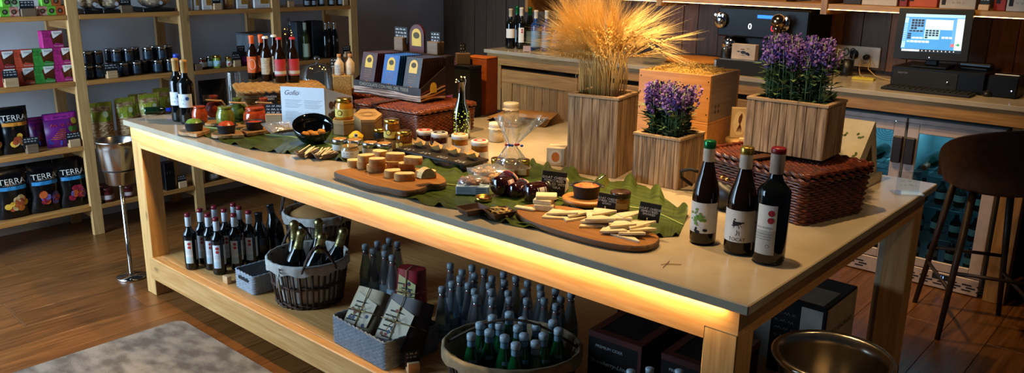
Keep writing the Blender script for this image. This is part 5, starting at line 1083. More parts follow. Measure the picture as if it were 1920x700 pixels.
obj('carton', G().rbox(-.036, .036, -.036, .036, 0, .072, .0015).mesh('carton', mat('beige_carton', '#cdb595', '#bfa685', rough=.7)), t); obj('emblem', disc(disc(G(), None, 0, .036, .028, 1, off=.0366), None, 0, .036, .02, 0, off=.037, sx=.8).mesh('emblem', mat('orange_emblem', '#c9551f', '#b8732c', rough=.6, scale=90), mat('pale_disc', '#dccbb0', rough=.7)), t)
# ================================================================ lying jars, snack box, little dish
p = P(876, 364, LZ); rz = face_cam(p, -.12); t = thing('snack_box', 'pale blue printed snack tray box with clear-wrapped sweets', 'box', (p.x, p.y+.03, LZ), rz)
obj('tray_box', G().rbox(-.056, .056, -.035, .035, 0, .03, .002).mesh('tray_box', mat('powder_blue_card', '#a9c0d2', '#9bb3c6', rough=.6)), t)
g = G(); [scrawl(g, -.05, .0, .024-.006*i, .003, -.0358, 0, i, thick=.0009) for i in range(3)]; [g.box(.012, .046, -.0362, -.0356, .006+.007*i, .009+.007*i) for i in range(3)]; obj('print', g.mesh('print', mat('navy_ink', '#34506e', rough=.7)), t)
g = G(); rn = random.Random(2); [g.ball((rn.uniform(-.045, .045), rn.uniform(-.025, .025), .034+rn.uniform(0, .012)), .013, .012, .009, 8, 5, 0, True, .3, i) for i in range(16)]
stuff(obj('sweets', g.mesh('sweets', mat('nut_sweets', '#a5683a', '#7c4520', rough=.6, scale=50)), t)); obj('clear_wrap', G().ball((0, 0, .036), .056, .036, .024, 16, 8, wob=.2).mesh('clear_wrap', film), t)
p = P(918, 345, LZ); t = thing('sweet_bag', 'clear bag of beige sweets lying behind the snack box', 'bag', (p.x-.01, p.y+.03, LZ), .4)
g = G(); [g.ball((rn.uniform(-.07, .05), rn.uniform(-.035, .035), .02+rn.uniform(-.006, .02)), .015, .014, .012, 8, 5, 0, True, .3, i) for i in range(26)]
stuff(obj('sweets', g.mesh('sweets', mat('beige_sweets', '#c49a5f', '#a87d45', rough=.6, scale=40)), t)); obj('clear_wrap', G().ball((-.01, 0, .028), .088, .055, .034, 18, 9, wob=.35, seed=3).mesh('clear_wrap', film), t)
ging = mat('red_gingham', '#a83a34', '#c9b09a', rough=.8, scale=70, lo=.48, hi=.52, detail=0); prom = mat('berry_jelly', '#1c0608', '#2c0a0c', rough=.06, coat=.7)
for i, (u, v, r, L, an, rol, cover) in enumerate(((931, 368, .033, .085, 228, 0, True), (960, 372, .025, .072, 226, 0, True), (986, 380, .032, .088, 208, 0, False))):
    p = P(u, v, LZ); dirv = Vector((cos(radians(an-130)), sin(radians(an-130)), 0)); zz = r*.99
    g = G(); g.lathe([(0, 0), (r*.85, .001), (r*.98, .008), (r, .02), (r, L*.75), (r*.86, L*.88), (r*.8, L*.9), (0, L*.9)], 20)
    lb = patch(G(), r, -2.2, 2.2, L*.3, L*.7, n=16); st_ = patch(patch(G(), r, -2.2, 2.2, L*.33, L*.38, n=16, off=.001), r, -2.2, 2.2, L*.62, L*.66, n=16, off=.001)
    cv = G().lathe([(r*.82, L*.84), (r*.9, L*.9), (r*1.0, L*.93), (r*1.02, L*1.02), (r*.85, L*1.05), (0, L*1.06)], 20)
    rf = G().lathe([(r*.86, L*.86), (r*1.25, L*.8), (r*1.28, L*.82), (r*.9, L*.9)], 20, smooth=False)
    t = thing('jelly_jar', f'dark berry jelly jar lying on its side, {("left with gingham cover", "middle small with gingham cover", "right with striped label")[i]}', 'jar', (p.x, p.y, LZ+zz+.0005), 0, 'jelly jars lying on the leaf', rot=(radians(90), 0, radians(an-40)))
    obj('glass_body', g.mesh('glass_body', prom), t); l_ = obj('paper_label', lb.mesh('paper_label', jlab), t); obj('stripe', st_.mesh('stripe', mat('art_red') if i < 2 else ink), l_)
    obj('lid', cv.mesh('lid', ging if cover else mat('dark_lid', '#1a1a1c', rough=.3)), t)
    if cover: obj('ruffle', rf.mesh('ruffle', ging), t)
p = P(1030, 366, LZ); thing('spice_roll', 'wrapped round cheese in herb-patterned film leaning behind the chalk card', 'cheese', (p.x+.01, p.y+.035, LZ+.032), 0, rot=(radians(80), 0, radians(70)), kit=[('round', G().lathe([(0, -.03), (.028, -.03), (.032, -.025), (.032, .025), (.028, .03), (0, .03)], 18).mesh('round', mat('herb_rind', '#c9b98e', '#4a5a3a', rough=.5, scale=80, lo=.5, hi=.55))), ('end_label', G().lathe([(.024, .0305), (0, .031)], 16).mesh('end_label', mat('pale_disc')))])
p = PB(907, 380, LZ, .05); thing('tasting_dish', 'small lid dish with a smear of red jam before the lying jars', 'dish', (p.x, p.y, LZ), 0, kit=[('lid', G().lathe([(0, .001), (.024, 0), (.028, .003), (.029, .014), (.027, .014), (.026, .005), (0, .005)], 20).mesh('lid', gold)), ('jam', G().lathe([(.0255, .0075), (.012, .009), (0, .0085)], 16).mesh('jam', mat('red_jam', '#5c1a12', '#3c0f0a', rough=.2, scale=60, bump=.5)))])
for i, (u, v) in enumerate(((886, 408), (937, 414))):
    p = PB(u, v, LZ, .065); t = thing('clay_dish', f'square brown clay dish at the leaf edge, {("empty left one", "right one holding crackers")[i]}', 'dish', (p.x, p.y, LZ+.004), face_cam(p, .55), 'brown clay dishes at the table front', me=dish(.085, .07, .02, mat('brown_clay', '#59402f', '#463024', rough=.5)))
    if i: cr_ = [(p.x+random.uniform(-.02, .02), p.y+random.uniform(-.016, .016)) for _ in range(16)]
ckm = mat('cracker', '#d9b36a', '#c2974c', rough=.8, scale=80)
for k, (x, y) in enumerate(cr_): thing('cracker_stick', 'thin golden cracker stick in the right brown clay dish', 'cracker', (x, y, LZ+.012+.0018*k*.6), group='cracker sticks in the clay dish', rot=(0, random.uniform(-.15, .15), random.uniform(0, pi)), me=G().rbox(-.02, .02, -.0025, .0025, -.0015, .0015, .0006).mesh('cracker_stick', ckm))
# ================================================================ cheese boards and signs
g, c, _ = px_board([(968, 392), (985, 384), (1030, 384), (1090, 392), (1150, 410), (1205, 428), (1236, 444), (1226, 458), (1190, 462), (1130, 454), (1060, 436), (1000, 417), (974, 404)], LZ, .016, None, 1)
thing('cheese_board', 'long rounded wooden board covered with cheese slices', 'board', c, me=g.mesh('cheese_board', bark, wood('cheese_board_top', '#a87338', '#835226', 'x', .45, scale=12, knots=False)))
hole = P(1201, 446, LZ+.0163); 
bz1 = LZ+.0166; chs = mat('cheese', '#e2d2ac', '#d2be92', rough=.55, scale=30, bump=.15)
def wedge(L, W, th): return G().prism([(0, -W/2), (L*.35, -W*.38), (L, -W*.03), (L, W*.03), (L*.3, W*.4), (0, W/2)], 0, th).mesh('cheese_slice', chs)
WD = [wedge(.085, .06, .0055), wedge(.07, .062, .006), wedge(.095, .05, .005)]
sl = [(1030, 408, 20, 0, 2), (1040, 405, 14, 1, 2), (1066, 414, 55, 0, 0), (1073, 410, 48, 1, 0), (1078, 412, 60, 0, 1), (1100, 425, 25, 0, 1), (1105, 421, 12, 1, 0), (1110, 417, 40, 2, 1), (1115, 424, 10, 3, 0), (1122, 418, 30, 4, 1), (1130, 420, -10, 2, 2), (1140, 434, 20, 0, 0), (1146, 438, 5, 1, 1), (1152, 430, 35, 2, 0), (1160, 436, 15, 3, 1), (1168, 441, -15, 0, 2), (1174, 436, 25, 2, 0), (1180, 443, 5, 1, 1), (1187, 440, 50, 3, 0), (1160, 426, -5, 4, 1), (1172, 430, 60, 5, 2), (1196, 442, 20, 2, 1)]
for i, (u, v, an, lay, k) in enumerate(sl):
    p = P(u, v, bz1); thing('cheese_slice', f'thin pale cheese wedge on the long board, {"number "+ORD[min(i, 19)] if i < 20 else ("next to last" if i == 20 else "last")} from the block end', 'cheese', (p.x-.02, p.y, bz1+lay*.0066), group='cheese slices on the long board', rot=(radians(random.uniform(-5, 5)) if lay else 0, radians(-6) if lay else 0, radians(an)), me=WD[k])
for i, (u, v, L, W, th, z) in enumerate(((1021, 398, .062, .045, .02, 0), (1019, 397, .058, .046, .014, .0205), (1024, 396, .066, .046, .012, .035), (985, 398, .07, .02, .008, 0))):
    p = P(u, v-5, bz1); thing('cheese_block', f'thick pale cheese piece, {("bottom of the small stack", "middle of the small stack", "top of the small stack", "flat strip beside the stack")[i]}', 'cheese', (p.x, p.y, bz1+z), radians((30, 24, 38, 15)[i]), 'cheese blocks by the chalk cards', me=G().rbox(-L/2, L/2, -W/2, W/2, 0, th, .002).mesh('cheese_block', chs))
def stick_sign(u, v, zb, hgt, cw, ch, txt, ts, label, extra=0, stake=True):
    p = P(u, v, zb); t = thing('cheese_sign', label, 'sign', (p.x, p.y, zb), face_cam(p, extra), 'chalk cheese signs')
    if stake: obj('stake', G().rbox(-.002, .002, -.0035, -.0015, 0, hgt+.01, .0005).mesh('stake', stickm), t)
    g = G(); g.M = Matrix.Rotation(radians(6), 4, 'Y'); g.rbox(-cw/2, cw/2, -.0013, .0013, hgt, hgt+ch, .0006); c_ = obj('chalk_card', g.mesh('chalk_card', slate), t)
    me = text(txt, ts, chalk, off=.0022, at=(0, hgt+ch*.53), ls=.86); me.transform(Matrix.Rotation(radians(6), 4, 'Y')); obj('chalk_writing', me, c_); return t
stick_sign(1034, 372, LZ, .012, .082, .082, 'GOAT CHEESE\nSEMICURED\nCOVERED WITH\nPAPRIKA', .0128, 'chalk sign reading goat cheese semicured covered with paprika', stake=False)
stick_sign(1134, 404, bz1, .020, .056, .05, 'GOAT CHEESE\nCURED WITH\nGOFIO', .0094, 'chalk sign reading goat cheese cured with gofio on a stick', -.1)
stick_sign(1212, 432, bz1-.002, .028, .062, .056, 'GOAT CHEESE\nSEMICURED\nSMOKED', .0098, 'chalk sign reading goat cheese semicured smoked on a stick', -.1)
p = PB(1098, 396, LZ, .12); t = thing('serving_board', 'thick oval wooden board on a dark foot under the iron pot', 'board', (p.x, p.y, LZ), 0.2); 
obj('foot', G().lathe([(0, 0), (.056, 0), (.06, .012), (0, .012)], 22).mesh('foot', iron), t); obj('oval_top', G().lathe([(0, .0122), (.066, .0122), (.072, .018), (.072, .026), (.066, .03), (0, .03)], 26, sx=1.12).mesh('oval_top', btop), t)
pz_ = LZ+.0305; t = thing('spread_pot', 'black iron pot of orange almogrote with a spoon on an oval board', 'pot', (p.x, p.y, pz_), .6, kit=pot_kit(.047, .042, mat('orange_paste', '#c9772c', '#8c3f14', rough=.6, scale=90, bump=.9), .008))
g = G().tube([(.01, 0, .036), (.03, .005, .05), (.06, .01, .072)], [.0025, .002, .0035], 6); obj('spoon', g.mesh('spoon', steel), t, (0, 0, 0), (0, 0, .1))
p = PB(1162, 398, LZ, .06); thing('paste_jar', 'tan spread jar with dark film cover beside the iron pot', 'jar', (p.x, p.y, LZ), face_cam(p), kit=jar_kit('paste', .062, .032, mat('tan_paste', '#9c6430', '#7f4c20', rough=.1, coat=.5), mat('dark_cover', '#2a1a12', '#4a3226', rough=.25, scale=30), mat('etched_label', '#b58650', rough=.6), .98, .014, (.2, .6), .8))
# ================================================================ three wine bottles at the near corner
wlab = mat('wine_label', '#e2ddd2', '#d9d3c7', rough=.65); wfoil = mat('pale_foil', '#d2c7b6', '#c3b7a5', rough=.45)
def neck_sleeve(r, h, a_, b_, m_, top, topm):
    n = r*.39; return [('neck_sleeve', G().lathe([(n+.0008, h*a_), (n+.0016, h*a_+.001), (n+.0018, h*b_)], 18).mesh('neck_sleeve', m_)), ('cap', G().lathe([(n+.0018, h*b_), (n+.0024, h*b_+.001), (n+.0024, h*.99), (n, h*1.0), (0, h*1.0)], 18).mesh('cap', topm))]
def vine_art():
    g = G(); rn = random.Random(4); r = .0375
    for i in range(34): disc(g, r, -.006+rn.gauss(0, .011), .083+rn.gauss(0, .009), rn.uniform(.0025, .005), 4, 7, .001+.00005*i)
    disc(g, r, -.012, .05, .004, 0); disc(g, r, .014, .047, .0045, 0, sx=1.5); disc(g, r, -.008, .040, .006, 0, sx=1.3); disc(g, r, -.014, .044, .004, 0)
    [scrawl(g, .0, .024, .036-.005*i, .003, -.0012, 0, i, wrap=r, thick=.0008) for i in range(3)]; return g.mesh('label_art', *ART_M)
def horse_art():
    g = G(); r = .041
    for x, z, q, sx in ((-.004, .092, .006, 1.6), (.004, .094, .004, 2), (-.010, .098, .003, 1), (-.008, .104, .0025, 1), (.014, .096, .002, 2), (-.012, .086, .002, 2)): disc(g, r, x, z, q, 0, sx=sx)
    for x0, x1, z0, z1 in ((-.006, -.012, .088, .080), (.002, .004, .088, .078), (.006, .012, .09, .082), (-.002, .0, .074, .066), (.0, -.003, .066, .058), (.004, .006, .072, .060)):
        g.add([((r+.001)*sin(x/r), -(r+.001)*cos(x/r), z) for x, z in ((x0, z0), (x0+.0016, z0), (x1+.0016, z1), (x1, z1))], [(3, 2, 1, 0)], 0)
    scrawl(g, -.012, .014, .033, .0015, -.0012, 0, 3, wrap=r, thick=.0008); return g.mesh('label_art', *ART_M)
def dots_art():
    g = G(); r = .0435
    for z in (.146, .126): disc(g, r, .012, z, .0085, 1)
    [scrawl(g, -.03, .018, .088-.007*i, .003, -.0016, 0, i, wrap=r, thick=.0008) for i in range(3)]; disc(g, r, .008, .055, .005, 0, off=.0012); disc(g, r, .008, .055, .0042, 6, off=.0015); return g.mesh('label_art', *ART_M, mat('grey_label_tone', '#b9b7ac', rough=.6))
for u, v, r, h, st, nm in ((1316, 462, .0375, .30, 'a', 0), (1383, 481, .041, .30, 'b', 0), (1438, 500, .0435, .315, 'c', 0)):
    p = PB(u, v, T, 2*r); rz = face_cam(p)
    if st == 'a':
        k = plain_bottle(h, r, br_glass, 'burgundy', None, wlab, (.125, .42), 1.35, [('label_art', vine_art())])+neck_sleeve(r, h, .80, .925, wfoil, 0, mat('green_cap', '#1f7a45', '#17693a', rough=.25, metal=.6)); lb = 'wine bottle with green cap and leafy moustache label, leftmost at the near corner'; ro = rz-.25
    elif st == 'b':
        k = plain_bottle(h, r, br_glass, 'burgundy', None, wlab, (.13, .43), 1.35, [('label_art', horse_art()), ('lettering', text('TOCAT', .0135, ink, wrap=r, off=.001, at=(.001, .047)))])+neck_sleeve(r, h, .80, .93, wfoil, 0, mat('gold_cap', '#b89a4a', '#a5873a', rough=.3, metal=.8)); lb = 'wine bottle with gold cap and TOCAT rider label, middle at the near corner'; ro = rz-.2
    else:
        k = plain_bottle(h, r, dk_glass, 'bordeaux', None, wlab, (.1, .53), .62, [('label_art', dots_art()), ('lettering', text('maria bodegas', .0085, greyink, wrap=r, off=.001, at=(-.004, .106))), ('lower_tone', patch(G(), r, -.62, .62, .032, .098, off=.0009).mesh('lower_tone', mat('grey_label_tone')))])+neck_sleeve(r, h, .78, .95, mat('tan_foil', '#b7a595', '#a89585', rough=.45), 0, mat('red_wax_cap', '#7d1620', '#6a1019', rough=.4)); lb = 'wine bottle with red cap and two red dots, nearest at the table corner'; ro = rz-.32
    thing('wine_bottle', lb, 'bottle', (p.x, p.y, T), ro, 'wine bottles at the near corner', kit=k)
p = P(1243, 503, T); g = G(); g.tube([(0, 0, .0015), (.012, .03, .002), (.02, .055, .0015)], .0009, 4).tube([(-.004, .02, .0015), (.01, .028, .002), (.05, .03, .0015)], .0009, 4)
thing('dry_sprig', 'tiny dry brown sprig lying on the stone top near the corner', 'twig', (p.x, p.y, T), .6, me=g.mesh('dry_sprig', mat('dry_brown', '#7a4a1c', rough=.8)))
# ================================================================ slatted planters with wheat and lavender
plw = wood('weathered_plank', '#b8966f', '#5f442b', 'z', .75, scale=13, knots=True, dark=.45, bump=.5, across=7); plr = wood('weathered_rim', '#a88a68', '#876a48', 'x', .75, scale=12, knots=False)
soil = mat('dried_moss', '#6b4a24', '#3c2812', rough=.95, scale=60, bump=.9)
def planter(loc, rz, w, d, h, label, nx, ny):
    t = thing('planter_box', label, 'planter', loc, rz, 'slatted wooden planters'); th = .009; rn = random.Random(int(w*1000))
    for side in range(4):
        L = w if side % 2 == 0 else d; n = nx if side % 2 == 0 else ny; o = d/2 if side % 2 == 0 else w/2; M = Matrix.Rotation(side*pi/2, 4, 'Z') @ Matrix.Translation((0, -o, 0)); x = -L/2; cut = [rn.uniform(.7, 1.3) for _ in range(n)]; s = sum(cut)
        for k in range(n):
            wd = L*cut[k]/s; g = G(); g.M = M; pr_ = rn.uniform(0, .0015); g.rbox(x+.0006, x+wd-.0006, -pr_, th, 0, h-.0105, .0014); obj('plank', g.mesh('plank', plw), t); x += wd
    g = G(); e = .003; b = .016
    g.rbox(-w/2-e, w/2+e, -d/2-e, -d/2+b, h-.01, h, .0015).rbox(-w/2-e, w/2+e, d/2-b, d/2+e, h-.01, h, .0015).rbox(-w/2-e, -w/2+b, -d/2+b, d/2-b, h-.01, h, .0015).rbox(w/2-b, w/2+e, -d/2+b, d/2-b, h-.01, h, .0015)
    obj('rim', g.mesh('rim', plr), t)
    obj('soil', G().grid(lambda a, b_: ((a-.5)*(w-.022), (b_-.5)*(d-.022), h-.02+.008*noise.noise(Vector((a*9, b_*9, w)))), 14, 14).mesh('soil', soil), t)
    obj('base', G().box(-w/2+.01, w/2-.01, -d/2+.01, d/2-.01, 0, .01).mesh('base', plr), t)
    return t
# tall one
A = P(1062, 322, T); B = P(1153, 335.5, T); a = atan2(B.y-A.y, B.x-A.x); ux = Vector((cos(a), sin(a), 0)); uy = Vector((-sin(a), cos(a), 0))
c1 = B-ux*.1+uy*.1; PH = .302
planter((c1.x, c1.y, T), a, .2, .2, PH, 'tall slatted wooden planter holding dried wheat', 6, 6)
A = P(1184.5, 340, T); B = P(1269, 357, T); a2 = atan2(B.y-A.y, B.x-A.x); ux = Vector((cos(a2), sin(a2), 0)); uy = Vector((-sin(a2), cos(a2), 0)); c2 = B-ux*.093+uy*.093
planter((c2.x, c2.y, T), a2, .186, .186, .185, 'small cube slatted planter with purple lavender in front of the crate', 8, 7)
# right hamper and its planter
zb = T+.178
B = P(1541, 303, zb); a3 = radians(1.5); ux = Vector((cos(a3), sin(a3), 0)); uy = Vector((-sin(a3), cos(a3), 0)); c3 = B-ux*.132+uy*.085
planter((c3.x, c3.y, zb), a3, .264, .17, .178, 'wide slatted planter with purple lavender on the dark hamper', 9, 6)
B = P(1520, 323, 1.075); a4 = radians(-16); ux = Vector((cos(a4), sin(a4), 0)); uy = Vector((-sin(a4), cos(a4), 0)); c4 = B-ux*.212+uy*.15
t = thing('wicker_hamper', 'dark glossy wicker hamper with leather strap under the wide planter', 'basket', (c4.x, c4.y, T), a4)
stuff(obj('woven_body', woven(.405, .30, .135, .005, flare=1.05, step=.018, amp=.003).mesh('woven_body', wickd), t)); obj('lining', G().box(-.19, .19, -.14, .14, .003, .135).mesh('lining', mat('hamper_dark')), t)
stuff(obj('woven_lid', plait(plait(woven_lid(.43, .32, .157, .0052), .435, .325, .142, .0065), .435, .325, .16, .0065).mesh('woven_lid', wickd), t)); obj('lid_panel', G().box(-.205, .205, -.15, .15, .147, .1545).mesh('lid_panel', mat('hamper_dark')), t)
obj('strap', G().rbox(-.035, .005, -.176, -.17, .05, .165, .002).rbox(-.035, .005, -.175, -.05, .1685, .174, .001).mesh('strap', leath), t)
obj('buckle', G().tube([(-.015+.012*cos(q), -.179, .075+.012*sin(q)) for q in [2*pi*i/12 for i in range(12)]], .0025, 5, closed=True).mesh('buckle', gold), t)
obj('clasp', G().ball((-.12, -.168, .085), .009, .004, .006, 10, 6).ball((-.098, -.168, .083), .009, .004, .006, 10, 6).mesh('clasp', gold), t)
g = G().tube([(-.27, -.15, .02), (-.285, -.19, .05), (-.28, -.2, .075), (-.255, -.18, .085), (-.23, -.165, .08)], .006, 6); obj('carry_handle', g.mesh('carry_handle', mblack), t)
p = P(1345, 402, T); thing('dark_pouch', 'black leather pouch tucked behind the green-capped wine bottle', 'pouch', (p.x-.02, p.y+.06, T), a4, me=G().ball((0, 0, .045), .075, .03, .045, 16, 10, wob=.25).mesh('dark_pouch', mat('black_leather', '#0d0b0a', '#171412', rough=.45)))
# ---------------------------------------------------------------- wheat
wh = mat('wheat_straw', '#e6c377', '#cfa557', rough=.6); wh2 = mat('wheat_awn', '#f2d38a', '#e0b868', rough=.55)
rn = random.Random(11); st_ = G(); aw = G(); er = G(); top0 = T+PH
for i in range(165):
    bx, by = rn.uniform(-.07, .07), rn.uniform(-.07, .07); b = Vector((c1.x+bx, c1.y+by, top0-.02))
    ang = rn.gauss(pi+.25, 1.25); lean = abs(rn.gauss(.0, .5)); 
    if i % 3 == 0: ang = rn.gauss(pi*1.05, .5); lean = rn.uniform(.3, 1.1)
    if i % 9 == 0: ang = rn.gauss(.5, .4); lean = rn.uniform(.5, 1.1)
    sx = RT.copy(); sx.z = 0; sx.normalize(); sy = Vector((-sx.y, sx.x, 0)); dirh = sx*cos(ang)+sy*sin(ang)*.6
    hh = rn.uniform(.15, .25); tip = b+Vector((0, 0, hh))+dirh*(.015+.03*lean); q1 = b+Vector((bx*.1, by*.1, hh*.55))
    st_.tube([b, q1, tip], [.0014, .0013, .0011], 4)
    d = (Vector((0, 0, 1))*max(.05, 1.15-lean)+dirh*(.25+lean)).normalized(); e1 = tip+d*.075
    for k in range(9):
        f = k/8; c_ = tip+d*.072*f; o = d.orthogonal().normalized(); o.rotate(Matrix.Rotation(k*2.4, 3, d)); er.ball(c_+o*.0035, .0045*(1-.4*f), None, .0055, 6, 4)
        for s in range(3):
            oo = d.orthogonal().normalized(); oo.rotate(Matrix.Rotation(rn.uniform(0, 6.28), 3, d)); dd = (d+oo*rn.uniform(.05, .34)).normalized(); L = rn.uniform(.10, .17)
            sd_ = dd.cross(Vector((0, 0, 1))).normalized()*.0006; s2 = dd.cross(sd_).normalized()*.0006; e = c_+dd*L
            aw.add([c_+sd_, c_-sd_*.5+s2, c_-sd_*.5-s2, e], [(0, 1, 3), (1, 2, 3), (2, 0, 3)])
# a few drooping ears to the right and one bent straw to the left
for u0, v0, u1, v1 in ((1205, 68, 1262, 92), (1215, 85, 1290, 118), (1230, 80, 1320, 62)):
    dep = (c1-CAM).length; a_ = CAM+ray(u0, v0)*((c1.y-CAM.y)/ray(u0, v0).y); e_ = CAM+ray(u1, v1)*((c1.y+.03-CAM.y)/ray(u1, v1).y)
    st_.tube([Vector((c1.x+.06, c1.y, top0-.02)), Vector((c1.x+.07, c1.y, top0+.12)), a_], [.0014, .0013, .0011], 4); d = (e_-a_).normalized()
    for k in range(9):
        c_ = a_+d*.008*k; o = d.orthogonal().normalized(); o.rotate(Matrix.Rotation(k*2.4, 3, d)); er.ball(c_+o*.0035, .0045, None, .005, 6, 4)
        for s in range(4):
            oo = d.orthogonal().normalized(); oo.rotate(Matrix.Rotation(rn.uniform(0, 6.28), 3, d)); dd = (d+oo*rn.uniform(.03, .22)).normalized(); sd_ = dd.cross(Vector((0, 0, 1))).normalized()*.0006; s2 = dd.cross(sd_).normalized()*.0006
            aw.add([c_+sd_, c_-sd_*.5+s2, c_-sd_*.5-s2, c_+dd*rn.uniform(.09, .14)], [(0, 1, 3), (1, 2, 3), (2, 0, 3)])
st_.tube([Vector((c1.x-.07, c1.y-.06, top0-.01)), Vector((c1.x-.085, c1.y-.07, top0+.06)), Vector((c1.x-.07, c1.y-.06, top0+.105)), Vector((c1.x-.05, c1.y-.05, top0+.105))], .0011, 4)
t = thing('wheat_bunch', 'big bunch of dried golden bearded wheat fanning out of the tall planter', 'wheat')
stuff(obj('straw', st_.mesh('straw', wh), t)); stuff(obj('grain_ears', er.mesh('grain_ears', wh), t)); stuff(obj('awns', aw.mesh('awns', wh2), t))
# ---------------------------------------------------------------- lavender
lv = [mat('lavender_a', '#7a58a8', '#5f3f8a', rough=.8), mat('lavender_b', '#4a2d78', '#371f5c', rough=.8), mat('lavender_c', '#9a78bf', '#8060a5', rough=.8)]; gl = [mat('sage_leaf', '#7d9668', '#648050', rough=.6), mat('deep_leaf', '#4c6a42', '#395633', rough=.6)]
def lavender(c, w, d, rz, n, hh, label, seed, spread=1.25):
    rn = random.Random(seed); fl = G(); sm = G(); lf = G(); M = Matrix.Translation(c) @ Matrix.Rotation(rz, 4, 'Z')
    for i in range(n):
        b = Vector((rn.uniform(-w/2, w/2)*.8, rn.uniform(-d/2, d/2)*.8, 0)); h = hh*rn.uniform(.78, 1.05); tp = Vector((b.x*spread+rn.uniform(-.012, .012), b.y*spread, h))
        sm.M = M; sm.tube([b, (b+tp)/2+Vector((rn.uniform(-.004, .004), 0, .01)), tp], .0012, 4)
        fl.M = M; col = rn.randrange(3)
        for k in range(30):
            z = h-.062*(k/30)-rn.uniform(0, .004); r = .017*(.35+.65*sin(pi*min(1, .18+k/32))); q = rn.uniform(0, 6.28); p_ = Vector((tp.x+r*cos(q), tp.y+r*sin(q), z)); s = rn.uniform(.0045, .0078); n1 = Vector((rn.gauss(0, 1), rn.gauss(0, 1), rn.gauss(.4, 1))).normalized(); u_ = n1.orthogonal().normalized()*s; v_ = n1.cross(u_)
            m_ = col if rn.random() < .7 else rn.randrange(3); fl.add([p_+u_, p_+v_, p_-u_, p_-v_*.6, p_+n1*s*.7], [(0, 1, 4), (1, 2, 4), (2, 3, 4), (3, 0, 4), (0, 3, 2, 1)], m_)
        lf.M = M
        for k in range(8):
            z = rn.uniform(.0, hh*.6); q = rn.uniform(0, 6.28); L = rn.uniform(.035, .065); dr = Vector((cos(q), sin(q), rn.uniform(.2, 1.0))).normalized(); s_ = dr.cross(Vector((0, 0, 1))).normalized()*rn.uniform(.007, .0125); p_ = b+(tp-b)*(z/h); bend = Vector((0, 0, -.012))
            lf.add([p_, p_+dr*L*.4+s_, p_+dr*L+bend, p_+dr*L*.4-s_, p_+dr*L*.45+Vector((0, 0, -.003))], [(0, 1, 4), (1, 2, 4), (2, 3, 4), (3, 0, 4)], rn.randrange(2), True)
    t = thing('lavender_plant', label, 'plant', group='lavender plants')
    stuff(obj('stems', sm.mesh('stems', gl[0]), t)); stuff(obj('leaves', lf.mesh('leaves', *gl), t)); stuff(obj('blossoms', fl.mesh('blossoms', *lv), t)); return t
lavender(Vector((c2.x, c2.y, T+.168)), .15, .15, a2, 72, .19, 'purple lavender with grey green leaves in the small cube planter', 1)
lavender(Vector((c3.x, c3.y, zb+.16)), .235, .14, a3, 100, .21, 'purple lavender with grey green leaves in the wide planter', 2, 1.12)
# ---------------------------------------------------------------- crate of straw behind the lavender
plyw = wood('crate_ply', '#c98a45', '#b07433', 'x', .55, scale=7, knots=True, dark=.6); plyd = wood('crate_side', '#9a7f66', '#846a54', 'y', .6, scale=7, knots=True)
t = thing('wooden_crate', 'open plywood crate heaped with shiny straw behind the lavender', 'crate', (2.335, 1.345, T+.1665), .06); w_, d_, h_ = .32, .28, .185; th = .012
for nm, b, m_ in (('front_panel', (-w_/2, w_/2, -d_/2, -d_/2+th), plyw), ('back_panel', (-w_/2, w_/2, d_/2-th, d_/2), plyw), ('side_panel', (-w_/2, -w_/2+th, -d_/2+th+.0005, d_/2-th-.0005), plyd), ('side_panel', (w_/2-th, w_/2, -d_/2+th+.0005, d_/2-th-.0005), plyd), ('bottom_panel', (-w_/2+th, w_/2-th, -d_/2+th, d_/2-th), plyw)):
    obj(nm, G().rbox(b[0], b[1], b[2], b[3], 0, h_ if nm != 'bottom_panel' else .012, .0015).mesh(nm, m_), t)
sw = G(); rn = random.Random(8)
for i in range(1500):
    x, y = rn.uniform(-.145, .145), rn.uniform(-.125, .125); z = .178+.034*(1-(x/.16)**2)*(1-(y/.14)**2)*rn.uniform(.2, 1.1); q = rn.uniform(0, 6.28); L = rn.uniform(.01, .03); dz = rn.uniform(-.4, .5); d = Vector((cos(q), sin(q), dz))*L/2; s = Vector((-sin(q), cos(q), .2))*.0011; p_ = Vector((x, y, z)); sw.add([p_-d-s, p_+d-s, p_+d+s, p_-d+s], [(0, 1, 2, 3)])
sw.grid(lambda a, b: ((a-.5)*.294, (b-.5)*.254, .165+.03*sin(pi*a)*sin(pi*b)), 12, 12)
stuff(obj('shredded_straw', sw.mesh('shredded_straw', mat('straw_shred', '#d9b566', '#b98f42', rough=.3, scale=60)), t))
[obj('screw', G().ball((sx*.15, -d_/2-.0005, z), .003, .0012, .003, 6, 4).mesh('screw', mblack), t) for sx in (-1, 1) for z in (.03, .095, .16)]
g = G(); [g.add([(w_/2+.0006, -.08+.03*i+.008*cos(q), .035+.02*j+.008*sin(q)) for q in [2*pi*k/8 for k in range(8)]], [tuple(range(8))]) for i in range(2) for j in range(2)]; obj('stamp_print', g.mesh('stamp_print', mat('purple_grey_ink', '#5a4a52', rough=.8)), t)
t = thing('wooden_crate', 'lower pine crate under the straw-filled crate', 'crate', (2.33, 1.35, T), .06)
for nm, b in (('front_panel', (-.165, .165, -.145, -.133)), ('back_panel', (-.165, .165, .133, .145)), ('side_panel', (-.165, -.153, -.1325, .1325)), ('side_panel', (.153, .165, -.1325, .1325))): obj(nm, G().rbox(b[0], b[1], b[2], b[3], 0, .155, .0015).mesh(nm, plyw), t)
obj('top_panel', G().rbox(-.165, .165, -.145, .145, .1555, .166, .0015).mesh('top_panel', plyw), t)
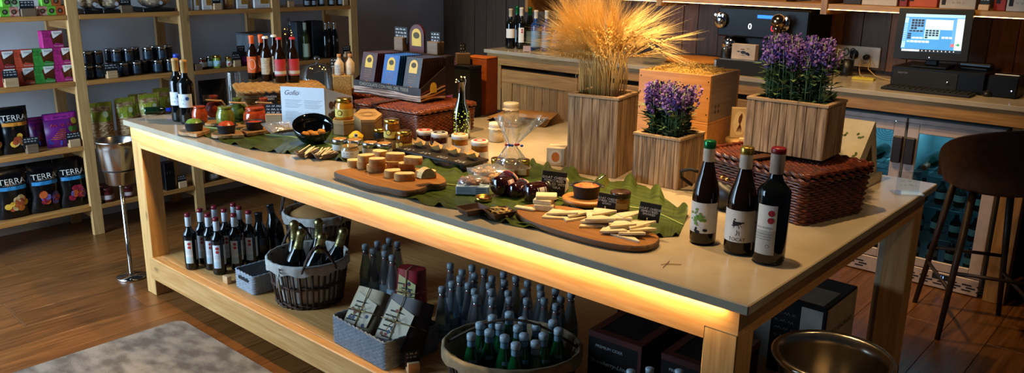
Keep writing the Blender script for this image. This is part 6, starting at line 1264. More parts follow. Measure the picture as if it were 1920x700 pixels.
t = thing('wood_slice', 'round bark-edged wood slice on a small block beside the crate', 'stand', (2.575, 1.39, T), 0, kit=[('block', G().rbox(-.05, .05, -.05, .05, 0, .07, .002).mesh('block', ctr_x)), ('slice', G().lathe([(0, .0702), (.068, .0702), (.07, .074), (.07, .086), (.066, .088), (0, .088)], 24).mesh('slice', mat('slice_wood', '#b8935c', '#9a7644', rough=.7, scale=14)))])
p = Vector((2.555, 1.385, T+.0885)); q = thing('squid_box', 'upright pale box with a brown squid drawing', 'box', p, face_cam(p, .12))
obj('carton', G().rbox(-.034, .034, -.012, .012, 0, .125, .002).mesh('carton', mat('oat_card', '#d2b88f', '#c2a67c', rough=.7)), q)
g = G(); oval = [(.026*cos(x_), .062+.05*sin(x_)) for x_ in [2*pi*i/24 for i in range(24)]]; g.add([(x_, -.0128, z_) for x_, z_ in oval], [tuple(range(24))], 0)
g.add([(x_, -.0134, z_) for x_, z_ in ((.006, .105), (-.004, .088), (-.006, .07), (-.002, .06), (.004, .06), (.008, .075), (.010, .092))], [tuple(range(7))], 1)
for k in range(6): x_ = -.013+.005*k; g.add([(.0, -.0134, .06), (x_, -.0134, .025+.004*(k % 2)), (x_+.002, -.0134, .026), (.003, -.0134, .06)], [(0, 1, 2, 3)], 1)
obj('squid_drawing', g.mesh('squid_drawing', mat('oat_oval', '#e0cda8', rough=.7), mat('squid_brown', '#5c3320', rough=.7)), q)
p = Vector((XAT(1398, 1.30, .95), 1.30, T)); q = thing('oval_box', 'small pale box with a dark blue oval beside the squid box', 'box', p, face_cam(p)); obj('carton', G().rbox(-.03, .03, -.012, .012, 0, .11, .002).mesh('carton', mat('oat_card')), q); obj('blue_oval', G().add([(.018*cos(x_), -.0128, .055+.04*sin(x_)) for x_ in [2*pi*i/20 for i in range(20)]], [tuple(range(20))]).mesh('blue_oval', mat('deep_blue', '#1d3f6e', rough=.6)), q)
# ---------------------------------------------------------------- A-frame card and acrylic holder at the back right corner
t = thing('tent_display', 'cream A-frame card display printed with rows of herbs', 'display', (2.9, 1.334, T), .0)
cc = mat('cream_board', '#cbbd9f', '#bcae90', rough=.7); hw = .2; AP = .235
obj('front_panel', G().add([(-hw, -.225, 0), (hw, -.225, 0), (hw, 0, AP), (-hw, 0, AP), (-hw, -.218, 0), (hw, -.218, 0), (hw, .006, AP), (-hw, .006, AP)], [(0, 1, 2, 3), (7, 6, 5, 4), (1, 5, 6, 2), (0, 3, 7, 4), (3, 2, 6, 7)]).mesh('front_panel', cc), t)
obj('back_panel', G().add([(-hw, .11, 0), (hw, .11, 0), (hw, .008, AP), (-hw, .008, AP), (-hw, .104, 0), (hw, .104, 0), (hw, .002, AP-.008), (-hw, .002, AP-.008)], [(3, 2, 1, 0), (4, 5, 6, 7), (2, 6, 5, 1), (0, 4, 7, 3)]).mesh('back_panel', cc), t)
for sx in (-1, 1):
    x0 = sx*(hw-.004); tri = [(-.217, 0), (.104, 0), (.003, AP-.006)]; inn = [(-.11, .035), (.05, .035), (.0, .15)]
    g = G(); vs = [(x0-.002, y, z) for y, z in tri+inn]+[(x0+.002, y, z) for y, z in tri+inn]; fs = []
    for o_, fl_ in ((0, False), (6, True)):
        for i in range(3): j = (i+1) % 3; f = (o_+i, o_+j, o_+3+j, o_+3+i); fs.append(f if fl_ else f[::-1])
    obj('side_panel', g.add(vs, fs).mesh('side_panel', cc), t)
g = G(); rn = random.Random(3)
for r_ in range(3):
    for k in range(7):
        x_ = -.19+.06*k; z_ = AP*(.8-.25*r_)
        for b_ in range(5): q = rn.uniform(0, 6.28); x2, z2 = x_+.011*cos(q), z_+.007*sin(q); s_ = .005; g.add([(x2+s_*cos(v_), -.225*(1-(z2+s_*.8*sin(v_))/AP)-.0012, z2+s_*.8*sin(v_)) for v_ in [2*pi*i/6 for i in range(6)]], [tuple(range(6))], 1 if (k+r_) % 5 == 3 else 0)
stuff(obj('herb_print', g.mesh('herb_print', mat('herb_green', '#5c6b2c', rough=.7), mat('herb_rust', '#a0552a', rough=.7)), t))
obj('base_tray', G().rbox(hw+.0005, hw+.014, -.225, .115, 0, .032, .001).mesh('base_tray', cc), t)
p = P(1710, 366, T); thing('acrylic_holder', 'small clear acrylic card holder at the back right table corner', 'holder', (p.x-.02, p.y+.01, T), face_cam(p, .4), kit=[('foot', G().rbox(-.05, .05, -.03, .03, 0, .004, .001).mesh('foot', clear('acrylic', '#eef2f4', .06))), ('panel', G().rbox(-.04, .04, .0, .004, .0045, .08, .001).mesh('panel', clear('acrylic')), [('print', scrawl(scrawl(scrawl(G(), -.03, .03, .06, .01, -.001, 0, 1, thick=.0015), -.03, .03, .045, .01, -.001, 0, 2, thick=.0015), -.03, .03, .03, .01, -.001, 0, 3, thick=.0015).mesh('print', greyink))])])
# ================================================================ on the lower shelf
D = DZ+.0006
wl2 = mat('slim_white_label', '#d9dde0', '#cdd2d6', rough=.6); wsl = mat('white_neck', '#c6ccd2', '#b9c0c6', rough=.5); rcap = mat('dark_red_cap', '#7a1526', '#66101e', rough=.35)
def dots_bottle():
    h, r = .282, .0315; g = G(); [disc(g, r, .004, z, .0075, 1, off=.0014) for z in (.136, .118)]; [scrawl(g, -.014, .014, .098-.006*i, .0025, -.0015, 0, i, wrap=r, thick=.0007) for i in range(3)]
    tone = patch(G(), r, -.55, .55, .04, .07, off=.0009).mesh('label_tone', mat('aqua_tone', '#b9cfd6', rough=.6))
    return plain_bottle(h, r, dk_glass, 'bordeaux', None, wl2, (.13, .54), .55, [('label_art', g.mesh('label_art', *ART_M)), ('label_tone', tone)])+neck_sleeve(r, h, .77, .94, wsl, 0, rcap)+[('back_label', patch(G(), r, 1.1, 2.2, .05, .15).mesh('back_label', wl2))]
DBK = dots_bottle()
for i, (u, v) in enumerate(((351, 400), (374, 391.5), (388.6, 400.5), (404, 408), (401, 386), (419.5, 391.5), (437.6, 400.5), (436.6, 381), (447.6, 387), (465.4, 395))):
    p = P(u, v, D+.282); thing('wine_bottle', f'small two-dot wine bottle on the lower shelf, {ORD[i]} of ten from the leg', 'bottle', (p.x, p.y, D), face_cam(p, -.3+.1*(i % 3)), 'small two-dot wine bottles on the lower shelf', kit=DBK)
# white woven box
wv = mat('grey_white_weave', '#9aa0a6', '#868c93', rough=.8, scale=60, bump=.3)
def open_basket(w, d, h, label, loc, rz, m_, r=.0045, hole=True, group=None):
    t = thing('woven_tray', label, 'basket', loc, rz, group)
    stuff(obj('woven_body', plait(woven(w, d, h, r, rad=.008, step=.014, amp=.0018), w, d, h-.002, r, .008, .014).mesh('woven_body', m_), t))
    obj('inner_floor', G().box(-w/2+.006, w/2-.006, -d/2+.006, d/2-.006, .002, .006).mesh('inner_floor', m_), t)
    if hole:
        for sx in (-1, 1): obj('handle_hole', G().rbox(sx*w/2-.0065, sx*w/2+.0065, -.045, .045, h*.58, h*.78, .003).mesh('handle_hole', mblack), t)
    return t
A = P(430, 541, D); B = P(462, 556, D); a = atan2(B.y-A.y, B.x-A.x)  # short end toward us
C_ = P(522, 538, D); ln = (C_-B).length; sh = (B-A).length; b_ = atan2(C_.y-B.y, C_.x-B.x)
cx_ = (A+C_)/2
open_basket(.36, max(.16, sh), .088, 'low white-grey woven box beside the small wine bottles', (B.x+(C_.x-B.x)*.5/ln*.36*1.0-.06, B.y+(C_.y-B.y)*.5/ln*.36+.03, D), b_, wv, .0033)
p = P(422, 532, D); thing('wooden_block', 'small pale wooden block at the corner of the white woven box', 'block', (p.x, p.y+.012, D), a, me=G().rbox(-.02, .02, -.012, .012, 0, .035, .002).mesh('wooden_block', blockw))
# round wicker baskets with cloth lining
cloth = mat('linen_lining', '#b3b0a9', '#9d9991', rough=.9, scale=40, bump=.2); twig = mat('willow_twig', '#4a3222', '#33221a', rough=.7, scale=50); cloth2 = mat('beige_lining', '#94805f', '#7f6c4e', rough=.9, scale=40)
def round_basket(r, h, label, loc, rz=0, sx=1.0, cl=cloth, flare=1.22, handles=True, bow=True, n=38):
    t = thing('willow_basket', label, 'basket', loc, rz); g = G()
    rr = lambda z: r*(1+(flare-1)*z/h)
    for i in range(n):
        q = 2*pi*i/n; g.tube([(rr(z)*cos(q)*sx, rr(z)*sin(q), z) for z in (0, h*.5, h)], .0052 if i % 2 else .004, 5)
    stuff(obj('upright_twigs', g.mesh('upright_twigs', twig), t)); g = G()
    for z, k in ((.008, 3), (h*.48, 2), (h*.95, 2)):
        for s in range(k):
            g.tube([((rr(z)+.004*sin(i*.9+s*2.1))*cos(2*pi*i/80)*sx, (rr(z)+.004*sin(i*.9+s*2.1))*sin(2*pi*i/80), z+.007*s+.003*cos(i*.9+s*2.1)) for i in range(80)], .0045, 5, closed=True)
    stuff(obj('woven_bands', g.mesh('woven_bands', twig), t))
    g = G().grid(lambda a_, b2: ((rr(h*b2)-.007+.003*sin(2*pi*a_*23))*cos(2*pi*a_)*sx, (rr(h*b2)-.007+.003*sin(2*pi*a_*23))*sin(2*pi*a_), .004+(h+.004)*b2), 92, 8, wrap=True)
    g.lathe([(0, .012), (rr(0)-.008, .012)], 30, sx=sx)
    g.grid(lambda a_, b2: ((rr(h)-.007+.016*min(1, b2*2.5)+.0014*sin(2*pi*a_*19))*cos(2*pi*a_)*sx, (rr(h)-.007+.016*min(1, b2*2.5)+.0014*sin(2*pi*a_*19))*sin(2*pi*a_), h+.004+.008*sin(pi*min(1, b2*2.5))-.036*max(0, b2-.4)/.6*(1+.15*sin(2*pi*a_*11))), 92, 11, wrap=True)
    obj('cloth_lining', g.mesh('cloth_lining', cl), t)
    if handles:
        for s in (-1, 1):
            g = G()
            for ph in (0, 2.1, 4.2): g.tube([(s*(rr(h)+.004)*sx+.005*cos(i*.8+ph), -.075+.15*i/20, h-.01+.105*sin(pi*i/20)+.005*sin(i*.8+ph)) for i in range(21)], .0048, 5)
            obj('handle', g.mesh('handle', twig), t)
    if bow:
        g = G()
        for s in (-1, 1): g.tube([(s*.0, 0, 0), (s*.02, -.006, .012), (s*.035, -.004, .0), (s*.012, -.006, -.006)], .004, 5); g.tube([(0, 0, 0), (s*.012, -.01, -.04), (s*.02, -.006, -.085)], [.004, .004, .006], 5)
        M_ = Matrix.Translation((rr(h)*.55*sx, -rr(h)*.86, h-.012)); me = g.mesh('ribbon_bow', cl); me.transform(M_); obj('ribbon_bow', me, t)
    return t
bc = PB(583, 583, D, .30); round_basket(.142, .2, 'round willow basket with grey cloth lining full of champagne bottles', (bc.x, bc.y, D), -.35)
gfoil = mat('gold_foil', '#a59a68', '#7a7148', rough=.34, metal=1, scale=90, bump=.6)
def champ():
    h, r = .31, .043; return [('glass', G().lathe(bottle_prof(h, r, 'burgundy'), 18).mesh('glass', dk_glass)), ('foil', G().lathe([(r*.62, h*.66), (r*.5, h*.75), (r*.42, h*.85), (r*.45, h*.93), (r*.5, h*.95), (r*.46, h*.99), (r*.2, h*1.02), (0, h*1.02)], 16).mesh('foil', gfoil)), ('collar_label', G().lathe([(r*.66, h*.63), (r*.57, h*.70)], 16).mesh('collar_label', mat('pale_foil'))), ('paper_label', patch(G(), r, -1.2, 1.2, h*.15, h*.4).mesh('paper_label', wlab))]
CK = champ(); rtz = -.35
for i, (qa, tl) in enumerate(((185, 0), (118, 3), (255, 15), (325, 17), (45, 19))):
    dx, dy = .083*cos(radians(qa)), .083*sin(radians(qa)); ax = Vector((-RT.y, RT.x, 0)).normalized(); qt = Matrix.Rotation(radians(tl), 3, ax).to_euler(); off = .02 if i > 1 else 0
    thing('champagne_bottle', f'gold-foiled champagne bottle in the willow basket, {("leftmost upright", "rear upright", "front leaning", "middle leaning", "rightmost leaning")[i]}', 'bottle', (bc.x+dx-off*RT.x, bc.y+dy-off*RT.y, D+.03), group='champagne bottles in the willow basket', rot=(qt.x, qt.y, qt.z), kit=CK)
b2 = P(560, 385, D+.26); round_basket(.14, .21, 'second willow basket standing behind the champagne basket', (b2.x+.02, b2.y+.1, D), .4, n=40)
thing('straw_filler', 'heap of brown shredded paper in the rear willow basket', 'paper', (b2.x+.02, b2.y+.1, D+.1505), me=G().lathe([(0, 0), (.135, 0), (.145, .05), (.08, .085), (0, .09)], 18).mesh('straw_filler', kp))
# black wrapped bottles behind the small wine bottles
for i, (u, v, tl) in enumerate(((492, 462, 0), (508, 470, 30))):
    p = P(u, v, D+.1); thing('dark_bottle', f'dark glossy bottle behind the white woven box, {("upright", "leaning")[i]} one', 'bottle', (p.x-.1-.1*i, p.y+.05+.12*i, D+(.002 if i == 0 else .012)), group='dark bottles by the willow basket', rot=(0, radians(-tl*.5), 0), kit=plain_bottle(.24, .044, dk_glass, 'burgundy', black, None))
# grey woven box with two wrapped coffee parcels
A = P(626, 640, D); B = P(724, 697, D); C_ = P(817, 655, D); a = atan2(B.y-A.y, B.x-A.x); Lx = (B-A).length; Ly = min(.27, (C_-B).length); ux = Vector((cos(a), sin(a), 0)); uy = Vector((-sin(a), cos(a), 0))
gc = B-ux*Lx/2+uy*Ly/2
open_basket(Lx, Ly, .112, 'grey woven box holding two paper-wrapped gift parcels', (gc.x, gc.y, D), a, mat('grey_weave', '#777d85', '#646a72', rough=.8, scale=60, bump=.3), .0042)
def parcel(w, d, h, m1, m2, label, loc, rot, seed):
    t = thing('gift_parcel', label, 'parcel', loc, rot=rot, group='wrapped gift parcels'); rn = random.Random(seed)
    n = 16; g = G().grid(lambda u_, v_: ((w/2)*(1-.12*v_)*(abs(cos(2*pi*u_))**.55)*(1 if cos(2*pi*u_) > 0 else -1)*(1+.03*noise.noise(Vector((u_*8, v_*5, seed)))), (d/2)*(1-.2*v_)*(abs(sin(2*pi*u_))**.55)*(1 if sin(2*pi*u_) > 0 else -1), h*v_), 32, 9, wrap=True)
    g.add([(w/2*.88*(abs(cos(q))**.55)*(1 if cos(q) > 0 else -1), d/2*.8*(abs(sin(q))**.55)*(1 if sin(q) > 0 else -1), h) for q in [2*pi*i/32 for i in range(32)]], [tuple(range(32))]); g.add([(w/2*(abs(cos(q))**.55)*(1 if cos(q) > 0 else -1), d/2*(abs(sin(q))**.55)*(1 if sin(q) > 0 else -1), 0) for q in [2*pi*i/32 for i in range(32)]], [tuple(range(31, -1, -1))])
    obj('wrapping', g.mesh('wrapping', m1), t); fr = lambda z: -d/2*(1-.2*z/h)-.0015
    q = G(); X = w*.36
    for k in range(6):
        z0 = h*(.16+.1*k); x0 = -X+rn.uniform(0, .03); q.add([(x0, fr(z0)-.001, z0), (x0+rn.uniform(.03, .08), fr(z0)-.001, z0), (x0+rn.uniform(.03, .07), fr(z0+h*.03)-.001, z0+h*.03), (x0, fr(z0+h*.03)-.001, z0+h*.03)], [(0, 1, 2, 3)], 1)
    q.add([(-X, fr(h*.1)-.0004, h*.1), (X*.9, fr(h*.2)-.0004, h*.2), (X, fr(h*.7)-.0004, h*.7), (-X*.8, fr(h*.88)-.0004, h*.88)], [(0, 1, 2, 3)], 0)
    for k in range(8): x0, z0 = rn.uniform(-X*.7, X*.7), rn.uniform(h*.2, h*.75); s = .008; q.add([(x0+s*cos(v_), fr(z0+s*sin(v_))-.0014, z0+s*sin(v_)) for v_ in [2*pi*i/6 for i in range(6)]], [tuple(range(6))], 2+k % 2)
    obj('printed_sheet', q.mesh('printed_sheet', m2, ink, mat('navy_print', '#2b3c5c', rough=.7), mat('rust_print', '#7a3520', rough=.7)), t)
    tw = G(); e = 1.03
    tw.tube([(0, -d/2*e-.003, .004), (0, -d/2*.82*e-.003, h*.99), (0, 0, h+.006), (0, d/2*.82*e, h*.99), (0, d/2*e, .004)], .0022, 5).tube([(-w/2*e, 0, h*.5), (-w/2*.7, -d/2*.93-.004, h*.5), (0, -d/2*.9*e-.005, h*.5), (w/2*.7, -d/2*.93-.004, h*.5), (w/2*e, 0, h*.5)], .0022, 5)
    for s in (-1, 1): tw.tube([(0, -d/2*.9-.008, h*.5), (s*.02, -d/2*.9-.02, h*.5+.02), (s*.035, -d/2*.9-.018, h*.5), (s*.01, -d/2*.9-.012, h*.5-.005)], .0018, 5).tube([(0, -d/2*.9-.008, h*.5), (s*.012, -d/2*.9-.02, h*.4), (s*.02, -d/2*.9-.02, h*.28)], .0018, 5)
    obj('twine', tw.mesh('twine', twine), t); return t
cof = mat('cream_print_paper', '#b09e80', '#93815f', rough=.6, scale=14, lo=.4, hi=.6); cof2 = mat('dark_brown_paper', '#33211a', '#271812', rough=.5)
parcel(.17, .11, .19, cof, mat('cream_sheet', '#b7a98c', rough=.6), 'cream printed gift parcel tied with twine in the grey woven box', (gc.x-ux.x*.085+uy.x*.0, gc.y-.06, D+.03), (radians(-36), 0, a+.25), 1)
parcel(.2, .13, .2, cof2, mat('cream_sheet'), 'dark brown gift parcel tied with twine in the grey woven box', (gc.x+ux.x*.105, gc.y-.03, D+.03), (radians(-30), 0, a+.2), 2)
parcel(.13, .1, .19, mat('red_wrap', '#8e1420', '#70101a', rough=.4), mat('yellow_green_card', '#a8a06a', rough=.6), 'bright red wrapped gift parcel standing behind the grey box', (P(776, 540, D+.12).x-.02, P(776, 540, D+.12).y, D+.012), (radians(-4), 0, a+.35), 3)
p = P(774, 697, D); price_sign((p.x, p.y, D), face_cam(p, .25), 'chalk card on small pale block before the grey woven box', bw=.045, bh=.042, bd=.04, cw=.055, ch=.04, lines=2)
# clear water bottles
wg = clear('water_glass', '#a9bcc4', .4, .05, milk=.08); wcap = mat('pale_blue_cap', '#8b979e', '#7a868d', rough=.4); wlb = mat('water_label', '#7f9aa8', '#6c8896', rough=.5); coll = mat('rust_collar', '#6e4a48', rough=.5)  # diffuse white mixed into the water glass stands for reflections on it
def water_kit():
    h, r = .225, .031; return [('glass', G().lathe([(0, .003), (r*.9, 0), (r, .008), (r, h*.38), (r*.93, h*.46), (r*.6, h*.68), (r*.44, h*.82), (r*.42, h*.9), (0, h*.9)], 16).mesh('glass', wg)), ('cap', G().lathe([(r*.46, h*.905), (r*.5, h*.91), (r*.5, h*.985), (r*.42, h), (0, h)], 14).mesh('cap', wcap)), ('collar', G().lathe([(r*.46, h*.82), (r*.45, h*.86)], 12).mesh('collar', coll)), ('paper_label', patch(G(), r, -1.3, 1.3, h*.08, h*.34).mesh('paper_label', wlb), [('lettering', text('PANNA', .013, mat('navy_print'), wrap=r, off=.001, at=(0, h*.2)))])]
WK = water_kit(); used = []
caps = [(x/2.594+660, y/2.594+430) for x, y in ((70, 75), (108, 92), (125, 60), (160, 78), (180, 46), (160, 108), (195, 128), (215, 62))]
caps2 = [(x/2.916+800, y/2.916+460) for x, y in ((130, 100), (250, 112), (198, 135), (310, 130), (258, 155), (360, 170), (420, 148), (480, 175), (182, 173), (138, 200), (92, 225), (240, 215), (360, 210), (418, 195), (298, 238), (333, 285), (395, 303), (395, 257), (458, 282), (520, 258), (497, 320), (548, 295), (557, 340), (625, 315), (675, 290), (600, 270), (565, 200), (628, 222), (685, 240), (745, 265))]
cand = [(P(u, v, D+.225), 0) for u, v in caps]+[(P(u, v, D+.225), 1) for u, v in caps2]
k0 = k1 = 0; BC0 = Vector((2.31, .275, 0))
WP = [[p.x, p.y] for p, g_ in cand]
for it in range(500):
    for i in range(len(WP)):
        a_ = WP[i]
        for j in range(i):
            b_ = WP[j]; dx, dy = a_[0]-b_[0], a_[1]-b_[1]; d = sqrt(dx*dx+dy*dy) or 1e-4
            if d < .0665: s = (.0668-d)/d*.5; a_[0] += dx*s; a_[1] += dy*s; b_[0] -= dx*s; b_[1] -= dy*s
        dx, dy = a_[0]-BC0.x, a_[1]-BC0.y; d = sqrt(dx*dx+dy*dy)
        if d < .285: a_[0] += dx/d*(.2855-d); a_[1] += dy/d*(.2855-d)
        a_[0] = min(max(a_[0], .2), 3.0); a_[1] = min(max(a_[1], .15), 1.46)
for (x_, y_), (p, grp) in zip(WP, cand):
    p = Vector((x_, y_, 0))
    if grp == 0: lb = f'clear water bottle beside the red parcel, {ORD[k0]} of the small cluster'; k0 += 1
    else: lb = f'clear water bottle in the {"front" if k1 >= 15 else "rear"} half of the big cluster, {ORD[k1 % 15]} one'; k1 += 1
    thing('water_bottle', lb, 'bottle', (p.x, p.y, D), face_cam(p, .2), 'clear water bottles on the lower shelf', kit=WK)
# oval basket of green bottles at the front
gb = P(962, 668, D+.2); BC = Vector((2.31, .275, D))
t = round_basket(.165, .165, 'oval willow basket with beige cloth full of green water bottles', BC, radians(38), 1.2, cl=cloth2, flare=1.2, handles=False, bow=False, n=50)
g = G().tube([(-.236+.472*i/24, .02, .155+.10*sin(pi*i/24)) for i in range(25)], .005, 6); obj('hoop_handle', g.mesh('hoop_handle', twig), t)
gg = mat('green_water_glass', '#0f4a24', '#0b3a1c', rough=.06, coat=.4); bl = mat('blue_grey_label', '#7795a8', '#6a8799', rough=.5)
def green_kit():
    h, r = .225, .033; g = G(); disc(g, r*.8, 0, .13, .014, 0, off=.004, sx=.9)
    return [('glass', G().lathe([(0, .003), (r*.9, 0), (r, .008), (r, h*.45), (r*.9, h*.55), (r*.55, h*.75), (r*.42, h*.84), (r*.42, h*.9), (0, h*.9)], 16).mesh('glass', gg)), ('cap', G().lathe([(r*.46, h*.905), (r*.52, h*.91), (r*.52, h*.985), (r*.44, h), (0, h)], 14).mesh('cap', mat('ice_white_cap', '#b5c6cf', rough=.35))), ('neck_label', G().lathe([(r*.47, h*.80), (r*.45, h*.895)], 14).mesh('neck_label', bl)), ('shield_label', patch(G(), r*.86, -.5, .5, h*.53, h*.62).mesh('shield_label', bl)), ('paper_label', patch(G(), r, -1.3, 1.3, h*.1, h*.38).mesh('paper_label', mat('pale_band', '#9fb2b8', rough=.5)))]
GK = green_kit(); ca, sa = cos(radians(38)), sin(radians(38)); k = 0; used = []
gp = []
for u, v in [(x/2.916+800, y/2.916+460) for x, y in ((467, 388), (522, 420), (620, 435), (378, 425), (357, 448), (393, 470), (305, 470), (440, 452), (487, 460), (490, 500), (578, 505), (612, 540), (710, 470), (700, 510), (762, 488), (680, 568))]:
    tip = P(u, v, D+.235); gp.append([(tip.x-BC.x)*ca+(tip.y-BC.y)*sa, -(tip.x-BC.x)*sa+(tip.y-BC.y)*ca])
for it in range(400):
    for i in range(len(gp)):
        for j in range(i):
            dx, dy = gp[i][0]-gp[j][0], gp[i][1]-gp[j][1]; d = sqrt(dx*dx+dy*dy) or 1e-4
            if d < .0675: s = (.0675-d)/d*.5; gp[i][0] += dx*s; gp[i][1] += dy*s; gp[j][0] -= dx*s; gp[j][1] -= dy*s
        e = sqrt((gp[i][0]/.162)**2+(gp[i][1]/.128)**2)
        if e > 1: gp[i][0] /= e; gp[i][1] /= e
for lx, ly in gp:
    k += 1; p = Vector((BC.x+lx*ca-ly*sa, BC.y+lx*sa+ly*ca, D+.0135))
    thing('green_bottle', f'green water bottle with white cap in the oval basket, {ORD[k-1]} of sixteen', 'bottle', p, face_cam(p, .2*(k % 3)), 'green water bottles in the oval basket', kit=GK)
# cider cartons
ctn = mat('black_carton', '#0a0908', '#120f0d', rough=.7, spec=.2); redl = mat('red_carton_edge', '#3f0b09', '#330b08', rough=.5)
for i, (x0, y0, rz) in enumerate(((2.62, .44, .05), (2.9, .46, .04))):
    w_, d_, h_ = .21, .3, .24; t = thing('cider_carton', f'black cider carton with red trim, {("left", "right")[i]} of two on the lower shelf', 'box', (x0, y0+.15, D), rz, 'cider cartons')
    obj('carton', G().rbox(-w_/2, w_/2, -d_/2, d_/2, 0, h_, .002).mesh('carton', ctn), t)
    g = G(); e = .0012
    for z in (h_-.012, h_+e): pass
    g.box(-w_/2, w_/2, -d_/2-e, -d_/2, h_-.02, h_).box(w_/2, w_/2+e, -d_/2, d_/2, h_-.02, h_).box(-w_/2, w_/2, -d_/2, -d_/2+.03, h_, h_+e).box(-w_/2, w_/2, d_/2-.03, d_/2, h_, h_+e).box(-w_/2, -w_/2+.03, -d_/2+.03, d_/2-.03, h_, h_+e).box(w_/2-.03, w_/2, -d_/2+.03, d_/2-.03, h_, h_+e).box(w_/2-.012, w_/2, -d_/2-e, -d_/2, 0, h_-.02)
    obj('red_trim', g.mesh('red_trim', redl), t)
    obj('lettering', text('PREMIUM CIDER', .015, mat('silver_print', '#9aa4a8', rough=.5), off=d_/2+.0016, at=(-.02, h_*.8)), t); obj('script_lettering', text('Strawberry-Lime', .022, mat('silver_print'), off=d_/2+.0016, at=(-.02, h_*.56), shear=.4), t)
ym = mat('yellow_cap_jar', '#7a6a38', rough=.4)
for i, (x_, y_) in enumerate(((2.38, .82), (2.46, .86), (2.54, .80), (2.62, .86), (2.44, .95), (2.54, .94), (2.64, .95), (2.36, .92))):
    thing('amber_bottle', f'small brown bottle with dull gold cap behind the cider cartons, {ORD[i]} one', 'bottle', (x_, y_+.06, D), 0, 'gold-capped bottles behind the cider', kit=plain_bottle(.23, .03, br_glass, 'beer', ym, None))
for i, (u, v) in enumerate(((1183, 694), (1218.6, 690), (1274, 694))):
    p = P(u, v, D+.24); thing('cider_bottle', f'white-capped bottle standing before the cider cartons, {ORD[i]} from left', 'bottle', (p.x, p.y, D), 0, 'white-capped bottles at the near leg', kit=plain_bottle(.24, .03, dk_glass, 'beer', mat('ice_white_cap'), wlb))
# wine cartons near the right end
for i, (x0, y0) in enumerate(((3.02, 1.05),)):
    w_, d_, h_ = .2, .30, .30; t = thing('wine_carton', 'black and white wine carton standing at the right end of the lower shelf', 'box', (3.014, 1.19, D), .0)
    obj('carton', G().rbox(-w_/2, w_/2, -d_/2, d_/2, 0, h_, .002).mesh('carton', ctn), t); wt = mat('grey_white_panel', '#9b958a', '#8c867b', rough=.6); cre = mat('cream_panel', '#a99a7c', '#9a8b6e', rough=.6)
    obj('white_panel', G().box(.01, w_/2-.012, -d_/2-.001, -d_/2-.0002, 0, h_-.015).mesh('white_panel', wt), t)
    obj('side_panel', G().box(w_/2+.0002, w_/2+.001, -d_/2+.008, d_/2, 0, h_-.008).mesh('side_panel', cre), t)
    me = text('PAZO SEÑORANS', .03, ink, off=0, at=(0, 0)); me.transform(Matrix.Rotation(pi/2, 4, 'Z')); me.transform(Matrix.Translation((w_/2+.0016, 0, h_*.62))); obj('lettering', me, t)
    obj('top_panel', G().box(-w_/2+.01, w_/2-.02, -d_/2+.02, d_/2-.12, h_+.0002, h_+.001).mesh('top_panel', cre), t)
    g = G(); [scrawl(g, -.085, .0, h_*.8-.03*i_, .012, -d_/2-.0008, 0, i_, thick=.0015) for i_ in range(4)]; obj('small_print', g.mesh('small_print', greyink), t)
t = thing('wine_carton', 'pale grey wine carton behind the black and white one', 'box', (2.8, 1.25, D), 0, kit=[('carton', G().rbox(-.1, .1, -.12, .12, 0, .27, .002).mesh('carton', mat('grey_white_panel'))), ('tape', G().box(-.1005, .1005, -.02, .02, .2702, .271).mesh('tape', kp))])
# ================================================================ on the floor
# steel spittoon on a stand at the left end
c = P(247, 520, 0); c.z = 0
sp_k = [('foot', G().lathe([(0, .001), (.075, 0), (.078, .004), (.072, .012), (.03, .022), (.012, .03), (0, .03)], 28).mesh('foot', chrome)), ('pole', G().lathe([(.011, .025), (.011, .53), (0, .53)], 16).mesh('pole', chrome)),
        ('bucket', G().lathe([(0, .525), (.062, .525), (.068, .53), (.075, .6), (.079, .605), (.082, .61), (.095, .72), (.098, .75), (.102, .752), (.103, .757), (.1, .76), (.094, .756), (.08, .62), (.066, .545), (0, .54)], 32).mesh('bucket', steel)), ('seam_ring', G().lathe([(.0785, .600), (.0815, .603), (.0815, .609), (.0785, .612)], 32).mesh('seam_ring', mblack))]
t = thing('spittoon_stand', 'steel wine spittoon on a slim stand at the far end of the table', 'spittoon', c, 0, kit=sp_k); obj('side_knob', G().ball((-.088, -.03, .60), .02, .02, .026, 12, 8).mesh('side_knob', black), t)
# second one by the near right corner, rim just in view
R_ = .145; rc = Vector((3.405, .262, 0)); 
thing('spittoon_stand', 'large steel bucket on a stand beside the near right table leg', 'spittoon', rc, 0, kit=[('foot', G().lathe([(0, .001), (.12, 0), (.122, .006), (.03, .02), (.014, .03), (0, .03)], 28).mesh('foot', chrome)), ('pole', G().lathe([(.014, .028), (.014, .48), (0, .48)], 14).mesh('pole', chrome)),
      ('bucket', G().lathe([(0, .475), (.09, .475), (.1, .482), (R_-.012, .69), (R_-.006, .7), (R_+.006, .708), (R_+.007, .716), (R_, .722), (R_-.014, .718), (R_-.018, .69), (.095, .495), (0, .49)], 44).mesh('bucket', mat('warm_steel', '#b7ab98', '#a39782', rough=.24, metal=1, scale=30, stretch=(1, 1, .04))))])
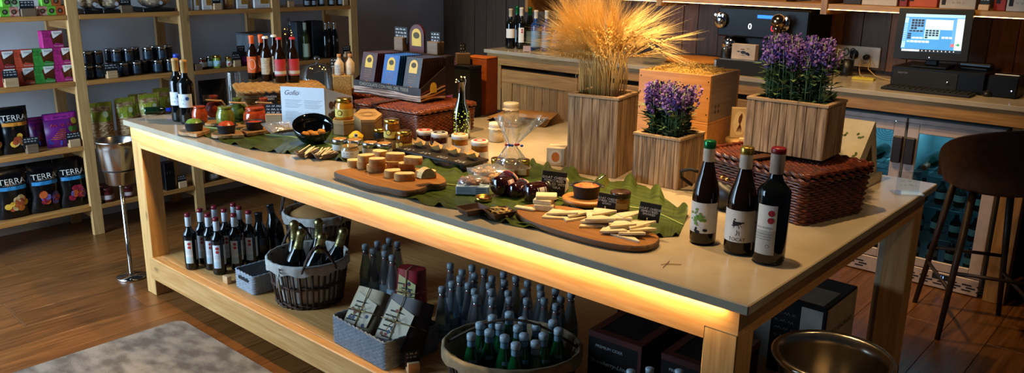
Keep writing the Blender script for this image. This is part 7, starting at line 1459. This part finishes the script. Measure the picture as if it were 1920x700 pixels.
# bar stool
lg = mat('stool_leg', '#3a2a1c', '#2c1f14', rough=.45, metal=.3); sl = mat('brown_seat_leather', '#5a3a24', '#47301d', rough=.55, scale=30, bump=.1)
l1 = P(1757, 637, 0); l2 = P(1715, 567, 0); l3 = P(1908, 590, 0); l4 = l1+(l3-l2)
l3 = l2+Vector((.36, .12, 0)); l4 = l1+Vector((.36, .1, 0)); sc = (l1+l2+l3+l4)/4; SH = .70
t = thing('bar_stool', 'brown leather bar stool with splayed dark legs by the fridge', 'stool', (sc.x, sc.y, 0))
tops = []
for b in (l1, l2, l3, l4):
    b = b-sc; b.z = 0; tp = Vector((b.x*.62, b.y*.62, SH)); tops.append((b, tp)); obj('leg', G().tube([b, tp], [.012, .018], 10).mesh('leg', lg), t)
for f, pr_ in ((.34, ((0, 1), (2, 3))), (.46, ((0, 3), (1, 2)))):
    for i, j in pr_: a_ = tops[i][0].lerp(tops[i][1], f); b_ = tops[j][0].lerp(tops[j][1], f); obj('foot_rail', G().tube([a_, b_], .009, 8).mesh('foot_rail', lg), t)
obj('seat', G().lathe([(0, SH-.005), (.17, SH), (.205, SH+.025), (.205, SH+.05), (.18, SH+.07), (0, SH+.062)], 28).mesh('seat', sl), t)
fr = face_cam((sc.x, sc.y)); 
g = G(); th_ = .022
def back(a_, b_, o=0): q = -pi*.78+pi*1.56*a_; r_ = .21+.03*b_+o; hh = SH+.02+.29*max(0, sin(pi*a_))**.5*b_; return (r_*cos(q), r_*sin(q), hh)
g.grid(lambda a_, b_: back(a_, b_), 26, 8); g.grid(lambda a_, b_: back(1-a_, b_, -th_), 26, 8); g.grid(lambda a_, b_: (Vector(back(a_, 1))*(1-b_)+Vector(back(a_, 1, -th_))*b_)+Vector((0, 0, .006*sin(pi*b_))), 26, 4)
o_ = obj('backrest', g.mesh('backrest', sl), t, (0, 0, 0), (0, 0, radians(-40)))
# ================================================================ on the service counter
K = CZ+.0006
def cpos(u, y, z=None): return Vector((XAT(u, y, (z or K)+.05), y, z or K))
wk = [plain_bottle(.3, .036, dk_glass, 'bordeaux', mat('ivory_capsule', '#b9a88a', rough=.4), wlab, (.27, .5), 1.1), plain_bottle(.31, .036, dk_glass, 'bordeaux', mat('pale_foil'), wlab, (.16, .52), .6, [('label_art', disc(disc(G(), .036, .006, .145, .007, 1), .036, .006, .128, .007, 1).mesh('label_art', *ART_M))]),
      plain_bottle(.31, .037, dk_glass, 'burgundy', mat('green_cap'), mat('blue_grey_label'), (.12, .42), 1.2), plain_bottle(.3, .037, mat('blue_reflection_glass', '#1b3f78', '#142f5c', rough=.08), 'bordeaux', mat('pale_foil'), mat('blue_grey_label'), (.1, .5), 1.2)]  # last kit: blue reflections on dark bottles, put into the glass colour
for i, (u, y, k, nm) in enumerate(((957, 3.06, 0, 'leftmost with ivory capsule'), (977, 3.10, 1, 'second with two red dots'), (993, 3.2, 2, 'third, behind, green cap'), (1004, 3.06, 3, 'fourth, dark with blue reflections in its colour'), (1024, 3.10, 3, 'fifth, dark with blue reflections in its colour'), (1044, 3.14, 2, 'sixth behind the wheat'), (969, 3.22, 2, 'rearmost at the left'))):
    p = cpos(u, y); thing('wine_bottle', f'wine bottle on the counter end behind the wheat, {nm}', 'bottle', p, face_cam(p), 'wine bottles at the counter end', kit=wk[k])
p = cpos(988, 2.95); thing('card_stand', 'small pale pink card standing before the counter wine bottles', 'card', p, face_cam(p), kit=[('card', G().rbox(-.028, .028, -.001, .001, 0, .045, .0005).mesh('card', mat('pink_card', '#b99a90', rough=.7))), ('foot', G().rbox(-.02, .02, -.0015, .02, 0, .004, .0005).mesh('foot', black)), ('print', scrawl(G(), -.02, .02, .025, .01, -.002, 0, 1).mesh('print', greyink))])
p = cpos(1225, 3.03); thing('glass_bowl', 'clear glass bowl on the counter behind the wheat', 'bowl', p, me=G().lathe([(0, .004), (.05, .0), (.09, .03), (.105, .075), (.1, .075), (.085, .033), (0, .01)], 24).mesh('glass_bowl', clear('bowl_glass', '#e8eef0', .4)))
p = cpos(1302, 3.36); thing('round_board', 'large round wooden serving board lying on the counter', 'board', p, me=G().lathe([(0, 0), (.2, 0), (.21, .008), (.21, .018), (.2, .024), (0, .022)], 34, sx=1.1).mesh('round_board', wood('honey_board', '#b5782f', '#94591e', 'x', .5, knots=False)))
p = cpos(1300, 3.02); g = G().grid(lambda a, b: ((a-.5)*.26, (b-.5)*.16, .006+.008*abs(noise.noise(Vector((a*5, b*5, 0))))), 16, 10); g.grid(lambda a, b: ((.5-a)*.26, (b-.5)*.16, .001), 4, 4)
thing('dish_cloth', 'rumpled pale cloth on the counter beside the black coffee tray', 'cloth', p, .1, me=g.mesh('dish_cloth', mat('pale_cloth', '#9a8f78', '#857a64', rough=.95)))
# espresso machine
p = cpos(1443, 3.375); t = thing('espresso_machine', 'black espresso machine with glowing digits on the counter', 'coffee machine', p, 0); blk = mat('machine_black', '#08090a', '#0c0d0f', rough=.4, spec=.25)
obj('body', G().rbox(-.30, .30, -.05, .2, .0, .385, .012).mesh('body', blk), t); obj('head', G().rbox(-.30, .30, -.17, -.0505, .2, .385, .01).mesh('head', blk), t); obj('drip_tray', G().rbox(-.29, .29, -.2, -.0505, 0, .05, .004).mesh('drip_tray', steel), t)
for x_ in (-.22, .2):
    g_ = obj('group_head', G().lathe([(0, .12), (.045, .12), (.055, .14), (.055, .17), (.035, .199), (0, .199)], 20).mesh('group_head', chrome), t, (x_, -.12, 0)); obj('filter_handle', G().tube([(0, -.04, .13), (0, -.1, .118)], [.012, .015], 8).mesh('filter_handle', black), g_)
    obj('steam_knob', G().ball((x_-.05, -.185, .3), .045, .03, .05, 14, 10).mesh('steam_knob', chrome), t)
    g2 = G(); [g2.ball((x_-.075+.025*k, -.216, .335), .007, .004, .007, 8, 5) for k in range(3)]; obj('status_light', g2.mesh('status_light', mat('white_blue_led', '#bcd4ff', emit='#bcd4ff', es=4)), t)
obj('blue_display', G().box(-.03, .07, -.172, -.1705, .325, .345).mesh('blue_display', mat('blue_screen', '#1c5fd0', emit='#1c5fd0', es=1.6)), t)
obj('white_digit', text('0', .05, mat('white_led', '#e0f0ff', emit='#d8ecff', es=3), at=(-.075, .27), off=.1715), t); obj('red_digit', text('0', .05, mat('red_led', '#c01020', emit='#d01020', es=1.6), at=(.075, .265), off=.1715), t)
obj('top_rail', G().tube([(-.28, -.1, .42), (.28, -.1, .42)], .006, 8).tube([(-.28, -.1, .385), (-.28, -.1, .42)], .005, 6).tube([(.28, -.1, .385), (.28, -.1, .42)], .005, 6).mesh('top_rail', chrome), t)
p = cpos(1451, 3.112); thing('beer_tap', 'polished metal tap column with a ball top on the counter', 'tap', p, 0, kit=[('base', G().lathe([(0, 0), (.05, 0), (.05, .008), (.03, .02), (0, .02)], 22).mesh('base', chrome)), ('column', G().lathe([(.026, .0205), (.024, .27), (.03, .29), (0, .29)], 20).mesh('column', mat('bronze_steel', '#b59a80', '#a0866c', rough=.16, metal=1))), ('ball_top', G().ball((0, 0, .318), .044, nu=20, nv=12).mesh('ball_top', mat('bronze_steel')))])
p = cpos(1412, 2.985); t = thing('coffee_tray', 'black drawer-like coffee knock tray at the counter front edge', 'tray', p, .02); obj('drawer', G().rbox(-.215, .215, -.06, .068, 0, .085, .004).mesh('drawer', mblack), t); obj('steel_top', G().rbox(-.2, .2, -.05, .062, .0852, .09, .001).mesh('steel_top', steel), t)
heli = G()
for x_, z_, q, sx in ((.0, .042, .014, 2.2), (.025, .036, .012, 2), (-.03, .046, .005, 4), (-.005, .06, .003, 9), (.03, .065, .002, 7), (.035, .03, .01, 1.5), (0, .025, .002, 12)): heli.add([(x_+q*sx*cos(v_)*.55, -.0262, z_+q*sin(v_)*.7) for v_ in [2*pi*k/10 for k in range(10)]], [tuple(range(10))])
HB = [('carton', G().rbox(-.075, .075, -.0255, .0255, 0, .09, .0015).mesh('carton', mat('rose_white_card', '#b7a493', '#a89584', rough=.7))), ('picture', heli.mesh('picture', mat('ink_navy', '#20283a', rough=.7))), ('side_strip', G().box(-.0756, -.0751, -.022, .022, .01, .08).mesh('side_strip', mat('orange_cream', '#c99a66', rough=.7)))]
for u, nm in ((1397, 'with dark picture, left one on the coffee tray'), (1468, 'half hidden by lavender, right one on the coffee tray')):
    q = cpos(u, 2.995, K+.0905); thing('tea_box', f'pale carton {nm}', 'box', (q.x, 2.995, K+.0905), .05 if u < 1420 else .0, 'pale cartons on the coffee tray', kit=HB)
q = cpos(1360, 3.09, K); thing('milk_jug', 'small dark steel cylinder beside the pale carton', 'jug', q, 0, kit=[('cylinder', G().lathe([(0, 0), (.03, 0), (.032, .004), (.032, .13), (.028, .134), (0, .134)], 18).mesh('cylinder', black)), ('lid', G().lathe([(.03, .1345), (.03, .142), (.01, .15), (0, .15)], 16).mesh('lid', chrome))])
# socket panel, pen cup, cables, note
p = PY(1602, 105, 3.574); t = thing('socket_panel', 'white triple wall socket panel above the counter', 'outlet', (p.x, 3.5735, p.z), 0); obj('plate', G().rbox(-.155, .155, -.008, .003, -.062, .062, .003).mesh('plate', mat('ivory_plate', '#c9bda6', '#bdb199', rough=.45)), t)
for x_, m_ in ((.0, mblack), (.08, mat('ivory_socket', '#d8ccb4', rough=.4))): obj('socket', G().add([(x_+.028*cos(q), -.0086, .012+.028*sin(q)) for q in [2*pi*k/18 for k in range(18)]], [tuple(range(18))]).mesh('socket', m_), t)
obj('switch', G().rbox(-.125, -.075, -.012, -.0085, -.01, .04, .002).mesh('switch', mat('ivory_socket')), t)
for x_ in (.0, .08): obj('plug', G().lathe([(0, 0), (.018, 0), (.016, .03), (0, .032)], 12).mesh('plug', black), t, (x_, -.009, .0), (radians(90), 0, 0))
p = cpos(1588, 3.42); t = thing('pen_cup', 'black pen cup with scissors and pens by the sockets', 'cup', p, 0, kit=[('cup', G().lathe([(0, 0), (.036, 0), (.038, .004), (.038, .095), (.034, .095), (.034, .01), (0, .01)], 18).mesh('cup', black))])
pn = thing('scissors', 'black-handled scissors standing in the pen cup', 'scissors', (p.x+.004, p.y, K+.012), .3); obj('blades', G().box(-.004, .004, -.001, .001, 0, .1).mesh('blades', steel), pn)
for s in (-1, 1): obj('finger_loop', G().tube([(s*.018+.014*cos(q), 0, .13+.022*sin(q)) for q in [2*pi*k/14 for k in range(14)]], .004, 6, closed=True).mesh('finger_loop', black), pn)
for k, (x_, c_) in enumerate(((-.016, '#2b2b30'), (-.022, '#8c8c90'), (.022, '#33373d'))): thing('pen', f'{("dark", "silver", "charcoal")[k]} pen standing in the black pen cup', 'pen', (p.x+x_, p.y+.008*(k-1), K+.0105), rot=(0, radians(x_*200), 0), group='pens in the cup', kit=[('barrel', G().lathe([(0, 0), (.004, .006), (.004, .12), (0, .124)], 8).mesh('barrel', mat('pen'+str(k), c_, rough=.4)))])
for k, (a_, b_, c_) in enumerate(((1560, 1577, '#111111'), (1608, 1622, '#b9955f'), (1625, 1665, '#b9955f'))):
    A = cpos(a_, 3.5); B = cpos(b_, 3.36); thing('cable', f'{("black cable hanging left of the pen cup", "tan cable under the sockets", "tan cable curling toward the till")[k]}', 'cable', (0, 0, 0), group='cables on the counter', me=G().tube([Vector((A.x, 3.555, K+.09)), Vector((A.x+.01, 3.5, K+.04)), Vector(((A.x+B.x)/2, 3.42, K+.012)), Vector((B.x, B.y, K+.005)), Vector((B.x+.05, B.y-.02, K+.005))], .0028, 6).mesh('cable', mat('cable'+str(k), c_, rough=.5)))
p = P(1617, 150, K); thing('sticky_notes', 'small pad of yellow notes on the counter', 'notepad', (p.x, p.y+.02, K), .1, me=G().rbox(-.06, .06, -.03, .03, 0, .012, .001).mesh('sticky_notes', mat('note_yellow', '#c9b440', '#bda834', rough=.7)))
# till: cash drawer, touch screen, keyboard, phone
xa, xb = XAT(1668, 3.12, K), XAT(1842, 3.12, K); t = thing('cash_drawer', 'black cash drawer under the touch screen', 'till', ((xa+xb)/2, 3.28, K), 0); W2 = (xb-xa)/2
obj('drawer_box', G().rbox(-W2, W2, -.16, .2, 0, .115, .004).mesh('drawer_box', blk), t); obj('drawer_front', G().rbox(-W2+.01, W2*.45, -.164, -.1602, .012, .1, .002).mesh('drawer_front', mblack), t); obj('lock', G().lathe([(0, 0), (.008, 0), (.008, .004), (0, .004)], 12).mesh('lock', steel), t, (W2*.25, -.1645, .05), (radians(90), 0, 0))
obj('lettering', text('approx', .018, mat('grey_logo', '#6f747a', rough=.5), at=(-W2+.06, .085), off=.1646), t)
TLc, TRc, BRc, BLc = PY(1687, 15, 3.185), PY(1827, 18.6, 3.185), PY(1812.6, 116, 3.12), PY(1674, 108.6, 3.12); n_ = (TRc-TLc).cross(BLc-TLc).normalized(); n_ = n_ if n_.y < 0 else -n_
t = thing('touch_screen', 'black till monitor with a glowing blue sales screen', 'monitor'); g = G(); bk_ = -n_*.028
g.add([BLc, BRc, TRc, TLc, BLc+bk_, BRc+bk_, TRc+bk_, TLc+bk_], [(0, 1, 2, 3), (7, 6, 5, 4), (0, 4, 5, 1), (1, 5, 6, 2), (2, 6, 7, 3), (3, 7, 4, 0)]); obj('bezel', g.mesh('bezel', mat('bezel_black', '#08090a', rough=.3)), t)
sTL, sTR, sBR, sBL = [c_ for c_ in (PY(1700, 25.8, 3.18), PY(1811, 29, 3.18), PY(1801, 101, 3.13), PY(1688, 95.7, 3.13))]
def SP(s, v, o=.0012):  # point on the screen, v from the top
    def onp(pt): return pt+n_*(n_.dot(BLc-pt)+o)
    return onp((sTL*(1-s)+sTR*s)*(1-v)+(sBL*(1-s)+sBR*s)*v)
def emi(nm, c_, es=1.0): return mat(nm, c_, emit=c_, es=es*.5, rough=.4)
sm = (emi('screen_blue', '#3f93d8', .85), emi('screen_light', '#9fd4f0', .85), emi('screen_white', '#d9ecf4', .9), emi('screen_dark', '#14263c', .5), emi('screen_mid', '#5aa0dc', .85), emi('screen_red', '#d06a74', .8), emi('screen_taskbar', '#0c1826', .4), emi('screen_green', '#2a9a68', .8))
g = G()
def sr_(x0, x1, y0, y1, m_, o=.0012): g.add([SP(x0, y1, o), SP(x1, y1, o), SP(x1, y0, o), SP(x0, y0, o)], [(0, 1, 2, 3)], m_)
sr_(0, 1, 0, 1, 0); sr_(0, 1, 0, .08, 1, .0016); sr_(0, .06, .1, .75, 1, .0016); sr_(0, .06, .76, .9, 1, .0016)
for k in range(10): sr_(.0, .07, .24+.05*k, .275+.05*k, 4, .002)
sr_(.1, .33, .12, .48, 4, .0016); sr_(.36, .83, .14, .40, 2, .0016); sr_(.36, .62, .38, .66, 1, .002); sr_(.88, 1, .1, .92, 2, .0016); sr_(.82, .88, .12, .82, 4, .002)
for r_ in range(4):
    for c_ in range(4):
        if r_ == 3 and c_ > 1: continue
        sr_(.12+.055*c_, .165+.055*c_, .14+.07*r_, .195+.07*r_, 3, .0022)
for r_ in range(4):
    for c_ in range(4):
        if r_ == 3 and c_: continue
        sr_(.38+.058*c_, .425+.058*c_, .41+.06*r_, .455+.06*r_, 3, .0024)
for c_ in range(4): sr_(.1+.06*c_, .15+.06*c_, .43, .47, 3, .0024)
for r_ in range(3): sr_(.08, .14, .51+.055*r_, .55+.055*r_, 3, .0024)
for c_ in range(3): sr_(.16+.065*c_, .215+.065*c_, .61, .655, 2, .0024)
for c_ in range(6): sr_(.08+.065*c_, .135+.065*c_, .70, .755, 2 if c_ else 1, .0024)
for c_ in range(3): sr_(.66+.06*c_, .71+.06*c_, .58, .63, 2, .0024)
sr_(.82, .88, .76, .84, 5, .0024); sr_(.90, .97, .77, .80, 7, .0024); sr_(.93, .95, .74, .82, 7, .0024); sr_(0, 1, .93, 1, 6, .0022); sr_(.02, .32, .94, .99, 2, .0024)
for k in range(9): sr_(.36+.065*k, .375+.065*k, .95, .98, 2, .0026)
obj('screen_picture', g.mesh('screen_picture', *sm), t)
m_ = (BLc+BRc)/2; obj('stand', G().rbox(m_.x-.09, m_.x+.09, 3.13, 3.3, K+.1165, K+.128, .003).rbox(m_.x-.03, m_.x+.03, 3.175, 3.21, K+.1285, m_.z+.06, .004).mesh('stand', blk), t)
obj('power_light', G().ball(tuple(m_+n_*.002+Vector((0, 0, .012))), .0025, nu=6, nv=4).mesh('power_light', mat('white_blue_led')), t)
A = P(1650, 163, K); B = P(1818, 182, K); a = atan2(B.y-A.y, B.x-A.x); t = thing('keyboard', 'black computer keyboard before the cash drawer', 'keyboard', (A.x+(B.x-A.x)/2+.02, 3.035, K), .0)
obj('case', G().rbox(-.22, .22, -.065, .065, 0, .014, .003).mesh('case', mblack), t); g = G()
for r_ in range(5):
    for c_ in range(15): g.rbox(-.21+.028*c_, -.186+.028*c_, -.056+.0225*r_, -.037+.0225*r_, .0142, .019, .0015)
stuff(obj('keys', g.mesh('keys', black), t))
p = cpos(1838, 3.22, K+.1158); t = thing('desk_phone', 'black desk phone lying on the cash drawer', 'phone', (p.x-.02, 3.3, K+.1158), -.1); obj('handset', G().rbox(-.09, .07, -.03, .03, .012, .034, .006).mesh('handset', mat('bezel_black')), t); obj('cradle', G().rbox(-.075, .06, -.05, .06, 0, .0115, .003).mesh('cradle', blk), t)
xa = XAT(1838, 3.1, K); t = thing('receipt_printer', 'black receipt printer beside the cash drawer', 'printer', (xa+.085, 3.2, K), 0); obj('body', G().rbox(-.065, .075, -.09, .1, 0, .11, .006).mesh('body', blk), t); obj('paper_slot', G().box(-.05, .06, -.02, .0, .1102, .1125).mesh('paper_slot', white), t); obj('power_light', G().ball((.05, -.091, .04), .003, nu=6, nv=4).mesh('power_light', mat('white_blue_led')), t)
p = P(1850, 180, K); thing('mouse', 'black computer mouse at the counter edge', 'mouse', (p.x, max(2.96, p.y), K), .2, kit=[('shell', G().ball((0, 0, .012), .028, .045, .02, 14, 8).mesh('shell', black)), ('wheel', G().lathe([(0, -.002), (.006, -.002), (.006, .002), (0, .002)], 10).mesh('wheel', steel), (), (0, -.02, .028), (0, radians(90), 0))])
p = P(1898, 166, K); g = G().grid(lambda a_, b_: ((a_-.5)*.2, (b_-.5)*.15, .003+.02*max(0, noise.noise(Vector((a_*4, b_*4, 3))))), 12, 10); g.grid(lambda a_, b_: ((.5-a_)*.2, (b_-.5)*.15, .001), 4, 4)
thing('crumpled_paper', 'crumpled tan paper at the right end of the counter', 'paper', (p.x, max(3.06, p.y), K), .3, me=g.mesh('crumpled_paper', mat('tan_paper', '#9c8462', '#86704f', rough=.9)))
# goods on the wall shelf
Z2 = 1.4626
for i, (u0, u1, h_, c_, y_, nm) in enumerate(((1580, 1614, .1, '#2a2320', 3.3, 'dark box at the divider'), (1615, 1681, .11, '#b8aa98', 3.28, 'white long box with small emblem'), (1684, 1700, .1, '#7a1f1a', 3.3, 'narrow red box'), (1701, 1756, .1, '#b0481c', 3.32, 'orange box above the monitor'), (1760, 1828, .065, '#a79a8a', 3.26, 'flat grey-white box right of the orange one'), (1861, 1884, .12, '#a02a1c', 3.28, 'tall red box'), (1885, 1935, .085, '#b5a896', 3.26, 'white box at the right picture edge'))):
    x0, x1 = XAT(u0, y_, Z2), XAT(u1, y_, Z2); t = thing('shelf_box', f'{nm} on the wall shelf', 'box', ((x0+x1)/2, y_+.06, Z2), 0, 'boxes on the wall shelf'); w2 = (x1-x0)/2-.001
    obj('carton', G().rbox(-w2, w2, -.06, .06, 0, h_, .002).mesh('carton', mat('shelfbox'+str(i), c_, rough=.65)), t); g = G().box(-w2+.01, -w2+.03, -.0608, -.0602, h_*.3, h_*.7); scrawl(g, -w2*.3, w2*.5, h_*.5, h_*.2, -.0606, 0, i, thick=.002); obj('print', g.mesh('print', ink), t)
x0 = XAT(1844, 3.24, Z2); price_sign((x0, 3.245, Z2), 0, 'small white card on the wall shelf beside the tall red box', bw=.05, bh=.03, cw=.045, ch=.03, lines=1)
for i, u in enumerate((1020, 1080, 1130, 1290, 1330, 1480)):
    x0 = XAT(u, 3.3, Z2); thing('shelf_bottle', f'dark bottle on the wall shelf, {ORD[i]} from the left above the counter', 'bottle', (x0, 3.33, Z2), 0, 'bottles on the wall shelf', kit=plain_bottle(.28, .035, dk_glass, 'bordeaux', capg, wlab, (.2, .5)))
